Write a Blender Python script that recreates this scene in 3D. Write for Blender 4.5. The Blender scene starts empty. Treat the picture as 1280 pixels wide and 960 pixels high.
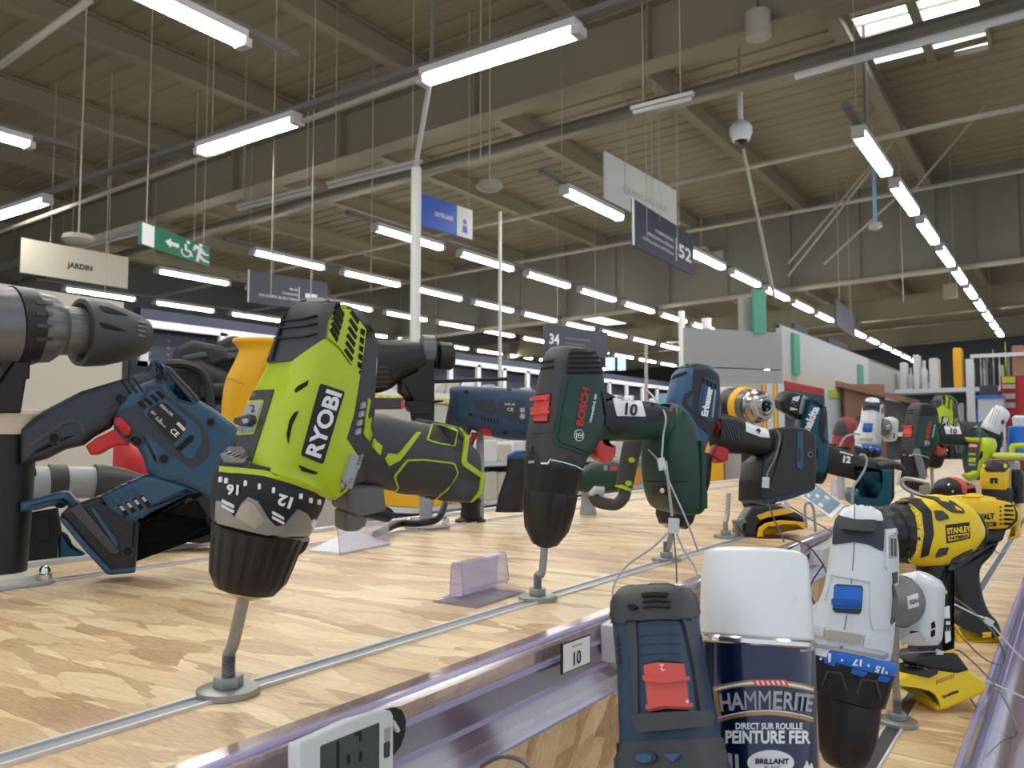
import bpy, math, random
from mathutils import Vector as V, Matrix
from mathutils.bvhtree import BVHTree
from mathutils.geometry import delaunay_2d_cdt
R = math.radians
scene = bpy.context.scene
COL = scene.collection

# ---------------------------------------------------------------- camera
FPX = 1030.0; CAMZ = 1.40
TH = math.atan(69/FPX); YAW = math.atan(703/(FPX/math.cos(TH)))
FW = V((-math.sin(YAW)*math.cos(TH), math.cos(YAW)*math.cos(TH), math.sin(TH)))
RT = V((math.cos(YAW), math.sin(YAW), 0)); UP = RT.cross(FW)
CAM = V((0, 0, CAMZ))
cam_data = bpy.data.cameras.new('camera'); cam = bpy.data.objects.new('camera', cam_data); COL.objects.link(cam)
cam_data.sensor_width = 36; cam_data.lens = FPX/1280*36; cam_data.clip_start = 0.02; cam_data.clip_end = 200
m = Matrix((RT, UP, -FW)).transposed().to_4x4(); m.translation = CAM
cam.matrix_world = m; scene.camera = cam
cam_data.dof.use_dof = True; cam_data.dof.focus_distance = 0.72; cam_data.dof.aperture_fstop = 19

# ---------------------------------------------------------------- world, exposure
scene.view_settings.view_transform = 'Standard'; scene.view_settings.look = 'None'
scene.view_settings.gamma = 1; scene.view_settings.exposure = 0.22
scene.view_settings.use_curve_mapping = False
w = bpy.data.worlds.new('world'); scene.world = w; w.use_nodes = True
w.node_tree.nodes['Background'].inputs[0].default_value = (0.80, 0.88, 1.0, 1)
w.node_tree.nodes['Background'].inputs[1].default_value = 0.85  # added soft fill entering the open sides, raised to brighten upright faces
LAMP = 31.0

# ---------------------------------------------------------------- pixel <-> place helpers
def ray(x, y): return FW + RT*((x-640)/FPX) - UP*((y-480)/FPX)
def on_z(x, y, z): r = ray(x, y); return CAM + r*((z-CAMZ)/r.z)
def on_y(x, y, yy): r = ray(x, y); return CAM + r*(yy/r.y)
def on_x(x, y, xx): r = ray(x, y); return CAM + r*(xx/r.x)
def at(x, y, d): return CAM + ray(x, y)*d
class Crop:                                  # reading points off an enlarged view
    def __init__(s, x0, y0, k): s.x0, s.y0, s.k = x0, y0, k
    def __call__(s, *pts):
        if isinstance(pts[0], (int, float)): pts = (pts,)
        o = [(s.x0+a/s.k, s.y0+b/s.k) for a, b in pts]
        return o if len(o) > 1 else o[0]

# ---------------------------------------------------------------- materials
MATS = {}
def mat(name, col, rough=0.5, metal=0.0, emit=0, spec=0.5, bump=0, bscale=70, coat=0, trans=0, alpha=1):
    if name in MATS: return MATS[name]
    mt = bpy.data.materials.new(name); mt.use_nodes = True; nt = mt.node_tree; b = nt.nodes['Principled BSDF']
    c = tuple((x/255/12.92 if x/255 <= .04045 else ((x/255+.055)/1.055)**2.4) for x in col) + (1,)
    b.inputs['Base Color'].default_value = c; b.inputs['Roughness'].default_value = rough
    b.inputs['Metallic'].default_value = metal; b.inputs['Specular IOR Level'].default_value = spec
    b.inputs['Coat Weight'].default_value = coat
    b.inputs['Transmission Weight'].default_value = trans
    b.inputs['Alpha'].default_value = alpha
    if emit: b.inputs['Emission Color'].default_value = c; b.inputs['Emission Strength'].default_value = emit
    tc = nt.nodes.new('ShaderNodeTexCoord'); nz = nt.nodes.new('ShaderNodeTexNoise'); nz.inputs['Scale'].default_value = bscale
    nt.links.new(tc.outputs['Object'], nz.inputs['Vector'])
    if bump:
        bp = nt.nodes.new('ShaderNodeBump'); bp.inputs['Strength'].default_value = bump; bp.inputs['Distance'].default_value = .001
        nt.links.new(nz.outputs['Fac'], bp.inputs['Height']); nt.links.new(bp.outputs['Normal'], b.inputs['Normal'])
    else:                                    # slight unevenness of the gloss
        mr = nt.nodes.new('ShaderNodeMapRange'); mr.inputs['To Min'].default_value = max(0, rough-.02); mr.inputs['To Max'].default_value = rough+.03
        nt.links.new(nz.outputs['Fac'], mr.inputs['Value']); nt.links.new(mr.outputs['Result'], b.inputs['Roughness'])
    MATS[name] = mt
    return mt
def clear(name, col, tint=.25, rough=.08):   # clear plastic: see-through with a lavender body and a gloss
    if name in MATS: return MATS[name]
    mt = bpy.data.materials.new(name); mt.use_nodes = True; nt = mt.node_tree; nt.nodes.remove(nt.nodes['Principled BSDF'])
    out = nt.nodes['Material Output']
    tr = nt.nodes.new('ShaderNodeBsdfTransparent'); tr.inputs[0].default_value = (.95, .94, .99, 1)
    df = nt.nodes.new('ShaderNodeBsdfDiffuse'); c = tuple((x/255)**2.2 for x in col)+(1,); df.inputs[0].default_value = c
    gl = nt.nodes.new('ShaderNodeBsdfGlossy'); gl.inputs['Roughness'].default_value = rough
    m1 = nt.nodes.new('ShaderNodeMixShader'); m1.inputs[0].default_value = tint
    m2 = nt.nodes.new('ShaderNodeMixShader'); fr = nt.nodes.new('ShaderNodeMath'); fr.operation = 'MULTIPLY'; fr.inputs[1].default_value = .35; f0 = nt.nodes.new('ShaderNodeFresnel'); f0.inputs[0].default_value = 1.45; nt.links.new(f0.outputs[0], fr.inputs[0])
    nt.links.new(tr.outputs[0], m1.inputs[1]); nt.links.new(df.outputs[0], m1.inputs[2])
    nt.links.new(fr.outputs[0], m2.inputs[0]); nt.links.new(m1.outputs[0], m2.inputs[1]); nt.links.new(gl.outputs[0], m2.inputs[2])
    nt.links.new(m2.outputs[0], out.inputs[0]); MATS[name] = mt
    return mt
def osb_material(name='oriented strand board', pre=None, kx=1.25):
    mt = bpy.data.materials.new(name); mt.use_nodes = True; nt = mt.node_tree; N = nt.nodes.new; K = nt.links.new
    b = nt.nodes['Principled BSDF']; b.inputs['Roughness'].default_value = .42
    tc0 = N('ShaderNodeTexCoord'); pm = N('ShaderNodeMapping'); K(tc0.outputs['Object'], pm.inputs[0])
    if pre: pm.inputs['Rotation'].default_value = pre
    class tc: outputs = {'Object': pm.outputs[0]}
    def layer(rot, sc, seed, dist=.35):
        sc = (sc[0]*kx, sc[1], sc[2])
        mp = N('ShaderNodeMapping'); mp.inputs['Rotation'].default_value = rot; mp.inputs['Scale'].default_value = sc; mp.inputs['Location'].default_value = (seed, seed*.7, 0)
        K(tc.outputs['Object'], mp.inputs[0])
        nz = N('ShaderNodeTexNoise'); nz.inputs['Scale'].default_value = 1.3; nz.inputs['Detail'].default_value = 3; K(mp.outputs[0], nz.inputs[0])
        ad = N('ShaderNodeMix'); ad.data_type = 'VECTOR'; ad.blend_type = 'MIX' if hasattr(ad, 'blend_type') else None
        ad.inputs['Factor'].default_value = dist*.45
        K(mp.outputs[0], ad.inputs[4]); K(nz.outputs['Color'], ad.inputs[5])
        vo = N('ShaderNodeTexVoronoi'); vo.feature = 'F1'; vo.distance = 'EUCLIDEAN'; vo.inputs['Scale'].default_value = 1; K(ad.outputs[1], vo.inputs[0])
        sp = N('ShaderNodeSeparateColor'); K(vo.outputs['Color'], sp.inputs[0])
        vd = N('ShaderNodeTexVoronoi'); vd.feature = 'DISTANCE_TO_EDGE'; vd.inputs['Scale'].default_value = 1; K(ad.outputs[1], vd.inputs[0])
        # fine fibres inside each strand
        mp2 = N('ShaderNodeMapping'); mp2.inputs['Rotation'].default_value = rot; mp2.inputs['Scale'].default_value = (sc[0]*2.2, sc[1]*6, sc[2]*6); K(tc.outputs['Object'], mp2.inputs[0])
        fb = N('ShaderNodeTexNoise'); fb.inputs['Scale'].default_value = 1.5; fb.inputs['Detail'].default_value = 6; fb.inputs['Roughness'].default_value = .7; K(mp2.outputs[0], fb.inputs[0])
        return sp, vd, fb
    s1, d1, f1 = layer((0, 0, R(4)), (13, 92, 70), 0, .8)
    s2, d2, f2 = layer((0, 0, R(-18)), (12, 64, 56), 3.3, .8)
    s3, d3, f3 = layer((0, 0, R(52)), (15, 56, 50), 7.1, .6)
    def ramp(src, f):
        ma = N('ShaderNodeMath'); ma.operation = 'MULTIPLY_ADD'; ma.inputs[1].default_value = .44; K(src, ma.inputs[0])
        mb = N('ShaderNodeMath'); mb.operation = 'MULTIPLY'; mb.inputs[1].default_value = .72; K(f.outputs['Fac'], mb.inputs[0]); K(mb.outputs[0], ma.inputs[2])
        cr = N('ShaderNodeValToRGB'); e = cr.color_ramp.elements
        e[0].position = .14; e[0].color = (.30, .17, .08, 1); e[1].position = .95; e[1].color = (.92, .77, .50, 1)
        for p, c in ((.34, (.46, .29, .15, 1)), (.5, (.63, .44, .24, 1)), (.68, (.76, .57, .33, 1))):
            q = e.new(p); q.color = c
        K(ma.outputs[0], cr.inputs[0]); return cr
    c1, c2, c3 = ramp(s1.outputs[0], f1), ramp(s2.outputs[0], f2), ramp(s3.outputs[0], f3)
    def pick(a, bb, s, th):
        g = N('ShaderNodeMath'); g.operation = 'GREATER_THAN'; g.inputs[1].default_value = th; K(s.outputs[1], g.inputs[0])
        mx = N('ShaderNodeMix'); mx.data_type = 'RGBA'; K(g.outputs[0], mx.inputs[0]); K(a, mx.inputs[6]); K(bb, mx.inputs[7]); return mx.outputs[2]
    c = pick(c1.outputs[0], c2.outputs[0], s2, .55); c = pick(c, c3.outputs[0], s3, .78)
    mn = N('ShaderNodeMath'); mn.operation = 'MINIMUM'; K(d1.outputs[0], mn.inputs[0]); K(d2.outputs[0], mn.inputs[1])
    sm = N('ShaderNodeMapRange'); sm.inputs['From Max'].default_value = .03; sm.inputs['To Min'].default_value = .87; sm.inputs['To Max'].default_value = 1; K(mn.outputs[0], sm.inputs[0])
    mu = N('ShaderNodeMix'); mu.data_type = 'RGBA'; mu.blend_type = 'MULTIPLY'; mu.inputs[0].default_value = 1; K(c, mu.inputs[6]); K(sm.outputs[0], mu.inputs[7])
    K(mu.outputs[2], b.inputs['Base Color'])
    bp = N('ShaderNodeBump'); bp.inputs['Strength'].default_value = .35; bp.inputs['Distance'].default_value = .0006; K(sm.outputs[0], bp.inputs['Height']); K(bp.outputs[0], b.inputs['Normal'])
    return mt
OSB = osb_material(); OSBV = osb_material('oriented strand board upright', (R(-50), 0, R(-90)), 2.4)
M = lambda k: MATS[k]
for k, c, r in (('yellow green', (176,196,22), .38), ('charcoal', (62,62,64), .5), ('soft black', (30,31,33), .46), ('deep black', (14,14,15), .5),
                ('dark green', (16,60,48), .45), ('bright red', (190,32,34), .45), ('white plastic', (214,218,220), .35), ('light grey', (165,168,172), .45),
                ('mid grey', (120,122,126), .5), ('blue', (24,108,206), .36), ('steel blue', (38,76,102), .38), ('slate blue', (38,66,92), .5), ('navy plastic', (44,50,60), .5),
                ('teal', (16,82,98), .42), ('tool yellow', (232,190,20), .4), ('amber', (240,178,16), .42), ('print white', (236,238,238), .5), ('print black', (18,18,20), .5),
                ('print red', (190,40,36), .5), ('paper', (232,232,234), .6), ('cream', (212,206,190), .6), ('slot black', (6,6,7), .8), ('sand grey', (178,176,168), .5),
                ('salmon red', (214,84,72), .42), ('pale blue', (120,160,190), .5), ('orange', (226,110,40), .5), ('cardboard', (160,120,96), .8), ('lime print', (190,210,40), .5)):
    mat(k, c, r)
mat('brushed steel', (190,190,188), .34, 1); mat('zinc', (158,160,158), .4, .7); mat('aluminium', (222,223,226), .38, .55); mat('track grey', (150,152,156), .4, .4)
mat('dark metal', (70,68,66), .3, 1); mat('chrome', (222,220,216), .16, 1); mat('gunmetal', (108,109,111), .33, .35)
mat('rubber', (46,47,50), .68, bump=.25, bscale=1500); mat('grip texture', (58,56,54), .6, bump=.9, bscale=900)
mat('fabric white', (238,239,239), .28, coat=.4)
clear('clear plastic', (215,208,236), .24, .14); clear('rail plastic', (206,198,232), .13, .12); clear('clear edge', (196,192,232), .55); clear('clear acrylic', (214,216,222), .16)

# ---------------------------------------------------------------- object helpers
def obj(name, verts, faces, mt, parent=None, smooth=True, angle=35):
    me = bpy.data.meshes.new(name); me.from_pydata([tuple(v) for v in verts], [], faces); me.validate()
    o = bpy.data.objects.new(name, me); COL.objects.link(o)
    me.materials.append(MATS[mt] if isinstance(mt, str) else mt)
    if smooth:
        me.shade_smooth()
        me.set_sharp_from_angle(angle=R(angle))
    if parent: o.parent = parent
    return o
def tag(o, label, cat, group=None, kind=None):
    o['label'] = label
    if cat: o['category'] = cat
    if group: o['group'] = group
    if kind: o['kind'] = kind
    return o
def structure(o): o['kind'] = 'structure'; return o
def empty(name, mw, label=None, cat=None, group=None):
    o = bpy.data.objects.new(name, None); COL.objects.link(o); o.empty_display_size = .05
    o.matrix_world = mw if isinstance(mw, Matrix) else Matrix.Translation(V(mw))
    if label: tag(o, label, cat, group)
    return o
def copy_tree(o, parent=None):
    c = o.copy(); COL.objects.link(c)
    if parent: c.parent = parent
    for ch in list(o.children): copy_tree(ch, c)
    return c
def nth(k, what=''):
    w_ = ['first', 'second', 'third', 'fourth', 'fifth', 'sixth', 'seventh', 'eighth', 'ninth', 'tenth', 'eleventh', 'twelfth', 'thirteenth', 'fourteenth', 'fifteenth', 'sixteenth', 'seventeenth', 'eighteenth', 'nineteenth', 'twentieth']
    if k < 20: return w_[k]
    n = k+1; return str(n)+({1: 'st', 2: 'nd', 3: 'rd'}.get(n % 10, 'th') if n % 100 not in (11, 12, 13) else 'th')
class MB:
    def __init__(s): s.v = []; s.f = []
    def add(s, vs, fs): n = len(s.v); s.v += [V(v) for v in vs]; s.f += [tuple(i+n for i in f) for f in fs]; return s
    def box(s, a, b, ax=None):
        x0, y0, z0 = a; x1, y1, z1 = b
        vs = [(x, y, z) for x in (x0, x1) for y in (y0, y1) for z in (z0, z1)]
        if ax: vs = [ax(V(v)) for v in vs]
        return s.add(vs, [(0,1,3,2), (4,6,7,5), (0,4,5,1), (2,3,7,6), (0,2,6,4), (1,5,7,3)])
    def tube(s, pts, r, n=10, cap=True):
        pts = [V(p) for p in pts]; rs = r if isinstance(r, (list, tuple)) else [r]*len(pts); rings = []
        t0 = (pts[1]-pts[0]).normalized(); a = t0.orthogonal().normalized()
        for i, p in enumerate(pts):
            t = ((pts[min(i+1, len(pts)-1)]-pts[max(i-1, 0)])).normalized()
            a = (a - t*a.dot(t)).normalized(); b = t.cross(a)
            rings.append([p+(a*math.cos(2*math.pi*k/n)+b*math.sin(2*math.pi*k/n))*rs[i] for k in range(n)])
        return s.rings(rings, cap)
    def rings(s, rings, cap=True):
        n = len(rings[0]); vs = [v for r in rings for v in r]; fs = []
        for i in range(len(rings)-1):
            for k in range(n): fs.append((i*n+k, i*n+(k+1) % n, (i+1)*n+(k+1) % n, (i+1)*n+k))
        if cap: fs.append(tuple(range(n-1, -1, -1))); fs.append(tuple(range((len(rings)-1)*n, len(rings)*n)))
        return s.add(vs, fs)
    def lathe(s, prof, o=(0,0,0), ax=(0,0,1), n=32, cap=True, mod=None):
        o = V(o); ax = V(ax).normalized(); a = ax.orthogonal().normalized(); b = ax.cross(a); rings = []
        for j, (t, r) in enumerate(prof):
            rings.append([o+ax*t+(a*math.cos(2*math.pi*k/n)+b*math.sin(2*math.pi*k/n))*(r*(mod(j, k/n) if mod else 1)) for k in range(n)])
        return s.rings(rings, cap)
    def prism(s, poly, z0, z1, ax=None, bev=0):
        """poly: 2D outline; bev rounds the two rims by insetting"""
        n = len(poly); P = [V((p[0], p[1])) for p in poly]
        area = sum(P[i].x*P[(i+1) % n].y-P[(i+1) % n].x*P[i].y for i in range(n))
        if area < 0: P.reverse()
        nr = []
        for i in range(n):
            e1 = (P[i]-P[i-1]); e2 = (P[(i+1) % n]-P[i])
            n1 = V((e1.y, -e1.x)).normalized() if e1.length else V((0, 0)); n2 = V((e2.y, -e2.x)).normalized() if e2.length else V((0, 0))
            q = n1+n2; l = q.length
            nr.append(q/l*min(1.6, 2/max(l, .5)) if l > 1e-6 else n1)
        if bev:
            st = [(0, 1), (.29, .29+.0), (1, 0)]
            st = [(1-math.cos(R(a)), 1-math.sin(R(a))) for a in (0, 30, 60, 90)]   # (height, inset)
            lay = [(z0, bev*1.3)]+[(z0+h*bev if z1 > z0 else z0-h*bev, i*bev) for h, i in st] + [((z1-h*bev) if z1 > z0 else z1+h*bev, i*bev) for h, i in reversed(st)]+[(z1, bev*1.3)]
        else: lay = [(z0, 0), (z1, 0)]
        rings = []
        for z, ins in lay:
            ring = [V((P[i].x-nr[i].x*ins, P[i].y-nr[i].y*ins, z)) for i in range(n)]
            if ins:                          # collapse edges that the inset has turned round
                for _ in range(12):
                    bad = False
                    for i in range(n):
                        j = (i+1) % n
                        if (ring[j]-ring[i]).xy.dot(P[j]-P[i]) < -1e-12:
                            mm = (ring[i]+ring[j])/2; ring[i] = mm.copy(); ring[j] = mm.copy(); bad = True
                    if not bad: break
            rings.append([ax(v) for v in ring] if ax else ring)
        if z1 < z0: rings.reverse()
        return s.rings(rings)
    def build(s, name, mt, parent=None, smooth=True, angle=35): return obj(name, s.v, s.f, mt, parent, smooth, angle)
def spline(pts, k=4, closed=False):
    n = len(pts); P = [V(p) for p in pts]; out = []
    rng = range(n if closed else n-1)
    for i in rng:
        p0, p1, p2, p3 = (P[(i-1) % n], P[i], P[(i+1) % n], P[(i+2) % n]) if closed else (P[max(i-1, 0)], P[i], P[i+1], P[min(i+2, n-1)])
        for j in range(k):
            t = j/k
            out.append(.5*((2*p1)+(p2-p0)*t+(2*p0-5*p1+4*p2-p3)*t*t+(3*p1-p0-3*p2+p3)*t*t*t))
    if not closed: out.append(P[-1])
    return out
def rounded(pts, r=.25, k=3):               # soften the corners of a polygon
    n = len(pts); out = []
    for i in range(n):
        a, b, c = V(pts[i-1]), V(pts[i]), V(pts[(i+1) % n]); p, q = b.lerp(a, r), b.lerp(c, r)
        for j in range(k+1):
            t = j/k; out.append(p*(1-t)**2+b*2*t*(1-t)+q*t*t)
    return out
_TXT = {}
def text_mesh(s, bold=.0):
    key = (s, bold)
    if key in _TXT: return _TXT[key]
    cu = bpy.data.curves.new('t', 'FONT'); cu.body = s; cu.size = 1; cu.offset = bold; cu.resolution_u = 3; cu.fill_mode = 'FRONT'
    o = bpy.data.objects.new('t', cu); COL.objects.link(o); bpy.context.view_layer.update()
    me = o.to_mesh(); vs = [V((v.co.x, v.co.y)) for v in me.vertices]; fs = [tuple(p.vertices) for p in me.polygons]
    o.to_mesh_clear(); bpy.data.objects.remove(o); bpy.data.curves.remove(cu)
    x0 = min(v.x for v in vs); x1 = max(v.x for v in vs); y0 = min(v.y for v in vs); y1 = max(v.y for v in vs)
    vs = [V(((v.x-(x0+x1)/2)/(y1-y0), (v.y-(y0+y1)/2)/(y1-y0))) for v in vs]    # height 1, centred
    _TXT[key] = (vs, fs, (x1-x0)/(y1-y0)); return _TXT[key]
def flat_text(s, o, ex, ey, h, mt, parent, width=None, bold=0, name='lettering', off=.0006):
    """lettering lying on a flat face: o centre, ex/ey unit directions"""
    vs, fs, wd = text_mesh(s, bold); ex, ey = V(ex), V(ey); nrm = ex.cross(ey).normalized(); sx = (width/wd) if width else h
    return obj(name, [V(o)+ex*v.x*sx+ey*v.y*h+nrm*off for v in vs], fs, mt, parent, smooth=False)

# ---------------------------------------------------------------- Tool: a thing with its own axes (x towards the handle, y from nose to butt, z out of its side)
class Tool:
    def __init__(s, name, label, cat, ref, roll=0, phi=0, tau=0, group=None):
        px, py, d = ref; r = ray(px, py).normalized(); e3 = -r; e1 = V((0, 0, 1)).cross(e3).normalized(); e2 = e3.cross(e1)
        q1 = e1; q2 = e2*math.cos(R(tau))+e3*math.sin(R(tau)); q3 = e3*math.cos(R(tau))-e2*math.sin(R(tau))
        v = q1*math.cos(R(phi))-q3*math.sin(R(phi)); wv = q1*math.sin(R(phi))+q3*math.cos(R(phi)); u = q2
        rot = Matrix.Rotation(-R(roll), 3, e3); v, u, wv = rot@v, rot@u, rot@wv
        mw = Matrix((v, u, wv)).transposed().to_4x4(); mw.translation = at(px, py, d)
        s.mw = mw; s.inv = mw.inverted(); s.o = s.inv@CAM; s.root = empty(name, mw, label, cat, group)
        s.phi = R(phi); s.bod = MB(); s.bvh = None; s.k = d/FPX; s.own = []
    def dir(s, px, py): return s.inv.to_3x3()@ray(px, py)
    def L(s, px, py=None, w=0):             # the point of the plane z = w seen at a pixel
        if py is None: px, py = px
        d = s.dir(px, py); return s.o+d*((w-s.o.z)/d.z)
    def Ls(s, pts, w=0): return [s.L(p[0], p[1], w) for p in pts]
    def solid(s, mb, name, mt, parent=None, angle=35, smooth=True):
        s.bod.add(mb.v, mb.f); s.bvh = None
        o = mb.build(name, mt, parent or s.root, smooth, angle); s.own.append((len(s.bod.f), o)); return o
    def owner(s, pts):                       # the part a detail sits on
        from collections import Counter
        c = Counter()
        for p in pts:
            h = s.tree().ray_cast(s.o, s.dir(p[0], p[1]).normalized())
            if h[0] is not None:
                for n, o in s.own:
                    if h[2] < n: c[o.name] += 1; break
        if not c: return s.root
        o = bpy.data.objects[c.most_common(1)[0][0]]
        while o.parent is not None and o.parent != s.root: o = o.parent
        return o
    def sections(s, secs, n=28, k=4, cz=0, fix=True, dome=0):
        """secs: (pixel a, pixel b, half width, exponent[, z centre]) silhouette pairs -> rings"""
        q = []
        for sec in secs:
            a, b, hw, e = sec[:4]; z = sec[4] if len(sec) > 4 else cz
            A, B = s.L(a[0], a[1], z), s.L(b[0], b[1], z); c = (A+B)/2; h = (B-A)/2
            if fix:
                L0 = h.length*abs(math.cos(s.phi)); p = e/(e-1) if e > 1.05 else 8
                rem = L0**p-(hw*abs(math.sin(s.phi)))**p
                hv = (max(rem, (L0*.35)**p))**(1/p)/max(.2, abs(math.cos(s.phi))); h = h.normalized()*hv
            q.append((c, h, hw, e))
        m = []
        if k > 1:
            arr = [(c.x, c.y, c.z, h.x, h.y, h.z, hw, e) for c, h, hw, e in q]
            dim = 8
            for i in range(len(arr)-1):
                p0, p1, p2, p3 = arr[max(i-1, 0)], arr[i], arr[i+1], arr[min(i+2, len(arr)-1)]
                for j in range(k):
                    t = j/k
                    m.append([.5*((2*p1[d])+(p2[d]-p0[d])*t+(2*p0[d]-5*p1[d]+4*p2[d]-p3[d])*t*t+(3*p1[d]-p0[d]-3*p2[d]+p3[d])*t*t*t) for d in range(dim)])
            m.append(list(arr[-1]))
        else: m = [(c.x, c.y, c.z, h.x, h.y, h.z, hw, e) for c, h, hw, e in q]
        rings = []
        for a in m:
            c, h, hw, e = V(a[:3]), V(a[3:6]), a[6], a[7]
            rg = []
            for i in range(n):
                th = 2*math.pi*(i+.5)/n; co, si = math.cos(th), math.sin(th)
                rg.append(c+h*(math.copysign(abs(co)**(2/e), co))+V((0, 0, 1))*hw*math.copysign(abs(si)**(2/e), si))
            rings.append(rg)
        def cap(ring, nxt, f):
            cc = sum(ring, V())/n; dd = (cc-sum(nxt, V())/n).normalized(); rr = sum((p-cc).length for p in ring)/n
            return [[cc+(p-cc)*math.cos(R(a))+dd*rr*f*math.sin(R(a)) for p in ring] for a in (25, 50, 72)]
        if dome:
            d0, d1 = (dome, dome) if not isinstance(dome, tuple) else dome
            head = list(reversed(cap(rings[0], rings[1], d0))) if d0 else []
            tail = cap(rings[-1], rings[-2], d1) if d1 else []
            rings = head+rings+tail
        return rings
    def loft(s, secs, name, mt, parent=None, n=28, k=4, cz=0, fix=True, dome=0, angle=50):
        mb = MB().rings(s.sections(secs, n, k, cz, fix, dome)); return s.solid(mb, name, mt, parent, angle)
    def lathe(s, pts, name, mt, parent=None, w=0, n=40, mod=None, angle=35, hollow=False):
        """pts: (pixel on the axis, radius in pixels) along the axis"""
        P = [s.L(p[0], p[1], w) for p, r in pts]; ax = (P[-1]-P[0]).normalized(); prof = [((p-P[0]).dot(ax), r*s.k) for p, (_, r) in zip(P, pts)]
        mb = MB().lathe(prof, P[0], ax, n, mod=mod); return s.solid(mb, name, mt, parent, angle)
    def slab(s, pts, w0, w1, name, mt, parent=None, bev=.002, rnd=0, smooth=False, w=None, angle=35):
        ww = (w if w is not None else max(w0, w1))
        P = s.Ls(pts, ww)
        if smooth: P = spline(P, 4, True)
        elif rnd: P = rounded(P, rnd)
        mb = MB().prism([(p.x, p.y) for p in P], w0, w1, None, bev); return s.solid(mb, name, mt, parent, angle)
    def tree(s):
        if s.bvh is None:
            fs = []
            s.bvh = BVHTree.FromPolygons([tuple(v) for v in s.bod.v], s.bod.f)
        return s.bvh
    def hit(s, px, py):
        h = s.tree().ray_cast(s.o, s.dir(px, py).normalized())
        return (h[0], h[1]) if h[0] is not None else None
    def patch(s, pts, name, mt, parent=None, h=.0008, step=None, rnd=0, smooth=False, add=False, deep=.001, angle=40):
        if smooth: P = spline([V(p) for p in pts], 4, True)
        elif rnd: P = rounded([V(p) for p in pts], rnd)
        else: P = [V(p) for p in pts]
        xs = [p.x for p in P]; ys = [p.y for p in P]; size = max(max(xs)-min(xs), max(ys)-min(ys))
        st = step or max(1.5, size/22); B = []
        for i in range(len(P)):
            a, b = P[i-1], P[i]; n = max(1, int((b-a).length/st))
            for j in range(n): B.append(a.lerp(b, j/n))
        def inside(x, y):
            c = False; n = len(B)
            for i in range(n):
                a, b = B[i], B[i-1]
                if (a.y > y) != (b.y > y) and x < (b.x-a.x)*(y-a.y)/(b.y-a.y)+a.x: c = not c
            return c
        G = []
        y = min(ys)+st/2
        while y < max(ys):
            x = min(xs)+st/2
            while x < max(xs):
                if inside(x, y) and min((V((x, y))-b).length for b in B) > st*.45: G.append(V((x, y)))
                x += st
            y += st
        vs, es, fs, *_ = delaunay_2d_cdt(B+G, [], [list(range(len(B)))], 1, 1e-4)
        c0 = V((sum(v.x for v in B)/len(B), sum(v.y for v in B)/len(B))); H = []
        for v in vs:
            r = s.hit(v.x, v.y); t = 1
            p = V((v.x, v.y))
            while r is None and t < 14:
                p = p.lerp(c0, .04*t); r = s.hit(p.x, p.y); t += 1
            H.append(r)
        keep = [f for f in fs if all(H[i] is not None for i in f)]
        used = sorted({i for f in keep for i in f}); ix = {i: n for n, i in enumerate(used)}
        if not used: return None
        cd = s.o
        # averaged normals so that the patch follows smoothly
        nv = []
        for i in used:
            nn = H[i][1].copy()
            if nn.dot(cd-H[i][0]) < 0: nn = -nn
            nv.append(nn.normalized())
        top = [H[i][0]+nv[a]*h for a, i in enumerate(used)]; bot = [H[i][0]-nv[a]*deep for a, i in enumerate(used)]; n = len(used)
        F = []; cnt = {}
        for f in keep:
            g = tuple(ix[i] for i in f); a, b, c = (top[i] for i in g)
            if (b-a).cross(c-a).dot(cd-a) < 0: g = g[::-1]
            F.append(g)
            for i in range(3): cnt[(g[i], g[(i+1) % 3])] = 1
        for (a, b) in list(cnt):
            if (b, a) not in cnt: F.append((b, a, a+n, b+n))
        mb = MB().add(top+bot, F)
        if add: return s.solid(mb, name, mt, parent, angle)
        par = parent or s.owner([c0]+list(P))
        return mb.build(name, mt, par, True, angle)
    def text(s, txt, c, h, ang=0, mt='print white', parent=None, sx=1, up=None, bold=0, lift=.0011, name='lettering'):
        """lettering wrapped on the surface: centre pixel c, height h px, baseline angle ang (clockwise, degrees)"""
        vs, fs, wd = text_mesh(txt, bold); ua = ang-90 if up is None else up
        ex = V((math.cos(R(ang)), math.sin(R(ang))))*h*sx; ey = V((math.cos(R(ua)), math.sin(R(ua))))*h; out = []; ok = []
        for v in vs:
            p = V(c)+ex*v.x+ey*v.y; r = s.hit(p.x, p.y)
            if r is None: out.append(V()); ok.append(False); continue
            nn = r[1]; nn = -nn if nn.dot(s.o-r[0]) < 0 else nn
            out.append(r[0]+nn*lift); ok.append(True)
        F = []
        for f in fs:
            if all(ok[i] for i in f): F.append(f)
        if not F: return None
        return obj(name, out, F, mt, parent or s.owner([c]), smooth=False)
    def rod(s, p3, r, name, mt, parent=None, n=12): return s.solid(MB().tube(p3, r, n), name, mt, parent)
    def done(s): pass
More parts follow.
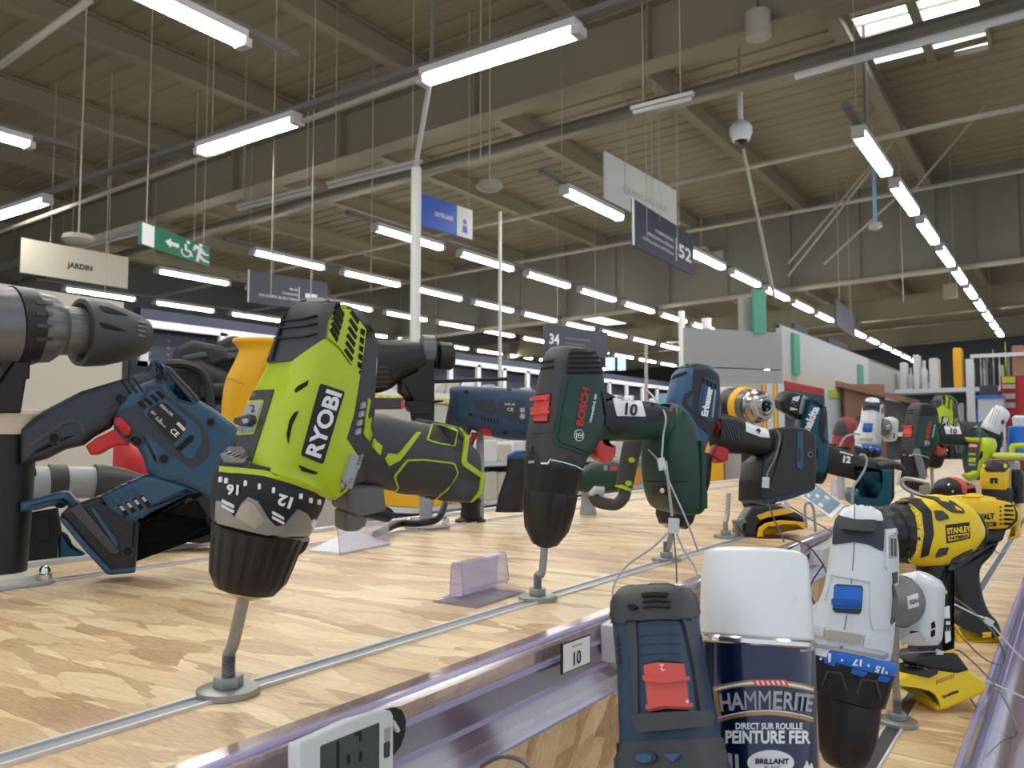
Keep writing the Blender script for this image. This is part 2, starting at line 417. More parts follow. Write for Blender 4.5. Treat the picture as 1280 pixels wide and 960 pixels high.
# ================================================================ the shop hall
SL = .031
def zc(z, x): return CAMZ+z+SL*(x+5)             # roof parts follow the 3% pitch
mat('roof sheet', (140,129,102), .6); mat('duct brown', (96,92,80), .5); mat('steel beam', (134,126,103), .55); mat('cladding', (122,118,106), .6); mat('dark wall', (84,86,88), .7)
mat('floor tile', (150,148,142), .4); mat('navy panel', (48,52,76), .6); mat('sign cream', (206,200,180), .5); mat('sign dark', (62,64,84), .5)
mat('sign white', (222,222,216), .5); mat('sign blue', (28,84,190), .45); mat('exit green', (0,112,80), .4); mat('conduit', (170,164,146), .5)
mat('lamp body', (196,194,190), .4); mat('trunking', (108,104,97), .5); mat('partition', (176,176,172), .6); mat('partition side', (206,208,208), .6)
mat('white frame', (214,216,220), .5)
def emission(name, col, st):
    mt = bpy.data.materials.new(name); mt.use_nodes = True; nt = mt.node_tree; nt.nodes.remove(nt.nodes['Principled BSDF'])
    e = nt.nodes.new('ShaderNodeEmission'); e.inputs[0].default_value = (*col, 1); e.inputs[1].default_value = st
    nt.links.new(e.outputs[0], nt.nodes['Material Output'].inputs[0]); MATS[name] = mt
emission('tube light', (1, .972, .925), LAMP)
emission('sky light', (.78, .9, 1), 2.2); emission('bright sky', (.93, .97, 1), 5); emission('screen glow', (.6, .85, 1), 1.2)
structure(MB().box((-30, -6, -.1), (8, 40, 0)).build('floor', 'floor tile'))
# ribbed roof deck
X0, X1 = -30, 6
prof = []; y = -3.0
while y < 36:
    prof += [(y, 0), (y+.20, 0), (y+.22, .022), (y+.27, .022)]; y += .29
mb = MB(); xs = [X0, X1]
# the deck is left open where the skylights are
def deck(xa, xb, ya, yb):
    pr = [p for p in prof if ya-.3 < p[0] < yb]; vs = []; fs = []
    for (yy, dz) in pr: vs += [(xa, yy, zc(4.36, xa)+dz), (xb, yy, zc(4.36, xb)+dz)]
    for i in range(len(pr)-1): fs.append((2*i, 2*i+1, 2*i+3, 2*i+2))
    mb.add(vs, fs)
deck(-30, -1.92, -3, 36); deck(-.64, 6, -3, 36); deck(-1.92, -.64, -3, 9.03); deck(-1.92, -.64, 10.63, 36)
structure(mb.build('ceiling', 'roof sheet', smooth=False))
# skylight
t = empty('skylight', (-1.24, 9.5, zc(4.36, -1.24)), 'large roof skylight letting daylight in at the upper right of the hall', 'skylight')
def kid(mbx, name, mt, par, smooth=True, angle=35):
    inv = par.matrix_world.inverted(); q = MB(); q.v = [inv@V(v) for v in mbx.v]; q.f = mbx.f
    return q.build(name, mt, par, smooth, angle)
zk = zc(4.36, -1.24)
kid(MB().box((-1.92, 9.03, zk+.03), (-.64, 9.95, zk+.05)), 'glazing', 'bright sky', t, False)
kid(MB().box((-1.92, 9.95, zk+.03), (-.64, 10.63, zk+.05)), 'glazing', 'sky light', t, False)
m2 = MB()
for a in ((-1.96, 9.0, -1.92, 10.67), (-.64, 9.0, -.60, 10.67), (-1.96, 8.98, -.60, 9.03), (-1.96, 10.63, -.60, 10.67)): m2.box((a[0], a[1], zk-.03), (a[2], a[3], zk+.06))
kid(m2, 'upstand', 'roof sheet', t, False)
m2 = MB().box((-1.27, 9.03, zk-.02), (-1.17, 10.63, zk+.03))
for yy in (9.3, 9.6, 9.9, 10.2, 10.42): m2.box((-1.92, yy, zk+.0), (-.64, yy+.018, zk+.03))
kid(m2, 'glazing_bar', 'steel beam', t, False)
# purlins
def ibeam(mb, a, b, w, h, tf=.02):
    """a, b: bottom-centre ends"""
    a, b = V(a), V(b); d = (b-a).normalized(); s = d.cross(V((0, 0, 1))).normalized()
    for z0, z1, ww in ((0, tf, w), (tf, h-tf, .025), (h-tf, h, w)):
        c = [(p+s*k*ww/2+V((0, 0, z))) for p in (a, b) for k in (-1, 1) for z in (z0, z1)]
        mb.add(c, [(0,1,3,2), (4,6,7,5), (0,4,5,1), (2,3,7,6), (0,2,6,4), (1,5,7,3)])
for i in range(11):
    x = -1.85-2.06*i
    mb = MB(); ibeam(mb, (x, -3, zc(4.08, x)), (x, 35, zc(4.08, x)), .14, .27)
    mb.box((x-.05, -3, zc(4.36, x)-.012), (x+.05, 35, zc(4.36, x)+.01))
    tag(mb.build('roof_purlin', 'steel beam', smooth=False), nth(i)+' long steel roof purlin from the right, running away under the ribbed roof deck', 'beam', 'steel roof purlins')
x = .21
def xbeam(y, z, w, h, name, label, mt='steel beam', xa=-30, xb=6):
    mb = MB(); ibeam(mb, (xa, y, zc(z, xa)), (xb, y, zc(z, xb)), w, h)
    k = xa
    while k < xb: mb.box((k, y-w*.45, zc(z, k)+.01), (k+.02, y+w*.45, zc(z, k)+h-.01)); k += 2.06
    return tag(mb.build(name, mt, smooth=False), label, 'beam')
xbeam(7.1, 3.50, .26, .60, 'roof_beam', 'deep main steel beam crossing the hall nearest the camera')
xbeam(8.1, 3.50, .12, .12, 'roof_beam', 'shallow tan steel beam just behind the deep main roof beam')
mb = MB()
for k in range(60): mb.box((-30+k*.6, 15.3+(.03 if k % 2 else 0), 0), (-29.4+k*.6, 15.34+(.03 if k % 2 else 0), 1), lambda v: V((v.x, v.y, zc(2.72 if v.z < .5 else 4.36, v.x))))
structure(mb.build('trim_1', 'cladding', smooth=False))
for yi, (yy, zz, hh) in enumerate(((17.5, 3.2, .3), (20.5, 2.7, .5), (24.5, 3.0, .6), (29, 3.0, .6))):
    mb = MB(); ibeam(mb, (-30, yy, zc(zz, -30)), (6, yy, zc(zz, 6)), .3, hh)
    tag(mb.build('roof_beam', 'steel beam', smooth=False), nth(yi)+' distant steel beam crossing the hall beyond the hanging cladding band', 'beam', 'distant cross beams')
structure(MB().box((-30, 34, 0), (8, 34.2, 7)).build('wall_back', 'dark wall', smooth=False))
structure(MB().box((-18.2, -4, 0), (-18, 36, 7)).build('wall_left', 'dark wall', smooth=False))
# pipes and conduits across the hall
def hpipe(a, b, r, label, mt='conduit', name='ceiling_pipe', cat='pipe', n=10, group=None):
    return tag(MB().tube([a, b], r, n).build(name, mt), label, cat, group)
hpipe(on_z(-60, 312, CAMZ+2.5), on_z(530, 96, CAMZ+2.5), .022, 'pale conduit running beside the nearest cross lamp row at upper left')
hpipe((-22, 11.1, zc(3.72, -22)), (6, 11.1, zc(3.72, 6)), .035, 'thin pale pipe crossing the hall nearer than the cladding band')
hpipe((-22, 13.75, zc(3.72, -22)), (6, 13.75, zc(3.72, 6)), .035, 'thin pale pipe crossing just in front of the top of the cladding band')
hpipe((-25, 15.1, zc(2.68, -25)), (6, 15.1, zc(2.68, 6)), .05, 'pale pipe along the lower edge of the hanging cladding band')
hpipe((-12, 7.45, zc(3.3, -12)), (5, 7.45, zc(3.3, 5)), .055, 'dark round duct slung beside the main roof beam', 'duct brown', 'air_duct', 'duct')
hpipe((-1.93, 7.3, zc(3.12, -1.9)), (4, 7.3, zc(3.12, 4)), .032, 'bright pale pipe below the skylight at the upper right', 'partition side')
hpipe(on_y(0, 82, 3.2), on_y(112, 0, 3.2), .03, 'thick pale pipe crossing the top left corner of the view')
for ti, (xa, xb) in enumerate(((-10.9, -9.0), (-7.4, -6.2), (-6.0, -4.8), (-2.7, -2.2))):
    a, b = V((xa, 5.58, CAMZ+2.5)), V((xb, 5.58, CAMZ+2.5))
    mb = MB().box((xa, 5.56, CAMZ+2.5), (xb, 5.60, CAMZ+2.53)); t = empty('tube_lamp', a.lerp(b, .5), nth(ti)+' from the left of four slim cross tube lamps by the deep roof beam', 'lamp', 'slim cross tubes by the main beam')
    kid(mb, 'housing', 'lamp body', t, False); kid(MB().tube([a+V((.02, 0, -.02)), b+V((-.02, 0, -.02))], .018, 8), 'tube', 'lamp body', t)
    for q in (a+V((.1, 0, 0)), b-V((.1, 0, 0))): kid(MB().tube([q+V((0, 0, .02)), V((q.x, q.y, zc(4.37, q.x)))], .004, 6), 'hanger', 'conduit', t)
# diagonal bracing rods
for bi, (p, q) in enumerate((((1162, 120), (985, 345)), ((1280, 75), (1140, 240)), ((1090, 205), (985, 330)), ((1133, 235), (1030, 330)))):
    a, b = on_y(p[0], p[1], 12.6), on_y(q[0], q[1], 12.6)
    hpipe(a, b, .016, nth(bi)+' of four thin diagonal steel bracing rods under the roof at the upper right', 'conduit', 'bracing_rod', 'rod', 6, 'diagonal roof braces')
# ---- lamps
def lamp_proto(along_y, twin=False):
    L, Wd = 1.24, .11
    t = empty('ceiling_lamp', (0, 0, 0))
    def bx(a, b): return MB().box((a[0], a[1], a[2]), (b[0], b[1], b[2])) if along_y else MB().box((a[1], -b[0], a[2]), (b[1], -a[0], b[2]))
    bx((-Wd/2, 0, .02), (Wd/2, L, .07)).build('housing', 'lamp body', t, False)
    if twin:
        m = bx((-.05, .02, -.02), (-.008, L-.02, .02)); n_ = bx((.008, .02, -.02), (.05, L-.02, .02)); m.add(n_.v, n_.f); m.build('diffuser', 'tube light', t, False)
    else: bx((-.042, .03, -.03), (.042, L-.03, .02)).build('diffuser', 'tube light', t, False)
    for y0, y1 in ((-.03, .03), (L-.03, L+.03)): bx((-.05, y0, -.035), (.05, y1, .022)).build('end_cap', 'lamp body', t, False)
    return t
LY = lamp_proto(True, True); LX = lamp_proto(False)
first = {id(LY): True, id(LX): True}
def put_lamp(proto, x, y, z, label, group=None):
    if first[id(proto)]: o = proto; first[id(proto)] = False
    else: o = copy_tree(proto)
    o.location = (x, y, CAMZ+z); tag(o, label, 'lamp', group); return o
def track(a, b, label):
    a.z = b.z = CAMZ+2.57; t = empty('lighting_track', a, label, 'rail'); d = (b-a).normalized(); n_ = V((-d.y, d.x, 0))*.032
    m_ = MB().add([a-n_, a+n_, b+n_, b-n_]+[p+V((0, 0, .04)) for p in (a-n_, a+n_, b+n_, b-n_)], [(0,3,2,1), (4,5,6,7), (0,1,5,4), (1,2,6,5), (2,3,7,6), (3,0,4,7)])
    kid(m_, 'channel', 'trunking', t, False); L = (b-a).length; k = .4
    while k < L: p = a+d*k; kid(MB().tube([p+V((0, 0, .04)), V((p.x, p.y, zc(4.37, p.x)))], .0035, 6), 'hanger', 'conduit', t); k += 6.56
rows = [('A', -1.37, 10), ('B', -4.16, 14), ('C', -6.77, 14), ('D', -9.0, 14), ('E', -11.2, 13), ('F', -13.85, 12)]
names = {'A': 'the row at the far right', 'B': 'the row behind the sign 52', 'C': 'the row starting behind the white pole', 'D': 'the third row from the left', 'E': 'the second row from the left', 'F': 'the leftmost row'}
for nm, xx, cnt in rows:
    for k in range(-1, cnt):
        if nm == 'B' and k < 0: continue
        if k < 0 and nm in 'CDEF': continue
        if k == -1: continue
        put_lamp(LY, xx, 7.05+1.64*k, 2.5, nth(k)+' lit lamp from the near end of '+names[nm].replace('the row', 'the lamp row').replace('the third row', 'the third lamp row'), 'ceiling lamps in '+names[nm])
    track(V((xx, 6.6, 0)), V((xx, 7.05+1.64*cnt, 0)), 'thin grey mounting track above '+names[nm])
put_lamp(LX, -3.66, 4.28, 2.5, 'brightest lit ceiling lamp, above the white pole at the top')
put_lamp(LX, -6.2, 4.28, 2.5, 'lit ceiling lamp above the green exit sign at upper left')
put_lamp(LX, -10.05, 4.28, 2.5, 'lit ceiling lamp at the left edge above the garden sign')
put_lamp(LY, -4.25, 1.98, 2.5, 'lit ceiling lamp cut by the top edge of the view')
put_lamp(LY, -7.26, 2.12, 2.5, 'lit ceiling lamp peeping in at the far left edge')
for li, (xx, yy) in enumerate(((-1.4, -1.2), (-1.4, .5), (-1.4, 2.1), (.6, -.6), (.6, 1.6), (1.6, 3.6), (-2.9, -.4), (-2.9, 1.2))): put_lamp(LY, xx, yy, 2.5, 'unseen lit ceiling lamp added over the near aisle to brighten the table', 'added ceiling lamps over the near aisle')  # unseen lamps added out of view to brighten the table and near goods
track(V((-13, 4.28, 0)), V((2, 4.28, 0)), 'grey mounting track of the nearest cross row of lamps')
track(V((-4.25, -1, 0)), V((-4.25, 3.65, 0)), 'grey mounting track over the lamp at the top edge')
track(V((-7.26, -1, 0)), V((-7.26, 3.75, 0)), 'grey mounting track at the far left')
# ---- hanging wires, poles
def vwire(px, d, z0, z1, r, label, mt='white plastic', name='hanging_wire', cat='wire', group='thin hanging wires'):
    p = at(px, 400, d)
    if cat == 'wire': z1 = zc(4.37, p.x)-CAMZ
    if cat == 'pole' and z0 < 0: z0 = -CAMZ
    return tag(MB().tube([(p.x, p.y, CAMZ+z0), (p.x, p.y, CAMZ+z1)], r, 8).build(name, mt), label, cat, group)
for wi, (px, d, z0, z1) in enumerate(sorted(((338, 7, 1.2, 3.2), (388, 7, 1.0, 2.9), (240, 9.4, 2.0, 4), (810, 8.6, 2.1, 4.3), (848, 8.7, 2.0, 4.3), (783, 9, 2.7, 4.0), (826, 9, 2.4, 4.0), (130, 9.4, 1.7, 3.8),
                      (1050, 14, 1.9, 4), (1063, 14, 1.9, 4), (1130, 12, 2, 4.2), (600, 7, 2.4, 3.9), (463, 9, 1.6, 3.6)))):
    vwire(px, d, z0, z1, .0045, nth(wi)+' thin pale wire from the left, hanging from the roof', 'conduit')
vwire(519, 7.0, -.9, 2.33, .044, 'thick white pole standing behind the lime drill, carrying the blue sign', 'sign white', 'pole', 'pole', None)
p = at(520, 205, 7.0); q = on_z(540, 95, CAMZ+2.5)
hpipe(V((p.x, p.y, CAMZ+2.33)), V((q.x, q.y, CAMZ+2.55)), .02, 'thinner tube rising from the white pole up to the brightest lamp', 'sign white')
hpipe(V((q.x, q.y, CAMZ+2.6)), V((q.x, q.y, CAMZ+4.4)), .018, 'dark drop tube above the brightest lamp', 'trunking')
vwire(625, 9, -.6, 2.5, .02, 'slim white pole between the two groups of lamps', 'sign white', 'pole', 'pole', None)
vwire(807, 14, -.6, 1.6, .03, 'slim grey pole left of the grey partition', 'conduit', 'pole', 'pole', None)
vwire(852, 12, -.6, 1.86, .05, 'pale pole right at the left edge of the grey partition', 'sign white', 'pole', 'pole', None)
vwire(883, 13, -1.0, 1.9, .08, 'short pale post standing on the grey partition', 'sign white', 'pole', 'pole', None)
# camera dome on its stem, and the slanting cable under it
c = at(926, 166, 9.0)
t = empty('security_camera', c, 'white dome security camera on a long stem under the roof', 'camera')
kid(MB().lathe([(-.10, .05), (-.085, .095), (0, .125), (.06, .12), (.10, .09), (.14, .03), (.2, .028), (.5, .028)], c, (0, 0, 1), 20), 'dome', 'white plastic', t)
kid(MB().lathe([(-.13, .01), (-.115, .05), (-.08, .085), (-.06, .09)], c, (0, 0, 1), 20), 'lens', 'deep black', t)
kid(MB().tube([c+V((0, 0, .5)), V((c.x, c.y, zc(4.37, c.x)))], .02, 8), 'stem', 'conduit', t)
a = at(929, 186, 9.0); b = at(968, 372, 9.6); hpipe(a, b, .018, 'pale slanting cable hanging from below the dome camera', 'conduit', 'cable', 'cable')
c = at(948, 33, 7.2)
t = empty('hanging_speaker', c, 'boxy grey speaker hanging beside the dome camera stem', 'speaker')
kid(MB().lathe([(-.11, .095), (-.10, .11), (.12, .11), (.13, .09)], c, (0, 0, 1), 16), 'body', 'conduit', t); kid(MB().tube([c+V((0, 0, .13)), V((c.x, c.y, zc(4.37, c.x)))], .012, 8), 'stem', 'dark wall', t)
def disc(px, py, d, r, label, name='smoke_detector'):
    c = at(px, py, d); t = empty(name, c, label, 'detector')
    kid(MB().lathe([(-.05, r*.4), (-.03, r*.8), (0, r), (.04, r*.9)], c, (0, 0, 1), 18), 'body', 'conduit', t); kid(MB().tube([c+V((0, 0, .04)), V((c.x, c.y, zc(4.37, c.x)))], .007, 6), 'wire', 'conduit', t)
disc(612, 233, 8, .13, 'round white ceiling sensor hanging right of the blue sign'); disc(1094, 283, 11, .09, 'small round sensor at the end of a blue drop tube')
disc(98, 300, 7, .0001+.13, 'white box shaped sensor above the garden sign', 'ceiling_sensor')
hpipe(at(1092, 205, 11), at(1094, 278, 11), .025, 'blue drop tube above the small round sensor', 'pale blue')
hpipe(at(1079, 30, 9), at(1083, 160, 9), .02, 'grey drop tube crossing the skylight corner', 'trunking')
for ei, (px, py, d) in enumerate(((877, 320, 16), (898, 325, 16), (1188, 365, 17))):
    c = at(px, py, d); t = empty('emergency_light', c, ('leftmost', 'middle', 'rightmost')[ei]+' small pale box under the roof in the far hall', 'light', 'far small roof boxes'); kid(MB().box(c-V((.12, .12, .12)), c+V((.12, .12, .16))), 'body', 'conduit', t, False); kid(MB().tube([c+V((0, 0, .16)), V((c.x, c.y, zc(4.37, c.x)))], .012, 6), 'hanger', 'conduit', t)

# ---- hanging signs
def sign(name, label, x0, y0, h0, x1, ratio, Hs, th=.03, face='sign dark', edge='sign white'):
    d0 = FPX*Hs/h0; d1 = d0/ratio; a = at(x0, y0, d0); b = at(x1, y0, d1); b.z = a.z
    ex = (b-a); W = ex.length; ex.normalize(); ez = V((0, 0, 1)); n = ex.cross(ez).normalized()      # towards the viewer
    if n.dot(CAM-a) < 0: n = -n
    mw = Matrix((ex, -ez.cross(ex)*1, ez)).transposed().to_4x4(); mw = Matrix((ex, ez.cross(ex), ez)).transposed().to_4x4(); mw.translation = a
    t = empty(name, mw, label, 'sign'); sg = (mw.inverted().to_3x3()@n).y; sg = 1 if sg > 0 else -1
    y0_, y1_ = (0, -sg*th) if sg else (0, th)
    MB().box((0, min(y0_, y1_), -Hs), (W, max(y0_, y1_), 0)).build('panel', face, t, False)
    def tx(s, fx, fz, h, mt, bold=0, width=None): return flat_text(s, V((fx*W, sg*.004, -fz*Hs)), (1, 0, 0) , (0, 0, 1), h*Hs, mt, t, width=width*W if width else None, bold=bold, off=0)
    def rect(fx0, fz0, fx1, fz1, mt, nm, dp=.003): return MB().box((fx0*W, 0 if sg > 0 else -dp, -fz1*Hs), (fx1*W, dp if sg > 0 else 0, -fz0*Hs)).build(nm, mt, t, False)
    def poly(pts, mt, nm): 
        q = MB().prism([(p[0]*W, -p[1]*Hs) for p in pts], 0, .004, lambda v: V((v.x, sg*v.z, v.y))); return q.build(nm, mt, t, False)
    def wire(fx, L): L = zc(4.37, a.x+ex.x*fx*W)-a.z; MB().tube([(fx*W, -sg*th/2, 0), (fx*W, -sg*th/2, L)], .004, 6).build('hanger', 'conduit', t)
    return t, tx, rect, poly, wire, W
t, tx, rect, poly, wire, W = sign('hanging_sign', 'cream hanging sign reading JARDIN at the left', 28, 297, 43.8, 161.5, .9, .40, face='sign cream')
tx('JARDIN', .52, .58, .22, 'print black', .03); wire(.25, 2.2); wire(.8, 2.2)
t, tx, rect, poly, wire, W = sign('hanging_sign', 'white hanging sign reading QUINCAILLERIE behind the dark aisle sign', 757, 189, 61, 845, .86, .55, face='sign white')
tx('QUINCAILLERIE', .53, .60, .17, 'partition', .0, .62); wire(.28, 1.6); wire(.75, 1.6)
t, tx, rect, poly, wire, W = sign('hanging_sign', 'dark hanging aisle sign with the large number 52', 792, 248, 59.3, 866, .84, .5, face='sign dark')
tx('52', .83, .56, .34, 'print white', .03, .24); rect(.665, .30, .675, .85, 'print white', 'rule')
for i, (s, wd) in enumerate((('COMPRESSEURS', .30), ('PERCEUSES & VISSEUSES', .42), ('OUTILLAGE ELECTRIQUE', .5))): tx(s, .62-wd/2, .42+.16*i, .07, 'print white', .01, wd)
rect(-.02, 0, 0, 1, 'sign white', 'edge_strip', .01); wire(.3, 1.8); wire(.75, 1.8)
t, tx, rect, poly, wire, W = sign('hanging_sign', 'blue and white sign reading OUTILLAGE fixed beside the white pole', 527, 242, 40, 590.5, .93, .30, face='sign blue')
tx('OUTILLAGE', .42, .50, .14, 'print white', .02, .36); rect(.68, 0, 1, 1, 'sign white', 'white_panel')
wire(.95, 1)
poly([(.80, .60), (.88, .60), (.90, .82), (.94, .84), (.76, .84), (.79, .82)], 'sign blue', 'pictogram'); poly([(.81, .40), (.87, .40), (.88, .48), (.86, .56), (.82, .56), (.80, .48)], 'sign blue', 'pictogram')
t, tx, rect, poly, wire, W = sign('exit_sign', 'green emergency exit sign with arrow, wheelchair and running figure', 177, 276.5, 29, 263, .88, .2, face='exit green'); wire(.08, 1); wire(.92, 1)
rect(.01, .03, .17, .97, 'print white', 'light_panel')
poly([(.32, .5), (.40, .30), (.40, .42), (.52, .42), (.52, .60), (.40, .60), (.40, .72)], 'print white', 'pictogram')
rg = []
for k in range(24): a_ = R(-50+k*11.5); rg.append((.625+.075*math.cos(a_), .68+.22*math.sin(a_)))
for k in range(23, -1, -1): a_ = R(-50+k*11.5); rg.append((.625+.058*math.cos(a_), .68+.17*math.sin(a_)))
poly(rg, 'print white', 'pictogram')
poly([(.60, .30), (.635, .30), (.64, .52), (.70, .54), (.735, .78), (.715, .80), (.68, .62), (.61, .60)], 'print white', 'pictogram'); poly([(.64, .10), (.67, .10), (.68, .2), (.655, .26), (.63, .2)], 'print white', 'pictogram')
poly([(.77, .14), (.87, .22), (.93, .42), (.98, .40), (.98, .48), (.91, .52), (.87, .44), (.85, .58), (.92, .72), (.99, .74), (.99, .83), (.89, .82), (.84, .72), (.82, .92), (.78, .92), (.80, .56), (.81, .34), (.77, .36), (.75, .48), (.73, .46), (.74, .28)], 'print white', 'pictogram')
poly([(.83, .02), (.87, .02), (.88, .12), (.85, .18), (.82, .12)], 'print white', 'pictogram')
t, tx, rect, poly, wire, W = sign('hanging_sign', 'dark hanging sign partly hidden behind the top of the lime drill', 311, 337, 41, 410, .92, .42, face='sign dark')
rect(.615, .28, .625, .78, 'print white', 'rule'); rect(.70, .45, .86, .62, 'print white', 'label_block')
for i, (s, wd) in enumerate((('MUR', .1), ('TOURNEVIS', .2), ('GROUPE ELECTRO', .48))): tx(s, .60-wd/2, .40+.16*i, .08, 'print white', .01, wd)
rect(-.01, 0, .005, 1, 'sign white', 'edge_strip', .01); wire(.3, 2); wire(.8, 2)
t, tx, rect, poly, wire, W = sign('hanging_sign', 'dark hanging aisle sign with the number 34 above the green drill', 681, 405, 34, 760, .93, .42, face='sign dark')
wire(.2, 1); wire(.8, 1); tx('34', .14, .52, .40, 'print white', .03); rect(.3, .4, .7, .46, 'trunking', 'rule'); rect(.3, .6, .62, .66, 'trunking', 'rule')
t, tx, rect, poly, wire, W = sign('hanging_sign', 'small dark hanging sign far off above the right partition', 1045, 372, 34, 1068, .87, .44, face='sign dark')
tx('22', .5, .5, .35, 'trunking', .03); wire(.2, 1); wire(.8, 1)
# ---- partition block on the right and its promotional boards
def quad_box(name, pts, th, mt, label=None, cat=None, group=None):
    """upright panel through two ground points: pts=(x0,y0),(x1,y1), z0,z1"""
    (a, b, z0, z1) = pts; a, b = V((*a, 0)), V((*b, 0)); e = (b-a).normalized(); n = e.cross(V((0, 0, 1)))*th
    vs = [p+q+V((0, 0, z)) for p in (a, b) for q in (V(), -n) for z in (CAMZ+z0, CAMZ+z1)]
    o = MB().add(vs, [(0,1,3,2), (4,6,7,5), (0,4,5,1), (2,3,7,6), (0,2,6,4), (1,5,7,3)]).build(name, mt, smooth=False)
    if label: tag(o, label, cat, group)
    return o
a7, b7 = at(858, 412, 7), at(977, 412, 7.38); zt = (a7.z-CAMZ)
t = empty('partition', (b7.x, b7.y, 0), 'large pale grey partition block with a flat end wall, right of the numbered poles', 'partition')
def adopt(o, par): 
    mw = o.matrix_world.copy(); o.parent = par; o.matrix_parent_inverse = par.matrix_world.inverted(); return o
adopt(quad_box('end_panel', ((a7.x, a7.y), (b7.x, b7.y), .62, zt+.02), .05, 'partition'), t)
adopt(quad_box('end_panel', ((a7.x, a7.y), (b7.x, b7.y), -1.3, .61), .05, 'partition'), t)
sx = b7.x
adopt(quad_box('side_panel', ((sx, b7.y), (sx, 11.2), .66, 1.02), .05, 'partition side'), t)
adopt(quad_box('side_band', ((sx, b7.y), (sx, 11.2), .52, .66), .05, 'cream'), t)
adopt(quad_box('side_panel', ((sx, 11.2), (sx, 17), .55, 1.0), .05, 'partition'), t)
adopt(quad_box('side_panel', ((sx, b7.y), (sx, 11.2), -1.3, .52), .05, 'partition side'), t)
adopt(quad_box('top_rail', ((sx-.02, b7.y), (sx-.02, 17), 1.0, 1.04), .06, 'trunking'), t)
for y0, y1, z0, z1, mt, lb in ((7.45, 8.85, .45, .52, 'bright red', 'narrow red header strip on the partition side above the dark poster'),
                             (9.05, 10.9, .45, .52, 'lime print', 'narrow yellow header strip on the partition side above the white board'),
                             (7.45, 8.85, -.1, .45, 'slate blue', 'dark blue poster board with a pale tool picture on the partition side'), (9.5, 10.95, -.1, .42, 'sand grey', 'white display board of hanging goods on the partition side')):
    quad_box('poster', ((sx+.012, y0), (sx+.012, y1), z0, z1), .01, mt, lb, 'poster')
mb = MB().prism([(8.0, CAMZ+.0), (8.3, CAMZ+.1), (8.2, CAMZ+.38), (8.05, CAMZ+.42), (7.8, CAMZ+.15)], sx+.0125, sx+.02, lambda v: V((v.z, v.x, v.y))); tag(mb.build('poster_picture', 'partition side', smooth=False), 'pale cut-out shape on the dark blue poster', 'picture')
mb = MB().prism([(7.6, CAMZ+.3), (7.75, CAMZ+.42), (7.8, CAMZ+.2)], sx+.0125, sx+.02, lambda v: V((v.z, v.x, v.y)))
random.seed(4)
for k in range(24):
    c_, r__ = k % 6, k//6; yy, zz = 9.6+.21*c_+random.uniform(0, .04), .30-.105*r__+random.uniform(-.01, .01)
    tag(MB().box((sx+.014, yy, CAMZ+zz), (sx+.05, yy+.13, CAMZ+zz+.065)).build('packet', random.choice(['partition side', 'sand grey', 'paper', 'mid grey']), smooth=False), nth(c_)+' packet from the left in the '+nth(r__)+' row of the white display board', 'packet', 'packets on the white display board')
g0, g1 = at(943, 400, 7.25), at(958, 400, 7.32)
quad_box('green_sign', ((g0.x, g0.y), (g1.x, g1.y), .93, 1.32), .03, mat('banner green', (96,176,146), .5), 'tall green upright sign standing on the end of the partition', 'sign')
g0, g1 = at(929, 400, 7.3), at(939, 400, 7.35)
quad_box('post', ((g0.x, g0.y), (g1.x, g1.y), .9, 1.25), .06, 'sand grey', 'short pale square post left of the tall green sign', 'post')
for gi, (yy, z0, z1, w_) in enumerate(((7.7, .60, .98, .12), (10.5, .58, .9, .14), (14.5, .45, .95, .3))):
    quad_box('green_sign', ((sx+.03, yy), (sx+.03, yy+w_*1.6), z0, z1), .03, mat('banner green', (96,176,146), .5), ('nearest', 'middle', 'farthest')[gi]+' narrow green sign on the side of the partition', 'sign', 'green upright signs')
for (yy, w_, wl) in ((8.2, .5, 'nearer short'), (9.6, .9, 'farther long')):
    quad_box('top_sign', ((sx-.1, yy), (sx-.1, yy+w_), 1.04, 1.14), .03, 'sign dark', wl+' grey sign plate on top of the partition wall', 'sign', 'grey plates on the partition')
quad_box('box_stack', ((at(870, 480, 5).x, at(870, 480, 5).y), (at(902, 480, 5).x, at(902, 480, 5).y), -.4, .32), .3, 'amber', 'amber carton standing before the grey partition', 'box')
for i, (xa, xb, mt) in enumerate(((905, 952, 'sand grey'), (953, 957, 'amber'), (958, 966, 'partition side'), (967, 971, 'amber'), (972, 980, 'partition side'))):
    p0, p1 = at(xa, 480, 5.2), at(xb, 480, 5.2)
    quad_box('leaning_board', ((p0.x, p0.y), (p1.x, p1.y), -.4, .35), .05, mt, ('wide pale grey', 'narrow amber', 'narrow white', 'second narrow amber', 'rightmost narrow white')[i]+' board leaning before the partition', 'board')
# cardboard house-shaped display
c0, c1 = at(1056, 490, 9), at(1106, 490, 9)
t = empty('cardboard_display', (c0.x, c0.y, 0), 'brown house shaped cardboard display in front of the partition', 'display')
adopt(quad_box('box', ((c0.x, c0.y), (c1.x, c1.y), -1.3, .60), .06, 'cardboard'), t)
adopt(MB().add([c0+V((-.1, -.1, .07)), c1+V((.22, -.1, -.12)), c1+V((.22, .9, -.12)), c0+V((-.1, .9, .07)), c0+V((-.1, -.1, .13)), c1+V((.22, -.1, -.06)), c1+V((.22, .9, -.06)), c0+V((-.1, .9, .13))], [(0,3,2,1), (4,5,6,7), (0,1,5,4), (2,3,7,6), (1,2,6,5), (0,4,7,3)]).build('roof', 'cardboard', smooth=False), t)
adopt(quad_box('doorway', ((c0.x+.12, c0.y-.0), (c0.x+.3, c0.y+.06), -1.0, .25), .02, 'dark wall'), t)
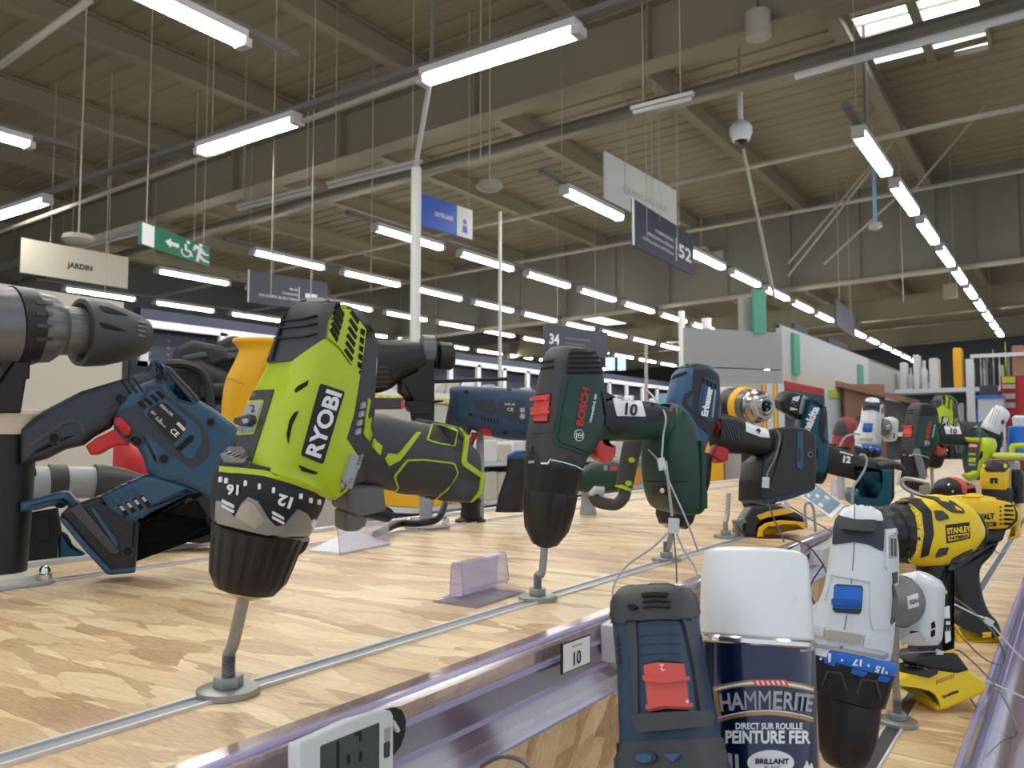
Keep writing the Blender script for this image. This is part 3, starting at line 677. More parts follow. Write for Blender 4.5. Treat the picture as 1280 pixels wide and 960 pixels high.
# ---- white racks at the far right with goods
Yr = 13.0
def rk(px, py): return on_y(px, py, Yr)
zs = [rk(1200, y).z for y in (487, 530, 560, 600)]
xl, xr = rk(1092, 488).x, .9
t = empty('shelf_rack', (xl, Yr, 0), 'white metal shelving rack full of goods at the far right', 'rack')
zt_ = rk(1200, 487).z
for z in (zt_, zt_-.62, zt_-1.2, .1): adopt(MB().box((xl, Yr, z-.03), (xr, Yr+.6, z+.03)).build('shelf', 'white frame', smooth=False), t)
for px in (1213,): 
    p = rk(px, 480); adopt(MB().box((p.x-.05, Yr-.03, 0), (p.x+.05, Yr+.03, zt_+.42)).build('upright', 'white frame', smooth=False), t)
for x in (xl, xr): adopt(MB().box((x-.04, Yr-.02, 0), (x+.04, Yr+.02, zt_+.3)).build('upright', 'white frame', smooth=False), t)
adopt(MB().box((xl, Yr+.6, 0), (xr, Yr+.64, zt_)).build('back_panel', 'dark wall', smooth=False), t)
adopt(MB().box((rk(1213, 448).x, Yr-.02, rk(1213, 446).z-.02), (xr, Yr, rk(1213, 446).z+.03)).build('top_rail', 'white frame', smooth=False), t)
def goods(px0, px1, z, h0, h1, n, mts, what, Y=Yr, dd=.25, xx=None, name='packaged_item', place='on the white rack at the far right', jit=.3):
    xa, xb = (on_y(px0, 480, Y).x, on_y(px1, 480, Y).x) if xx is None else xx; st = (xb-xa)/n
    for k in range(n):
        h = random.uniform(h0, h1); x = xa+st*k; mt = random.choice(mts); kind = random.random()
        if kind < .5: mb = MB().prism(rounded([(x, z), (x+st*.86, z), (x+st*.86, z+h), (x, z+h)], .12, 2), Y+.03, Y+.03+dd, lambda v: V((v.x, v.z, v.y)), .006)
        else: mb = MB().lathe([(0, st*.36), (h*.62, st*.40), (h*.72, st*.2), (h*.78, st*.16), (h, st*.16)], (x+st*.43, Y+.03+dd/2, z), (0, 0, 1), 12)
        tag(mb.build(name, mt), nth(k)+' from left: '+what, 'item', what+' '+place)
goods(1125, 1150, zt_+.03, .3, .5, 3, ['partition side', 'white frame'], 'white canister standing on the top shelf of the right rack')
goods(1148, 1175, zt_+.03, .35, .55, 2, ['partition side', 'sand grey'], 'white bagged item on the top shelf of the right rack')
goods(1192, 1205, zt_+.03, .55, .6, 1, ['amber'], 'tall yellow carton on the top shelf of the right rack')
goods(1216, 1264, zt_+.03, .25, .62, 12, ['soft black', 'mid grey', 'white frame', 'charcoal', 'sand grey', 'lime print'], 'black or silver tap standing on the top shelf of the right rack')
goods(1266, 1285, zt_+.03, .5, .6, 1, ['cardboard'], 'brown carton at the end of the top shelf of the right rack')
goods(1138, 1212, zt_-.59, .3, .48, 10, ['sand grey', 'light grey', 'partition side', 'pale blue', 'deep black'], 'clear bagged part on the middle shelf of the right rack')
goods(1216, 1250, zt_-.59, .25, .38, 5, ['charcoal', 'soft black', 'blue', 'mid grey'], 'dark boxed part on the middle shelf of the right rack')
goods(1138, 1212, zt_-1.17, .3, .5, 11, ['sand grey', 'steel blue', 'partition side', 'charcoal', 'navy plastic'], 'small packed part on the lower shelf of the right rack')
goods(1216, 1290, zt_-1.17, .3, .5, 8, ['sand grey', 'white frame', 'slate blue', 'charcoal'], 'boxed part on the lower right shelf of the right rack')
p0, p1 = on_y(1250, 466, 10), on_y(1300, 466, 10)
t = empty('display_stand', (p0.x, p0.y, 0), 'red display stand with pale boxes at the right edge', 'stand')
adopt(MB().box((p0.x, 10, CAMZ-.3), (p1.x, 10.5, on_y(1260, 470, 10).z)).build('body', 'bright red', smooth=False), t)
for i, (ya, yb, c_) in enumerate(((471, 479, 'lime print'), (480, 486, 'sand grey'), (492, 499, 'sand grey'), (503, 510, 'sand grey'))):
    a, b = on_y(1253, yb, 9.98), on_y(1269, ya, 9.98); adopt(MB().box((a.x, 9.96, a.z), (b.x, 10.02, b.z)).build('price_card', c_, smooth=False), t)
p0, p1 = on_y(1222, 500, 9.5), on_y(1252, 500, 9.5)
t = empty('display_box', (p0.x, p0.y, 0), 'white box counter with a blue edge and black top in front of the right rack', 'box')
adopt(MB().box((p0.x, 9.5, 0), (p1.x, 10, on_y(1230, 498, 9.5).z)).build('body', 'white frame', smooth=False), t)
adopt(MB().box((p0.x-.02, 9.47, on_y(1230, 498, 9.5).z), (p1.x, 10, on_y(1230, 494, 9.5).z)).build('blue_edge', 'blue', smooth=False), t)
adopt(MB().box((p0.x+.02, 9.5, on_y(1230, 494, 9.5).z), (p1.x-.05, 9.9, on_y(1230, 482, 9.5).z)).build('top_case', 'charcoal', smooth=False), t)
# ---- left wall: navy fascia with white framed panels
Xw = -12.0
t = empty('wall_fascia', (Xw, 12, CAMZ), 'long navy fascia wall with white framed panels at the left of the hall', 'wall panel')
adopt(MB().box((Xw-.2, 7.3, CAMZ+1.88), (Xw, 33, CAMZ+2.05)).build('band', 'navy panel', smooth=False), t)
adopt(MB().box((Xw-.3, 7.3, CAMZ+.9), (Xw-.25, 33, CAMZ+1.9)).build('backing', 'navy panel', smooth=False), t)
adopt(MB().box((Xw-.05, 7.3, CAMZ+1.76), (Xw+.02, 33, CAMZ+1.88)).build('top_frame', 'white frame', smooth=False), t)
adopt(MB().box((Xw-.05, 7.3, CAMZ+1.14), (Xw+.02, 33, CAMZ+1.22)).build('bottom_frame', 'white frame', smooth=False), t)
for k, y_ in enumerate([7.3, 8.75, 10.75, 11.8, 12.8, 13.9, 15.0, 16.1, 17.2, 18.3, 19.4, 20.6, 21.8, 23, 24.2, 25.4, 26.6, 27.8, 29, 30.2, 31.4]): adopt(MB().box((Xw-.05, y_, CAMZ+1.14), (Xw+.02, y_+.14, CAMZ+1.82)).build('mullion', 'white frame', smooth=False), t)
mb = MB(); random.seed(7)
for k in range(60): 
    y_, z_ = 7.6+.33*(k % 12), CAMZ+1.26+.11*(k//12); mb.box((Xw-.249, y_, z_), (Xw-.245, y_+.05, z_+.03))
adopt(mb.build('printed_pattern', 'trunking', smooth=False), t)
t = empty('price_fascia', (-9.2, 10, CAMZ), 'long shelf run with a yellow price strip behind the drills at centre left', 'shelf')
adopt(MB().box((-9.4, 6.9, 0), (-9.1, 32, CAMZ+.80)).build('cabinet', 'sand grey', smooth=False), t)
adopt(MB().box((-9.1, 6.9, CAMZ+.70), (-9.06, 32, CAMZ+.80)).build('white_rail', 'white frame', smooth=False), t)
adopt(MB().box((-9.08, 6.9, CAMZ+.62), (-9.04, 32, CAMZ+.71)).build('yellow_strip', mat('pale yellow', (214,208,70), .5), smooth=False), t)
mb = MB()
for k in range(120): mb.box((-9.045, 6.95+k*.2, CAMZ+.63), (-9.035, 7.03+k*.2, CAMZ+.70))
adopt(mb.build('price_mark', 'sand grey', smooth=False), t)
for k in range(110):
    y_ = 7.0+k*.215; h = random.uniform(.08, .3 if k > 18 else .14)
    mb = MB().prism(rounded([(y_, CAMZ+.80), (y_+.17, CAMZ+.80), (y_+.17+h*.3, CAMZ+.80+h), (y_+.05+h*.3, CAMZ+.80+h)], .2, 2), -9.35, -9.12, lambda v: V((v.z, v.x, v.y)), .01)
    tag(mb.build('bagged_goods', random.choice(['white frame', 'partition side', 'light grey', 'sand grey'])), nth(k)+' white wrapped item from the near end, on the shelf with the yellow strip', 'item', 'white wrapped goods on the far shelf run')
for p, q, lb in (((1,1),(1,1),''),): pass
c = at(762, 455, 16); t = empty('lit_screen', c, 'bright bluish lit screen far off right of the green drill top', 'window'); t['kind'] = 'structure';  # glowing screen standing free
for i, (xa, xb) in enumerate(((757, 770), (772, 783))):
    a, b = at(xa, 463, 16), at(xb, 447, 16); adopt(MB().box((min(a.x, b.x), a.y, a.z), (max(a.x, b.x), a.y+.05, b.z)).build('pane', 'screen glow', smooth=False), t)
c = at(712, 392, 24)
tag(MB().box((-13.6, 23.6, zc(4.3, -13.5)), (-12.4, 25.9, zc(4.3, -13.5)+.03)).build('skylight', 'sky light', smooth=False), 'far small skylight above the number 34 sign', 'skylight')
# warm yellow goods seen past the table
t0 = None
def shelf_run(x, y0, y1, z, label):
    t = empty('shelf_unit', (x, y0, 0), label, 'shelf')
    for zz in z: adopt(MB().box((x-.45, y0, zz-.03), (x, y1, zz)).build('shelf', 'white frame', smooth=False), t)
    adopt(MB().box((x-.5, y0, 0), (x-.45, y1, max(z)+.1)).build('back_panel', 'sand grey', smooth=False), t)
shelf_run(-3.4, 3.9, 7.5, [CAMZ-.80, CAMZ-.43, CAMZ-.16], 'low shelf unit of yellow and white tubs behind the big display table')
def shelf_goods(z, h, mts, what, n=19, y0=3.95, y1=7.4):
    st = (y1-y0)/n
    for k in range(n):
        y_ = y0+st*k; hh = h*random.uniform(.85, 1.1)
        g = MB().prism(rounded([(y_, z+.001), (y_+st*.9, z+.001), (y_+st*.88, z+hh), (y_+st*.02, z+hh)], .1, 2), -3.42, -3.7, lambda v: V((v.z, v.x, v.y)), .008)
        tag(g.build('tub', random.choice(mts)), nth(k)+' from the near end: '+what, 'tub', what)
shelf_goods(CAMZ-.16, .14, ['paper', 'cream', 'sand grey'], 'white pack on the top shelf behind the display table')
shelf_goods(CAMZ-.43, .2, ['amber', 'amber', 'cream'], 'yellow tub on the middle shelf behind the display table')
shelf_goods(CAMZ-.80, .3, ['cream', 'cream', 'paper'], 'cream tub on the lower shelf behind the display table')

random.seed(11)
for i, (xa, xb, yy) in enumerate(((-8.4, -5.2, 24), (-5.0, -2.6, 26), (-8.6, -6.0, 19))):
    t = empty('shelf_rack', (xa, yy, 0), ('middle', 'rightmost', 'nearest')[i]+' of three distant white racks beyond the shelf run with the yellow strip', 'rack')
    for z in (.5, 1.1, 1.7, 2.2): adopt(MB().box((xa, yy, z-.03), (xb, yy+.5, z+.03)).build('shelf', 'white frame', smooth=False), t)
    for x in (xa, (xa+xb)/2, xb): adopt(MB().box((x-.04, yy-.02, 0), (x+.04, yy+.02, 2.45)).build('upright', 'white frame', smooth=False), t)
    adopt(MB().box((xa, yy+.5, 0), (xb, yy+.54, 2.3)).build('back_panel', 'sand grey', smooth=False), t)
    for z in (1.73, 2.23): goods(0, 0, z, .2, .4, 9, ['partition side', 'white frame', 'pale blue', 'amber', 'sand grey'], 'pale packed item on the '+('lower' if z < 2 else 'upper')+' shelf of the '+('middle', 'rightmost', 'nearest')[i]+' distant rack', Y=yy, xx=(xa+.05, xb-.05), place='')
# ================================================================ the two-tier display table
ZU, ZL = CAMZ-.16, CAMZ-.29
table = empty('display_table', (-.6, 1.5, 0), 'long two-level chipboard display table carrying the power tools', 'table')
kid(MB().box((-1.085, -.6, ZU-.018), (-.372, 7.5, ZU)), 'upper_board', OSB, table, False)
kid(MB().box((-.372, -.6, .2), (-.355, 7.5, ZU-.004)), 'riser_board', OSBV, table, False)
kid(MB().box((-.355, -.6, ZL-.018), (-.095, 7.5, ZL)), 'lower_board', OSB, table, False)
kid(MB().box((-.118, -.6, .12), (-.10, 7.5, ZL-.018)), 'front_board', OSBV, table, False)
kid(MB().box((-1.085, -.6, .12), (-1.07, 7.5, ZU-.018)), 'rear_board', OSB, table, False)
def rail_track(x, z, label, fl='track grey'):
    kid(MB().box((x-.0065, -.6, z+.0002), (x+.0065, 7.5, z+.0008)), 'track_floor', fl, table, False)
    kid(MB().box((x-.0085, -.6, z), (x-.0065, 7.5, z+.0022)).box((x+.0065, -.6, z), (x+.0085, 7.5, z+.0022)), 'track_lip', 'aluminium', table, False)
rail_track(-.446, ZU, ''); rail_track(-.960, ZU, ''); rail_track(-.161, ZL, '', 'charcoal')
kid(MB().box((-1.10, -.6, ZU-.01), (-1.083, 7.5, ZU+.006)), 'edge_profile', 'white frame', table, False)
# clear price rails (extruded profiles)
def profile(pts, th, y0, y1):
    P = [V((a, b)) for a, b in pts]; q = []
    for i, p in enumerate(P):
        d = (P[min(i+1, len(P)-1)]-P[max(i-1, 0)]).normalized(); q.append(p+V((-d.y, d.x))*th)
    poly = P+q[::-1]
    return MB().prism([(p.x, p.y) for p in poly], y0, y1, lambda v: V((v.x, v.z, v.y)))
pr = empty('price_rail', (-.36, 1, ZU), 'clear lavender plastic price rail along the front edge of the upper level', 'rail')
x = -.353
kid(profile([(x-.012, ZU+.001), (x+.001, ZU+.001), (x+.004, ZU-.003), (x+.002, ZU-.014), (x+.012, ZU-.050), (x+.014, ZU-.056), (x+.009, ZU-.060), (x, ZU-.058)], .0022, -.6, 3.2), 'rail_front', 'rail plastic', pr, True)
kid(MB().tube([(x+.0015, -.6, ZU+.0015), (x+.0015, 3.2, ZU+.0015)], .0024, 8), 'top_bead', 'clear edge', pr)
kid(MB().tube([(x+.0125, -.6, ZU-.058), (x+.0125, 3.2, ZU-.058)], .0026, 8), 'bottom_bead', 'clear edge', pr)
kid(MB().box((x-.0015, -.6, ZU-.054), (x-.0003, 3.2, ZU-.020)), 'back_strip', mat('brown strip', (112,66,54), .5), pr, False)
kid(MB().box((x+.004, -.6, ZU-.0165), (x+.0072, 3.2, ZU-.0135)).box((x+.008, -.6, ZU-.036), (x+.0105, 3.2, ZU-.033)), 'rib', 'clear edge', pr, False)
pr = empty('price_rail', (-.09, 1, ZL), 'clear plastic price rail along the front edge of the lower level', 'rail')
x = -.094
kid(profile([(x-.004, ZL+.001), (x+.006, ZL+.004), (x+.014, ZL+.0), (x+.024, ZL-.012), (x+.034, ZL-.05), (x+.036, ZL-.056), (x+.031, ZL-.06), (x+.022, ZL-.058)], .0022, -.6, 4.2), 'rail_front', 'rail plastic', pr, True)
kid(MB().tube([(x-.001, -.6, ZL+.003), (x-.001, 4.2, ZL+.003)], .003, 8), 'top_bead', 'clear edge', pr)
kid(MB().box((x+.013, -.6, ZL-.002), (x+.015, 4.2, ZL+.003)).box((x+.006, -.6, ZL-.05), (x+.008, 4.2, ZL-.004)), 'rib', 'clear edge', pr, False)
kid(MB().box((x-.001, -.6, ZL-.058), (x+.004, 4.2, ZL-.002)), 'back_strip', 'sand grey', pr, False)
# low shelf beyond the rail
t = empty('low_shelf', (.2, 1.2, .9), 'wooden shelf below the front edge at the right, with white cards', 'shelf')
kid(MB().box((-.085, -.3, .88), (.5, 5, .90)), 'board', mat('brown board', (150,118,84), .6), t, False)
kid(MB().box((-.08, 1.0, .9), (-.072, 4, .98)), 'edge_strip', 'cardboard', t, False)
for k, y_ in enumerate((1.0, 1.45)):
    tag(MB().box((-.03, y_, .903), (.12, y_+.28, .93)).build('carton', 'paper', smooth=False), ('nearer' if k == 0 else 'farther')+' white carton lying on the low shelf beyond the right rail', 'carton')
# labels fixed to the rail
def rail_label(name, pxs, label, x=-.337, txt='10', cap='Emplacement', par=None):
    """card standing on the sloped rail: pixel corners tl, tr, br, bl on the plane x"""
    P = [on_x(a, b, x) for a, b in pxs]; t = empty(name, P[0], label, 'label')
    n = V((1, 0, 0)); kid(MB().add(P+[p+n*.0012 for p in P], [(0,3,2,1), (4,5,6,7), (0,1,5,4), (1,2,6,5), (2,3,7,6), (3,0,4,7)]), 'border', 'print black', t, False)
    c = sum(P, V())/4; Q = [c+(p-c)*.93+n*.0016 for p in P]
    kid(MB().add(Q+[q-n*.0005 for q in Q], [(0,1,2,3), (7,6,5,4)]), 'card', 'paper', t, False)
    ex = (P[1]-P[0]).normalized(); ey = (P[0]-P[3]).normalized(); h = (P[0]-P[3]).length; inv = t.matrix_world.inverted()
    if txt: flat_text(txt, inv@(c-ey*h*.12), ex, ey, h*.46, 'print black', t, bold=.015, off=.0022)
    if cap: flat_text(cap, inv@(c+ey*h*.30), ex, ey, h*.12, 'print black', t, off=.0022)
    return t
rail_label('price_label', [(700.5, 805), (736.5, 792.5), (736.5, 828), (700.5, 843)], 'small white card numbered 10 clipped to the upper price rail')
t = rail_label('price_label', [(986, 686), (999, 678), (1001, 706), (988, 714)], 'small blank white card on the upper rail behind the spray can', txt=None, cap=None)
# clear clips at the riser, left of the blue screwdriver and behind the can
def clip(pts, label, xx, d=.02):
    P = [on_x(a, b, xx) for a, b in pts]; n = V((d, 0, 0)); k = len(P)
    fs = [tuple(range(k))[::-1], tuple(range(k, 2*k))]+[(i, (i+1) % k, (i+1) % k+k, i+k) for i in range(k)]
    tag(MB().add(P+[p+n for p in P], fs).build('rail_clip', mat('milky plastic', (206,204,210), .3, alpha=.9), smooth=False), label, 'clip')
clip([(751, 781), (767, 772), (772, 838), (752, 826)], 'milky plastic clip on the price rail left of the blue screwdriver', -.345)
clip([(1013, 686), (1040, 672), (1034, 698), (1024, 706), (1011, 706)], 'milky plastic clip on the rail between the can and the white drill', -.345)
# clear acrylic card holders standing on the upper level
def holder_T(y0, x0, label):
    t = empty('card_holder', (x0, y0, ZU), label, 'card holder')
    return t
A = [on_z(*p, ZU) for p in ((541, 753), (597, 761), (657, 741), (603, 733))]
t = empty('card_holder', A[0], 'empty clear plastic card holder standing on the board left of the green drill', 'card holder')
h = .0025
kid(MB().add(A+[a+V((0, 0, h)) for a in A], [(0,3,2,1), (4,5,6,7), (0,1,5,4), (1,2,6,5), (2,3,7,6), (3,0,4,7)]), 'base', 'clear plastic', t, False)
e = (A[2]-A[1]).normalized(); s = (A[1]-A[0]).normalized(); b0 = on_z(563, 750, ZU); b1 = on_z(579, 752, ZU)
Lh = (on_z(640, 735, ZU)-b1).length; H_ = .034
w_ = (b1-b0).length
sec = [(0, .004), (-.0005, .010), (.001, H_), (.003, H_+.003), (w_*.75, H_+.003), (w_*.85, H_), (w_+.001, .010), (w_*.9, .005)]
th = .0014
def P3(q, l): return b0+s*q[0]+V((0, 0, q[1]))+e*l
inn = [(.002, .006), (.0015, .010), (.0028, H_-.001), (.004, H_+.0012), (w_*.72, H_+.0012), (w_*.8, H_-.001), (w_-.001, .010), (w_*.85, .0066)]
mb = MB()
n_ = len(sec); vs = [P3(q, l) for l in (0, Lh) for q in sec+inn]; fs = []
for i in range(n_):
    j = (i+1) % n_
    fs += [(i, j, j+2*n_, i+2*n_), (i+n_, i+3*n_, j+3*n_, j+n_), (i, i+n_, j+n_, j), (i+2*n_, j+2*n_, j+3*n_, i+3*n_)]
kid(mb.add(vs, fs), 'sleeve', 'clear plastic', t, False)
edge = MB()
for l in (0, Lh): edge.tube([P3(q, l) for q in sec]+[P3(sec[0], l)], .0007, 6)
kid(edge, 'edge', 'clear edge', t)
kid(MB().box((0, 0, 0), (.001, .001, .005), lambda v: b0+s*(w_*.45)+e*(Lh*.1)+V((v.x, v.y, v.z))), 'stem', 'clear edge', t, False)
# the leaning clear sheet with a printed card behind the lime drill
P = [on_z(*p, ZU) for p in ((386, 690), (425, 694), (487, 681), (440, 664))]
t = empty('card_holder', P[0], 'clear acrylic stand with a white card lying behind the lime drill', 'card holder')
kid(MB().add(P+[a+V((0, 0, .003)) for a in P], [(0,3,2,1), (4,5,6,7), (0,1,5,4), (1,2,6,5), (2,3,7,6), (3,0,4,7)]), 'card', 'paper', t, False)
a, b = P[1], P[2]; up_ = V((-.004, -.004, .052)); a2 = a+up_; b2 = b+up_
n = (b-a).cross(up_).normalized()*.0016
kid(MB().add([a, b, b2, a2, a+n, b+n, b2+n, a2+n], [(0,3,2,1), (4,5,6,7), (0,1,5,4), (1,2,6,5), (2,3,7,6), (3,0,4,7)]), 'upright_sheet', 'clear acrylic', t, False)
kid(MB().tube([a, a2], .0007, 6).tube([a, b], .0007, 6), 'edge', 'clear edge', t)
# ---- bolt stands
def bolt_proto():
    t = empty('bolt_stand', (0, 0, 0))
    MB().lathe([(0, .018), (.0005, .019), (.0042, .019), (.0048, .018)], n=40).build('washer', 'zinc', t)
    MB().prism([(.0092*math.cos(R(60*k)), .0092*math.sin(R(60*k))) for k in range(6)], .0048, .0118, None, .0008).build('nut', 'zinc', t)
    return t
def hexa(r, t): return [(r*math.cos(R(60*k+t)), r*math.sin(R(60*k+t))) for k in range(6)]
_bolt = None
def bolt(base, top, label, bend=None, r=.0038, group=None, z0=None):
    global _bolt
    if _bolt is None: t = bolt_proto(); _bolt = list(t.children)
    else:
        t = empty('bolt_stand', (0, 0, 0))
        for ch in _bolt: c_ = ch.copy(); COL.objects.link(c_); c_.parent = t
    t.location = base; tag(t, label, 'bolt stand', group); bpy.context.view_layer.update()
    base, top = V(base), V(top); a = base+V((0, 0, .0118)); m1 = a+V((0, 0, .013))
    if (top-base).length < .05: m1 = base.lerp(top, .5)
    mid = V(bend) if bend else m1.lerp(top, .5)
    pts = spline([a, m1, mid, top], 5)
    inv = Matrix.Translation(-base); q = MB().tube([inv@p for p in pts], r, 14); q.build('rod', 'zinc', t)
    th = MB(); k = 0
    z = .0118
    while z < min(.0245, (top-base).z): th.lathe([(0, r), (.0004, r+.0005), (.0008, r)], (0, 0, z), (0, 0, 1), 14, cap=False); z += .0012
    th.build('thread', 'gunmetal', t)
    return t
# the small white digital device clipped on the rail
c = Crop(360, 860, 7.111)
_d = (on_x(430, 930, -.329)-CAM).dot(FW)
T = Tool('digital_timer', 'small white digital device with grey screen clipped to the price rail at the bottom', 'device', (430, 930, _d), roll=0, phi=50)
T.root.name = 'digital_timer'
pts = c((95, 480), (190, 440), (560, 270), (860, 185), (920, 200), (942, 240), (942, 720), (942, 1100), (95, 1100))
T.slab(pts, -.008, .0, 'case', 'white plastic', None, .0015, .12)
T.patch(c((285, 515), (810, 305), (805, 1080), (285, 1080)), 'screen', mat('lcd', (66,70,68), .25), None, .0003, rnd=.03)
T.patch(c((430, 640), (445, 640), (445, 900), (430, 900)), 'digit', 'print black', None, .0006)
for q in (((430,480),(450,470),(450,740),(430,745)), ((520,600),(545,590),(545,670),(520,675)), ((630,570),(655,560),(655,640),(625,655)), ((590,400),(650,375),(650,470),(630,480),(630,420),(590,430))):
    T.patch(c(*q), 'digit', 'print black', None, .0006)
T.patch(c((850, 490), (900, 470), (895, 610), (850, 625)), 'button', 'charcoal', None, .0008, rnd=.2)
T.patch(c((855, 360), (905, 340), (905, 450), (855, 468)), 'button', 'light grey', None, .0008, rnd=.2)
T.slab(c((890, 185), (960, 165), (1020, 190), (1055, 280), (1050, 400), (1010, 520), (940, 610), (880, 620), (880, 200)), -.012, -.008, 'suction_disc', 'deep black', None, .001, .2, w=-.008)
T.slab(c((940, 280), (955, 290), (1003, 370), (990, 397), (972, 390), (940, 335)), -.009, -.006, 'catch', 'white plastic', None, .0006, .2, w=-.006)
# cream board standing behind the table at the left
a, b = at(20, 357, 1.75), at(155, 378, 2.0)
t = empty('display_board', (a.x, a.y, 0), 'large cream board standing behind the table at the left', 'board')
e = (b-a); e.z = 0; n = V((-e.y, e.x, 0)).normalized()*.02; vs = []
for p in (a-e*2, b):
    for z in (CAMZ-1.3, (p.z if p is b else a.z+(a.z-b.z)*2)): vs += [V((p.x, p.y, z)), V((p.x, p.y, z))+n]
kid(MB().add(vs, [(0,2,3,1), (4,5,7,6), (0,4,6,2), (1,3,7,5), (0,1,5,4), (2,6,7,3)]), 'panel', 'cream', t, False)
# ================================================================ the power tools
mat('lime', (178,200,20), .36, coat=.15); mat('bosch green', (14,58,46), .42, coat=.1); mat('erbauer blue', (46,84,122), .45); mat('tool navy', (34,62,86), .48)
mat('tool white', (220,225,228), .32, coat=.15); mat('satin black', (22,22,24), .42); mat('stanley yellow', (238,204,24), .4); mat('smoke grey', (112,110,106), .45)
mat('can navy', (10,22,62), .22, .35, coat=.6); mat('gold print', (176,140,84), .35, .5); mat('coral', (214,74,62), .42); mat('slate', (48,54,64), .55); mat('makita teal', (12,84,104), .42)
def flute(n, depth, j0=0, j1=99, duty=.35):
    return lambda j, t: (1-depth*(1 if math.cos(2*math.pi*n*t) > 1-2*duty else 0)) if j0 <= j <= j1 else 1
# ---------------- lime and black drill, front left
A = Crop(240, 350, 3.311); B = Crop(230, 560, 2.824); S = Crop(240, 480, 6.0)
T = RY = Tool('power_drill', 'lime and charcoal cordless drill standing nose down at the front left, lettered RYOBI', 'drill', (380, 560, .525), roll=15, phi=33)
T.loft([(A(118, 775), A(585, 905), .031, 3.4), (A(152, 690), A(655, 830), .0325, 4.6), (A(190, 590), A(695, 730), .0325, 5.2), (A(238, 460), A(728, 598), .0315, 5.2), (A(298, 345), A(742, 468), .0305, 5), (A(345, 222), A(754, 336), .0285, 4.4), (A(380, 135), A(745, 236), .0265, 3.8), (A(432, 84), A(702, 158), .022, 3)],
       'housing', 'lime', n=44, k=5, dome=(0, .22))
handle = T.loft([(A(640, 560), A(600, 850), .019, 2.6), (A(745, 520), A(720, 880), .020, 2.6), (A(860, 540), A(830, 905), .0215, 2.6), (A(975, 562), A(930, 912), .0215, 2.6), (A(1075, 598), A(1030, 914), .022, 2.6), (A(1122, 636), A(1110, 908), .0215, 2.8)], 'handle', 'charcoal', n=36, dome=(0, .04))
T.slab(A((1040, 592), (1100, 606), (1142, 640), (1132, 745), (1208, 806), (1200, 875), (1152, 922), (1040, 918)), -.021, .021, 'grip_end', 'charcoal', None, .007, .06, w=.015)
T.slab(A((640, 850), (800, 850), (815, 960), (700, 985), (655, 960)), -.012, .012, 'trigger_guard', 'smoke grey', None, .004, .15)
T.slab(A((660, 930), (760, 915), (840, 950), (850, 985), (820, 1010), (740, 990), (660, 985)), -.009, .009, 'trigger', 'soft black', None, .004, .2)
T.slab(A((640, 960), (700, 960), (735, 985), (725, 1020), (690, 1045), (640, 1045)), -.008, .008, 'bit_clip', 'smoke grey', None, .003, .2)
T.slab(B((395, 300), (430, 290), (450, 330), (435, 365), (400, 392), (385, 380)), -.006, .012, 'side_knob', 'deep black', None, .003, .2)
T.lathe([(B(322, 62), 62), (B(316, 88), 66), (B(313, 102), 67), (B(309, 116), 66)], 'neck_ring', 'soft black')
ringo = T.lathe([(B(311, 108), 66), (B(306, 130), 68), (B(294, 175), 67), (B(282, 225), 63), (B(272, 262), 60), (B(268, 280), 57)], 'torque_ring', 'print black')
T.lathe([(B(270, 272), 51), (B(266, 290), 56), (B(258, 322), 54), (B(240, 395), 50), (B(226, 455), 46), (B(219, 490), 38), (B(216, 500), 36)], 'chuck', 'satin black', n=120, mod=flute(18, .045, 2, 4, .4))
T.lathe([(B(218, 495), 27), (B(214, 510), 26), (B(210, 528), 14)], 'chuck_nose', mat('brass', (208,186,140), .35, .8))
T.bvh = None
P = T.patch
P(A((288, 350), (340, 215), (374, 118), (430, 70), (520, 44), (600, 50), (645, 82), (600, 112), (562, 170), (553, 238), (430, 333)), 'rear_cap', 'charcoal', None, .0016, add=True)
P(A((645, 78), (750, 180), (764, 220), (755, 340), (748, 500), (745, 600), (770, 760), (690, 850), (640, 880), (575, 912), (622, 862), (684, 722), (636, 658), (664, 560), (692, 375), (716, 210), (690, 170), (630, 108), (608, 108)), 'rear_strip', 'charcoal', None, .0016, add=True)
for s in (((350, 212), (450, 198), (545, 205)), ((348, 222), (450, 208), (545, 216))): pass
for y in (185, 215, 258): P(A((395-.35*(y-185)-20, y-18), (470, y-26), (520, y-38), (520, y-33), (470, y-20), (395-.35*(y-185)-20, y-11)), 'cap_groove', 'soft black', None, .0019)
P(A((395, 110), (400, 110), (338, 335), (330, 335), (352, 260)), 'cap_seam', 'soft black', None, .0019)
P(A((612, 112), (632, 108), (688, 176), (712, 208), (704, 290), (690, 372), (672, 385), (640, 330), (600, 275), (558, 238), (568, 190), (590, 145)), 'vent_grille', 'lime', None, .0021)
for i in range(5): 
    x, y = 565+i*6, 222-i*24
    P(A((x, y-12), (x+10, y-24), (x+34, y+22), (x+28, y+38)), 'vent_slot', 'slot black', None, .0026)
for i in range(6):
    x, y = 620+i*5, 300-i*30
    P(A((x, y-8), (x+8, y-18), (x+38, y+24), (x+32, y+38)), 'vent_slot', 'slot black', None, .0026)
for i in range(5): x, y = 678+i*3, 350-i*34; P(A((x, y-12), (x+16, y-4), (x+13, y+20), (x-2, y+8)), 'vent_slot', 'slot black', None, .0026)
P(A((548, 246), (600, 290), (640, 345), (688, 392), (662, 556), (632, 655), (676, 722), (632, 845), (576, 893), (440, 845), (322, 798), (392, 500), (420, 345)), 'side_plate', 'lime', None, .0022, add=True, rnd=.04)
P(A((530, 428), (630, 462), (540, 762), (450, 724)), 'name_plate', 'print black', None, .0009, rnd=.06)
T.text('RYOBI', A(541, 594), 20.5, -71.5, 'print white', None, 1.16, bold=.035)
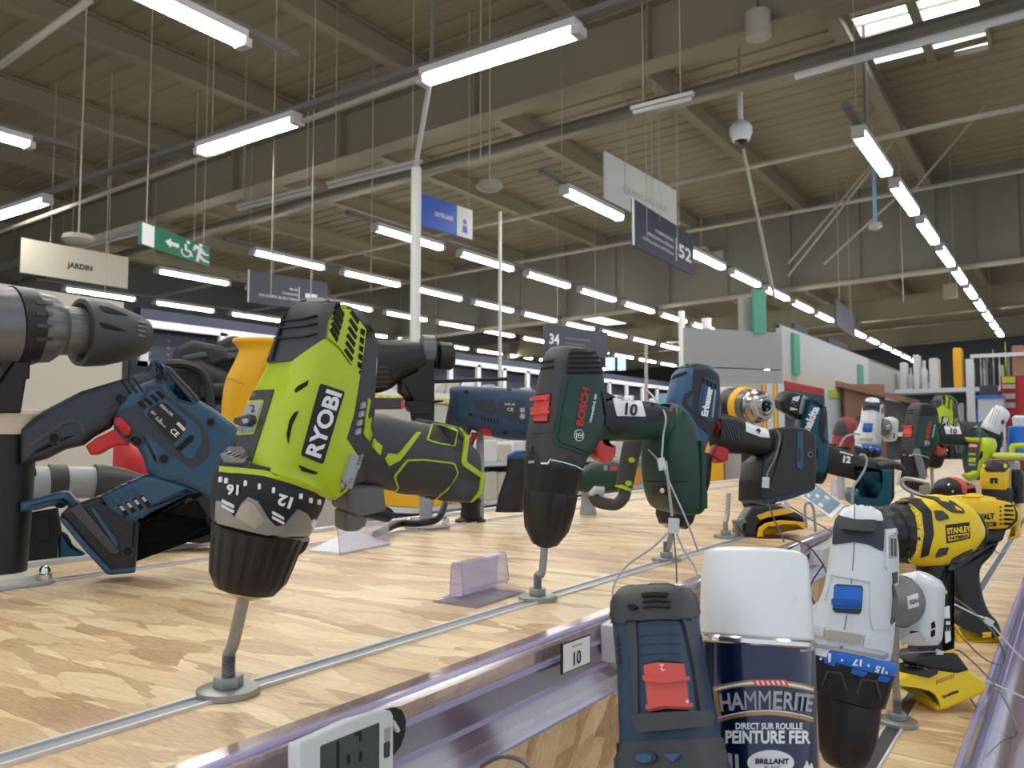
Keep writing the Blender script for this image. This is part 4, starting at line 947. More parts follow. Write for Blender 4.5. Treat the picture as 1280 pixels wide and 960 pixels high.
for q in (((440, 440), (482, 416), (478, 436), (430, 466), (425, 458)), ((425, 548), (442, 542), (415, 600), (398, 680), (392, 640), (405, 580)), ((440, 765), (520, 796), (508, 804), (455, 790))):
    P(A(*q), 'side_slot', 'slot black', None, .0008)
P(A((240, 458), (342, 455), (240, 782), (130, 768), (150, 695), (190, 590)), 'top_strip', 'charcoal', None, .0009)
P(A((234, 502), (306, 498), (262, 642), (186, 645)), 'selector_frame', 'lime', None, .0014, rnd=.12); P(A((240, 512), (300, 508), (258, 632), (196, 636)), 'selector_well', 'light grey', None, .0019, rnd=.1)
P(S((362, 284), (372, 278), (498, 240), (502, 290), (470, 330), (380, 322)), 'gear_switch', 'charcoal', None, .0055, rnd=.15, deep=.0); P(S((440, 285), (480, 278), (484, 310), (448, 318)), 'switch_tip', 'light grey', None, .0062, rnd=.2)
T.text('2', S(478, 190), 9, -8, 'print black', None, lift=.0024); T.text('1', S(400, 358), 5, -8, 'print black', None, lift=.0024)
P(A((142, 700), (225, 698), (238, 715), (225, 768), (150, 765), (136, 740)), 'front_bump', 'smoke grey', None, .0035, rnd=.15)
P(A((120, 772), (300, 790), (440, 830), (575, 890), (640, 850), (640, 866), (578, 912), (440, 852), (300, 812), (118, 792)), 'lime_edge', 'lime', None, .0012)
P(A((655, 716), (694, 728), (650, 856), (612, 856), (618, 835)), 'direction_button', 'light grey', None, .0024, rnd=.1)
# grip graphics
P(A((728, 488), (716, 560), (708, 640), (728, 668), (740, 640), (722, 560), (735, 500)), 'accent_line', 'lime', None, .0012)
P(A((748, 655), (785, 688), (776, 726), (744, 694)), 'accent_line', 'lime', None, .0012, rnd=.1)
P(A((796, 740), (812, 716), (850, 722), (925, 632), (946, 632), (860, 745), (812, 770)), 'accent_line', 'lime', None, .0012, rnd=.1)
P(A((992, 592), (1040, 596), (1098, 622), (1088, 688), (1030, 682), (968, 664)), 'grip_pad_edge', 'lime', None, .0009, rnd=.12); P(A((998, 598), (1040, 602), (1092, 626), (1083, 682), (1030, 676), (977, 659)), 'grip_pad', 'grip texture', None, .0014, rnd=.12)
P(A((888, 742), (960, 740), (1085, 755), (1102, 800), (1060, 870), (1010, 912), (860, 905), (820, 890), (850, 860), (832, 812)), 'grip_pad_edge', 'lime', None, .0009, rnd=.12); P(A((892, 749), (960, 747), (1080, 762), (1094, 800), (1054, 866), (1006, 908), (860, 900), (835, 888), (858, 860), (842, 814)), 'grip_pad', 'grip texture', None, .0014, rnd=.12)
P(A((1100, 608), (1124, 616), (1142, 640), (1132, 750), (1208, 806), (1198, 880), (1150, 922), (1185, 872), (1192, 818), (1118, 768), (1112, 750), (1126, 650), (1112, 628)), 'lime_rim', 'lime', None, .0014)
for i in range(4): P(A((672+i*7, 640-i*36), (690+i*7, 634-i*36), (692+i*6, 612-i*36), (676+i*7, 618-i*36)), 'battery_mark', 'light grey', None, .0021)
# ring graphics
G = T
P(B((118, 185), (150, 190), (180, 245), (205, 195), (228, 172), (262, 188), (300, 250), (325, 275), (352, 270), (400, 215), (432, 230), (452, 262), (440, 330), (340, 318), (112, 262)), 'silver_band', 'zinc', None, .0010, add=False)
P(B((186, 240), (208, 200), (226, 184), (250, 196), (288, 258), (250, 280)), 'silver_ramp', 'brushed steel', None, .0014)
T.text('16', B(176, 147), 13.5, 184, 'print white', None, 1, bold=.04); T.text('12', B(354, 186), 14.5, 198, 'print white', None, 1.1, bold=.04)
for (x, y, a_) in ((132, 112, 5), (152, 116, 5), (219, 125, 10), (267, 136, 14), (316, 149, 16), (411, 170, 22), (446, 184, 25), (475, 190, 25)):
    P(B((x-5, y-9), (x+5, y-9), (x+4, y+9), (x-6, y+9)), 'torque_dot', 'print white', None, .001, rnd=.25)
for (x, y) in ((158, 205), (330, 245)):
    for k in (0, 1): P(B((x-20, y-16+k*17), (x-18, y-24+k*17), (x+22, y-2+k*17), (x+20, y+6+k*17)), 'clutch_mark', 'print white', None, .0013)
P(B((444, 262), (460, 250), (472, 270), (452, 292)), 'clutch_mark', 'print white', None, .0012)
a = on_z(285, 868, ZU); tp = T.mw@T.L(*B(214, 512)); bolt(a, tp, 'bent threaded rod on a round washer holding up the lime drill', bend=(a.lerp(tp, .45)+V((-.002, 0, .004))))

# ---------------- green and black drill, centre
D = Crop(620, 400, 3.0)
T = BO = Tool('power_drill', 'dark green drill with red switch and 10 label, nose down at the centre, lettered BOSCH', 'drill', (710, 540, .835), roll=7.5, phi=33)
T.loft([(D(104, 520), D(322, 556), .029, 2.4), (D(108, 455), D(352, 500), .029, 2.8), (D(114, 410), D(388, 450), .028, 3.2), (D(128, 340), D(398, 380), .028, 3.4), (D(142, 275), D(404, 315), .027, 3.4), (D(158, 200), D(403, 238), .027, 3.2), (D(172, 140), D(394, 172), .026, 3), (D(196, 104), D(370, 130), .023, 2.7)],
       'housing', 'charcoal', n=44, k=5, dome=(0, .2))
T.loft([(D(370, 275), D(360, 470), .018, 2.6), (D(440, 275), D(425, 470), .018, 2.6), (D(520, 288), D(500, 472), .019, 2.6), (D(600, 296), D(570, 470), .020, 2.6), (D(660, 320), D(600, 500), .022, 2.8)], 'handle', 'bosch green', n=32)
T.loft([(D(602, 719), D(752, 712), .027, 4), (D(582, 700), D(766, 695), .029, 4.5), (D(564, 650), D(766, 645), .030, 4.5), (D(555, 580), D(762, 575), .030, 4.5), (D(554, 510), D(757, 500), .030, 4.2), (D(562, 455), D(748, 430), .029, 3.8), (D(580, 400), D(732, 382), .027, 3.4), (D(605, 350), D(706, 340), .022, 2.8), (D(630, 322), D(680, 318), .016, 2.4)], 'battery_base', 'bosch green', n=44, dome=(.06, .2))
T.slab(D((744, 450), (756, 450), (764, 640), (769, 640), (769, 702), (744, 706)), -.032, .0315, 'base_rim', 'dark green', None, .002, w=.02)
T.slab(D((386, 414), (402, 408), (417, 416), (412, 455), (455, 472), (452, 505), (438, 530), (410, 538), (385, 520), (372, 470)), -.008, .008, 'trigger', 'coral', None, .003, .15)
ax = [D(216, 545), D(212, 600), D(206, 630), D(202, 660), D(195, 735), D(187, 800), D(182, 838)]
T.lathe([(D(222, 500), 36), (D(219, 528), 37), (D(217, 545), 37)], 'collar', 'soft black')
T.lathe([(D(217, 545), 36.5), (D(213, 580), 35.5), (D(207, 635), 33.5), (D(206, 641), 32)], 'torque_ring', 'satin black', n=72, mod=flute(12, .025, 1, 2))
T.lathe([(D(206, 640), 32.5), (D(203, 655), 33.5), (D(197, 715), 32), (D(190, 785), 27.5), (D(184, 835), 17), (D(183, 842), 15)], 'chuck', 'satin black', n=90, mod=flute(10, .04, 1, 3))
T.lathe([(D(183, 840), 13), (D(182, 850), 9)], 'chuck_nose', 'dark metal')
P = T.patch
P(D((258, 212), (280, 202), (375, 205), (398, 225), (403, 290), (398, 420), (375, 470), (352, 508), (330, 506), (225, 470), (213, 450), (220, 420), (232, 330), (245, 240)), 'side_panel', 'bosch green', None, .0016, add=True, rnd=.12)
P(D((272, 226), (286, 217), (366, 220), (385, 240), (392, 310), (384, 410), (348, 488), (336, 492), (240, 458), (232, 440), (250, 330)), 'panel_field', 'bosch green', None, .0022, rnd=.1)
P(D((276, 112), (300, 108), (370, 112), (386, 128), (400, 200), (262, 200), (262, 170)), 'vent_block', 'soft black', None, .0010, rnd=.1)
for i in range(5): y = 122+i*18; P(D((280-i*3, y), (378+i*4, y-1), (384+i*3, y+7), (272-i*1, y+8)), 'vent_slot', 'slot black', None, .0016)
for y in (155, 178): P(D((174, y), (218, y-6), (216, y+3), (170, y+9)), 'vent_slot', 'slot black', None, .0008)
P(D((150, 280), (208, 274), (196, 385), (142, 384)), 'switch_well', 'slot black', None, .0006); P(D((152, 286), (206, 280), (195, 380), (146, 380)), 'speed_switch', 'coral', None, .0022)
for y in (292, 330, 345): P(D((143, y), (205, y-6), (204, y+10), (140, y+14)), 'switch_ridge', 'coral', None, .0042, rnd=.2)
P(D((112, 392), (220, 386), (216, 420), (110, 428)), 'front_band', 'charcoal', None, .0008)
T.text('BOSCH', D(320, 324), 9.5, -80, 'print red', None, 1.25, bold=.05, lift=.0028)
T.text('UniversalDrill 18V', D(358, 330), 3.4, -78, 'print white', None, 1.1, bold=.03, lift=.0028)
for r_, mt, h in ((20, 'print white', .0030), (17.5, 'bosch green', .0034)):
    P([D(306+r_*.92*math.cos(R(a)), 432+r_*1.15*math.sin(R(a))) for a in range(0, 360, 24)], 'emblem', mt, None, h)
P([D(306+8*.8*math.cos(R(a)), 432+11*math.sin(R(a))) for a in range(0, 360, 30)], 'emblem', 'print white', None, .0037); P([D(306+5.2*.8*math.cos(R(a)), 432+8.5*math.sin(R(a))) for a in range(0, 360, 30)], 'emblem', 'bosch green', None, .0040)
for x in (-12, 11): P(D((306+x-1, 422), (306+x+1.5, 422), (306+x+1.5, 444), (306+x-1, 444)), 'emblem', 'print white', None, .0038)
P(D((300, 430), (312, 431), (312, 434), (300, 433)), 'emblem', 'print white', None, .0042)
P(D((392, 262), (480, 284), (620, 296), (672, 330), (650, 378), (524, 390), (468, 428), (440, 430), (408, 392), (404, 330)), 'grip_cover', 'soft black', None, .0016, rnd=.1, add=True)
P(D((436, 292), (545, 301), (561, 362), (452, 360)), 'number_label', 'paper', None, .0007, rnd=.05); T.text('10', D(503, 338), 14, 6, 'print black', None, 1, bold=.03, lift=.0024); T.text('Emplacement', D(496, 307), 2.6, 5, 'print black', None, 1.3, lift=.0024)
P(D((590, 620), (640, 618), (642, 655), (590, 658)), 'latch', 'deep black', None, .0010); P([D(627+9*math.cos(R(a)), 638+10*math.sin(R(a))) for a in range(0, 360, 30)], 'screw', 'chrome', None, .0016)
P(D((556, 602), (720, 604), (720, 608), (556, 606)), 'base_seam', 'slot black', None, .0005)
q_ = [(110, 521), (150, 520), (200, 524), (250, 533), (300, 548), (325, 560), (325, 563), (300, 552), (250, 538), (200, 528), (150, 524), (110, 525)]
P(D(*[(x, y) for x, y in q_ if x > 209 or x < 160][:0] or [(208, 522), (250, 531), (300, 546), (326, 560), (325, 564), (300, 550), (250, 535), (208, 526)]), 'ring_line', 'print white', None, .0009)
P(D((168, 534), (192, 534), (206, 517), (205, 524), (196, 541), (170, 541)), 'drill_mark', 'print white', None, .0009); P(D((123, 528), (144, 527), (144, 537), (123, 538)), 'drill_mark', 'light grey', None, .0009)
P(D((140, 472), (136, 500), (133, 500), (137, 472)), 'arrow_mark', 'slot black', None, .0008)
a = on_z(672, 750, ZU); bolt(a, T.mw@T.L(*D(182, 848)), 'upright threaded rod on a washer holding up the green drill', bend=a.lerp(T.mw@T.L(*D(182, 848)), .5)+V((.001, 0, 0)))

# ---------------- spray can, front right
E_ = Crop(740, 660, 3.2)
T = CAN = Tool('spray_can', 'dark blue spray paint can with white cap, lettered HAMMERITE, at the front', 'spray can', (945, 800, .482), 0, 0)
base_y = T.inv@V((T.mw.translation.x, T.mw.translation.y, ZL)); by = base_y.y
def ly(py): return T.L(945, py).y
r_ = .0325; T.k = .482/FPX
mb = MB().lathe([(by, r_-.002), (by+.002, r_), (by+.004, r_-.0005), (by+.006, r_), (ly(806), r_), (ly(802), r_-.0005)], (0, 0, 0), (0, 1, 0), 96); T.solid(mb, 'can_body', 'can navy')
T.solid(MB().lathe([(ly(806), r_+.0003), (ly(804), r_+.001), (ly(799), r_+.001), (ly(797), r_), (ly(795), r_-.001)], (0, 0, 0), (0, 1, 0), 96), 'can_rim', 'chrome')
T.solid(MB().lathe([(ly(797), r_-.0012), (ly(794), r_-.0002), (ly(760), r_-.0006), (ly(700), r_-.0018), (ly(694), r_-.0026), (ly(690), r_-.0052), (ly(688.6), r_-.0078), (ly(689.2), r_-.0095), (ly(693), r_-.0125), (ly(694), .002)], (0, 0, 0), (0, 1, 0), 96), 'cap', 'fabric white')
P = T.patch
# foil arches, name, text
def arch(x0, x1, y_side, y_mid, th, mt, nm, h=.0004, n=14, th2=None):
    up_, dn = [], []
    for i in range(n+1):
        t = i/n; x = x0+(x1-x0)*t; y = y_mid+(y_side-y_mid)*(2*t-1)**2; up_.append((x, y)); dn.append((x, y+th))
    P(E_(*(up_+dn[::-1])), nm, mt, None, h)
arch(488, 886, 634, 606, 24, 'gold print', 'gold_band'); arch(494, 882, 642, 614, 9, 'print white', 'white_line', .0006)
P(E_((640, 606), (770, 606), (785, 630), (655, 632)), 'centre_flash', 'coral', None, .0007)
for i in range(6): x = 655+i*20; P(E_((x, 611), (x+9, 611), (x+16, 627), (x+7, 627)), 'centre_stripe', 'print white', None, .0010)
arch(504, 884, 762, 732, 16, 'gold print', 'gold_band'); arch(508, 882, 758, 728, 4, 'print white', 'white_line', .0006)
P(E_((484, 640), (500, 640), (520, 765), (508, 770)), 'gold_band', 'gold print', None, .0004)
for i, ch in enumerate('HAMMERITE'):
    t = i/8; x = [536, 582, 634, 690, 741, 785, 813, 837, 866][i]; y = 697-9+((x-690)/170)**2*11; hh = [22, 22.5, 23, 23.5, 23, 22.5, 22, 22, 21.5][i]
    T.text(ch, E_(x, y), hh, (x-690)*.045, 'light grey', None, [.70, .74, .66, .66, .80, .70, .8, .58, .62][i], bold=0 if ch == 'M' else .024, lift=.0007, up=-90+(x-690)*.045)
T.text('DIRECT SUR ROUILLE', E_(708, 792), 8.2, 0, 'print white', None, .80, bold=.03, lift=.0006)
T.text('PEINTURE FER', E_(703, 836), 16.5, 0, 'print white', None, .76, bold=.035, lift=.0006)
P(E_(*[(714+92*math.cos(R(a)), 938+50*math.sin(R(a))) for a in range(0, 360, 12)]), 'oval_label', 'paper', None, .0006); T.text('BRILLANT', E_(719, 932), 7, 0, 'print black', None, 1.0, bold=.04, lift=.0012); T.text('BLANC', E_(722, 958), 4.6, 0, 'print black', None, 1.0, lift=.0012)
P(E_((845, 960), (858, 930), (866, 955), (876, 940), (884, 962)), 'mountain_mark', 'print white', None, .0005); P(E_((548, 965), (545, 900), (560, 905), (562, 965)), 'side_stripe', 'light grey', None, .0004); P(E_((575, 965), (572, 905), (585, 905), (588, 965)), 'side_stripe', 'light grey', None, .0004)
T.text('AkzoNobel', E_(862, 486), 3.6, -8, 'print white', None, .9, lift=.0006)

# ---------------- blue cordless tool with red slide switch, front
T = BL = Tool('cordless_driver', 'dark blue handheld tool with a red slide switch, left of the spray can', 'power tool', (835, 850, .43), roll=-5, phi=-20)
T.loft([(E_(100, 1090), E_(575, 1050), .030, 5), (E_(106, 960), E_(548, 920), .029, 5), (E_(118, 850), E_(518, 815), .028, 5), (E_(114, 720), E_(492, 690), .027, 4.5), (E_(108, 560), E_(464, 530), .026, 4.5), (E_(94, 430), E_(440, 400), .025, 4), (E_(86, 340), E_(430, 310), .024, 4), (E_(94, 288), E_(418, 266), .022, 3.6), (E_(118, 252), E_(388, 242), .018, 3)], 'housing', 'tool navy', n=48, k=4, dome=(0, .10))
P = T.patch
P(E_((80, 380), (82, 300), (105, 250), (180, 226), (300, 222), (398, 238), (430, 280), (440, 360), (388, 358), (360, 366), (150, 372), (146, 382)), 'rear_cap', 'charcoal', None, .0014, add=True, rnd=.06)
P(E_((140, 372), (178, 368), (186, 520), (188, 740), (170, 745), (158, 520)), 'side_rail', 'charcoal', None, .0014); P(E_((352, 362), (385, 360), (420, 560), (446, 742), (425, 745), (400, 560), (366, 400)), 'side_rail', 'charcoal', None, .0014)
for i, y in enumerate((372, 428, 465, 505)): P(E_((180, y), (262, y-7), (352, y-6), (356, y-1), (262, y-2), (180, y+6)), 'panel_step', 'slot black' if i == 0 else 'slate', None, .0005)
P(E_((200, 268), (240, 262), (305, 266), (300, 278), (240, 276), (204, 280)), 'top_slot', 'slot black', None, .0018)
for y in (296, 318): P(E_((205, y), (260, y-5), (312, y), (312, y+4), (260, y-1), (205, y+4)), 'top_groove', 'slot black', None, .0017)
P([E_(165+20*math.cos(R(a)), 318+11*math.sin(R(a))) for a in range(0, 360, 24)], 'lamp_hole', 'slot black', None, .0018)
P(E_((206, 545), (270, 528), (362, 538), (384, 735), (230, 740)), 'switch_well', 'slot black', None, .0006)
P(E_((212, 548), (270, 538), (356, 545), (380, 728), (300, 722), (232, 736)), 'slide_switch', 'salmon red', None, .0022, rnd=.05)
P(E_((214, 588), (290, 604), (366, 596), (368, 612), (290, 622), (216, 612)), 'switch_ridge', 'salmon red', None, .0042, rnd=.15); P(E_((226, 706), (300, 700), (378, 702), (380, 722), (300, 712), (230, 728)), 'switch_ridge', 'salmon red', None, .0042, rnd=.15)
T.text('2', E_(286, 560), 8, 170, 'print white', None, lift=.0028); P(E_((364, 690), (370, 690), (371, 702), (365, 702)), 'switch_mark', 'print white', None, .0028)
P(E_((178, 745), (300, 738), (440, 735), (446, 770), (430, 800), (205, 818), (184, 790)), 'lower_bump', 'charcoal', None, .0060, rnd=.12, deep=0)
P(E_((104, 858), (300, 846), (520, 838), (548, 960), (552, 1000), (100, 1010)), 'lower_band', 'charcoal', None, .0018, add=True)
P([E_(216+48*math.cos(R(a)), 918+26*math.sin(R(a))) for a in range(0, 360, 20)], 'lens_rim', 'slate', None, .0026); P([E_(216+34*math.cos(R(a)), 920+18*math.sin(R(a))) for a in range(0, 360, 20)], 'lens', 'erbauer blue', None, .0032)
P(E_((290, 905), (358, 902), (328, 938)), 'arrow_mark', 'erbauer blue', None, .0026)
for i in range(8): x, y = 447+i*6, 490+i*27; P(E_((x, y), (x+9, y-3), (x+14, y+17), (x+5, y+20)), 'grip_dot', 'coral', None, .0018, rnd=.2)
for i in range(5): P(E_((95+i*2, 430+i*24), (107+i*2, 432+i*24), (108+i*2, 446+i*24), (98+i*2, 448+i*24)), 'grip_rib', 'charcoal', None, .0014)
P(E_((430, 380), (445, 420), (490, 640), (505, 760), (488, 740), (455, 560), (432, 430)), 'side_seam', 'charcoal', None, .0008)
b_ = T.mw@T.L(*E_(330, 1080)); bolt((b_.x, b_.y, ZL), (b_.x, b_.y, b_.z+.02), 'short rod holding up the blue handheld tool, below the view')

# ---------------- white and blue drill, right
F = Crop(980, 600, 2.667)
T = WH = Tool('power_drill', 'white drill with blue switch and torque ring, nose down right of the spray can', 'drill', (1070, 760, .64), roll=3, phi=-18)
T.loft([(F(96, 572), F(352, 626), .030, 2.3), (F(96, 535), F(365, 575), .030, 2.6), (F(94, 480), F(372, 505), .031, 2.8), (F(112, 425), F(378, 440), .031, 3), (F(138, 350), F(384, 362), .030, 3), (F(150, 270), F(388, 282), .029, 3), (F(162, 190), F(384, 200), .028, 2.8), (F(178, 134), F(368, 144), .025, 2.6), (F(208, 100), F(335, 104), .020, 2.4)], 'housing', 'tool white', n=44, k=5, dome=(0, .18))
T.slab(F((88, 430), (125, 400), (130, 470), (100, 485), (88, 470)), .004, .018, 'shoulder', 'tool white', None, .003, .15, w=.012)
T.lathe([(F(239, 564), 47), (F(236, 576), 49.5), (F(232, 594), 49.8), (F(227, 614), 49.5), (F(224, 626), 48)], 'torque_ring', 'blue')
T.lathe([(F(229, 610), 49.6), (F(226, 626), 49), (F(215, 690), 46.5), (F(209, 722), 44), (F(208, 728), 40)], 'ring_grip', 'satin black', n=96, mod=flute(9, .03, 1, 2, .5))
T.lathe([(F(214, 722), 38), (F(210, 780), 37.5), (F(206, 850), 35.5), (F(202, 910), 30), (F(200, 945), 24), (F(199, 958), 17)], 'chuck', 'satin black', n=90, mod=flute(7, .02, 1, 3))
P = T.patch
P(F((165, 215), (168, 165), (178, 122), (205, 92), (250, 80), (300, 84), (345, 104), (366, 135), (368, 160), (330, 164), (328, 238), (280, 215), (235, 207), (195, 212)), 'rear_cap', 'slate', None, .0012, add=True, rnd=.05)
P(F((186, 120), (200, 98), (235, 84), (285, 88), (320, 108), (330, 138), (250, 134)), 'cap_inset', 'tool white', None, .0010, rnd=.15)
P(F((192, 134), (245, 140), (300, 142), (300, 172), (288, 178), (245, 174), (195, 168)), 'cap_ridge', 'charcoal', None, .0055, rnd=.1, deep=0)
P(F((169, 352), (178, 347), (258, 352), (264, 362), (258, 438), (250, 448), (172, 442), (163, 432)), 'switch_well', 'charcoal', None, .0007); P(F((172, 354), (255, 358), (262, 366), (255, 432), (170, 428), (166, 420)), 'slide_switch', 'blue', None, .0022, rnd=.08); P(F((167, 398), (258, 402), (256, 424), (168, 420)), 'switch_ridge', mat('deep blue', (16,80,170), .4), None, .0050, rnd=.15, deep=0)
P(F((235, 84), (238, 84), (238, 134), (235, 134)), 'seam', 'mid grey', None, .0016); P(F((234, 208), (237, 208), (226, 346), (223, 346)), 'seam', 'mid grey', None, .0004); P(F((208, 450), (211, 450), (203, 500), (200, 500)), 'seam', 'mid grey', None, .0004)
P(F((146, 498), (262, 515), (256, 545), (240, 542), (140, 528)), 'front_bar', 'sand grey', None, .0030, rnd=.12, deep=0); P(F((92, 478), (138, 488), (136, 522), (94, 512)), 'front_block', 'tool white', None, .0022, rnd=.1); P(F((268, 512), (345, 522), (342, 572), (262, 556)), 'front_block', 'tool white', None, .0022, rnd=.1)
P(F((150, 306), (215, 300), (300, 318), (318, 345), (312, 425), (350, 480), (345, 495), (295, 500), (285, 460), (285, 340), (160, 318), (140, 400), (134, 398)), 'moulded_step', 'tool white', None, .0014)
P(F((110, 545), (330, 585), (345, 575), (348, 590), (328, 598), (108, 558)), 'lower_band', 'light grey', None, .0006)
P(F((184, 553), (199, 555), (192, 566)), 'arrow_mark', 'mid grey', None, .0008)
P(F((348, 190), (374, 178), (376, 258), (350, 262)), 'vent_frame', 'sand grey', None, .0008)
for x in (353, 364): P(F((x, 196), (x+5, 194), (x+6, 252), (x+1, 254)), 'vent_slot', 'charcoal', None, .0013)
P(F((334, 168), (378, 160), (380, 172), (342, 178), (340, 300), (334, 290)), 'vent_frame', 'tool white', None, .0016)
P(F((360, 310), (376, 305), (376, 340), (360, 350), (362, 400), (376, 410), (374, 470), (356, 480), (352, 488), (366, 400)), 'side_mark', 'charcoal', None, .0008)
T.text('17', F(243, 608), 8.5, 187, 'print white', None, 1.2, bold=.05, lift=.0008); T.text('15', F(316, 631), 8.5, 196, 'print white', None, 1.2, bold=.05, lift=.0008)
for (x, y) in ((194, 601), (281, 618), (340, 642), (124, 596)): P([F(x+4*math.cos(R(a)), y+4.5*math.sin(R(a))) for a in range(0, 360, 45)], 'torque_dot', 'print white', None, .0006)
P(F((149, 578), (158, 578), (156, 608), (149, 606)), 'torque_mark', 'print white', None, .0006)
for x, y in ((150, 640), (262, 665)): P(F((x-5, y-5), (x+45, y+2), (x+62, y+60), (x+54, y+60), (x+40, y+8), (x, y+2), (x-18, y+46), (x-24, y+44)), 'grip_edge', 'charcoal', None, .0008)
# handle and battery base behind it
T.solid(MB().tube(spline([T.L(*F(285, 395), 0), T.L(*F(350, 400), -.045), T.L(*F(400, 405), -.085)], 4), [.021]*9, 24), 'handle', 'smoke grey')
q = [F(380, 312), F(448, 300), F(500, 330), F(514, 356), F(510, 440), F(503, 530), F(488, 550), F(430, 553), F(385, 545), F(375, 440)]
T.slab(q, -.108, -.070, 'battery_base', 'tool white', None, .009, .15, w=-.075)
T.slab(F(*[(388+66*math.cos(R(a)), 405+88*math.sin(R(a))) for a in range(-90, 91, 15)]), -.072, -.062, 'base_collar', 'charcoal', None, .003, w=-.064)
T.patch(F((410, 388), (443, 377), (447, 420), (412, 430)), 'maker_label', 'paper', None, .0008); T.text('ION', F(429, 404), 5.2, -12, 'print black', None, .9, bold=.03, lift=.0016)
P(F((490, 478), (500, 470), (502, 490), (492, 496)), 'base_slot', 'slot black', None, .001); P(F((489, 505), (500, 498), (500, 518), (490, 524)), 'base_slot', 'slot black', None, .001)
a = on_z(1122, 905, ZL); bolt(a, at(1120, 770, .83), 'tall rod on a washer rising behind the chuck of the white drill', bend=a.lerp(at(1120, 770, .83), .5)+V((-.0015, 0, 0)))
b_ = T.mw@T.L(*F(200, 950)); bolt((b_.x, b_.y, ZL), b_, 'short rod under the chuck of the white drill, below the view')

# ---------------- yellow and black drill with a wide foot, right (STANLEY)
H2 = Crop(1120, 560, 6.857)
T = ST = Tool('power_drill', 'yellow and black drill standing on its wide yellow foot, lettered STANLEY', 'drill', (1185, 665, .92), roll=90, phi=0, tau=-28)
T.loft([(F(392, 66), F(398, 272), .034, 2.6), (F(430, 58), F(436, 285), .034, 2.8), (F(500, 48), F(500, 290), .033, 2.8), (F(560, 62), F(556, 275), .032, 2.8), (F(605, 92), F(600, 245), .030, 2.6), (F(628, 130), F(626, 215), .025, 2.4)], 'housing', 'stanley yellow', n=40, k=5, dome=(0, .2))
T.lathe([(F(372, 176), 33), (F(380, 175), 37), (F(398, 174), 38.5), (F(425, 172), 38), (F(450, 172), 37), (F(470, 172), 36)], 'ring_grip', 'soft black', n=96, mod=flute(16, .03, 1, 3))
T.lathe([(F(325, 180), 28), (F(350, 178), 34), (F(366, 176), 35), (F(376, 176), 33)], 'torque_ring', 'satin black', n=80, mod=flute(14, .04, 1, 2))
T.lathe([(F(250, 184), 18), (F(285, 182), 22), (F(320, 180), 24), (F(330, 180), 26)], 'chuck', 'satin black', n=60, mod=flute(8, .04, 1, 3))
T.lathe([(F(600, 170), 26), (F(640, 165), 24), (F(650, 165), 20)], 'rear_cap', 'soft black')
T.slab(F((478, 255), (560, 235), (600, 250), (572, 300), (550, 360), (552, 450), (566, 560), (600, 625), (440, 622), (460, 560), (478, 470), (486, 360), (484, 300)), -.018, .018, 'grip', 'satin black', None, .009, smooth=True)
P = T.patch
P(F((350, 650), (360, 650)) if False else F((538, 150), (618, 140), (620, 195), (542, 212)), 'name_plate', 'print black', None, .0006, rnd=.03)
P(F((545, 187), (614, 176), (614, 192), (547, 204)), 'name_field', 'stanley yellow', None, .0011)
T.text('STANLEY', F(580, 166), 7.8, -7, 'stanley yellow', None, .72, bold=.05, lift=.0016); T.text('FATMAX', F(581, 190), 4.4, -9, 'print black', None, 1.05, bold=.04, lift=.0018)
P(F((500, 102), (528, 104), (546, 120), (548, 130), (516, 137), (506, 130)), 'side_pad', 'charcoal', None, .0014, rnd=.1); P(F((518, 228), (548, 224), (540, 248), (505, 258), (508, 244)), 'side_pad', 'charcoal', None, .0014, rnd=.1)
P(F((360, 66), (420, 58), (455, 66), (490, 105), (498, 180), (480, 250), (455, 258), (468, 180), (460, 110), (425, 80), (372, 78)), 'front_collar', 'soft black', None, .0014)
P(F((440, 52), (500, 58), (560, 72), (598, 100), (600, 112), (560, 108), (530, 90), (500, 66)), 'top_pad', 'charcoal', None, .0014, rnd=.1); P(F((515, 62), (545, 70), (550, 78), (522, 72)), 'pad_mark', 'stanley yellow', None, .0020); P(F((566, 88), (588, 98), (592, 106), (572, 100)), 'pad_mark', 'stanley yellow', None, .0020)
P(F((544, 300), (560, 262), (600, 240), (628, 230), (622, 245), (590, 262), (575, 300)), 'rear_band', 'charcoal', None, .0012)
for i in range(14):
    a_ = R(-70+i*11.5); x, y = 408+52*math.cos(a_)*.95, 178+88*math.sin(a_); P([F(x-2, y-2.5), F(x+2, y-2.5), F(x+2, y+2.5), F(x-2, y+2.5)], 'torque_mark', 'print white', None, .0008)
P(F((532, 425), (550, 418), (555, 535), (537, 545)), 'label', 'paper', None, .001); T.text('LE', F(543, 482), 9, 86, 'print black', None, 1.4, bold=.05, lift=.002)
P(F((520, 372), (542, 367), (543, 378), (521, 382)), 'grip_mark', 'stanley yellow', None, .001); P(F((528, 572), (566, 562), (567, 574), (532, 584)), 'grip_mark', 'stanley yellow', None, .001)
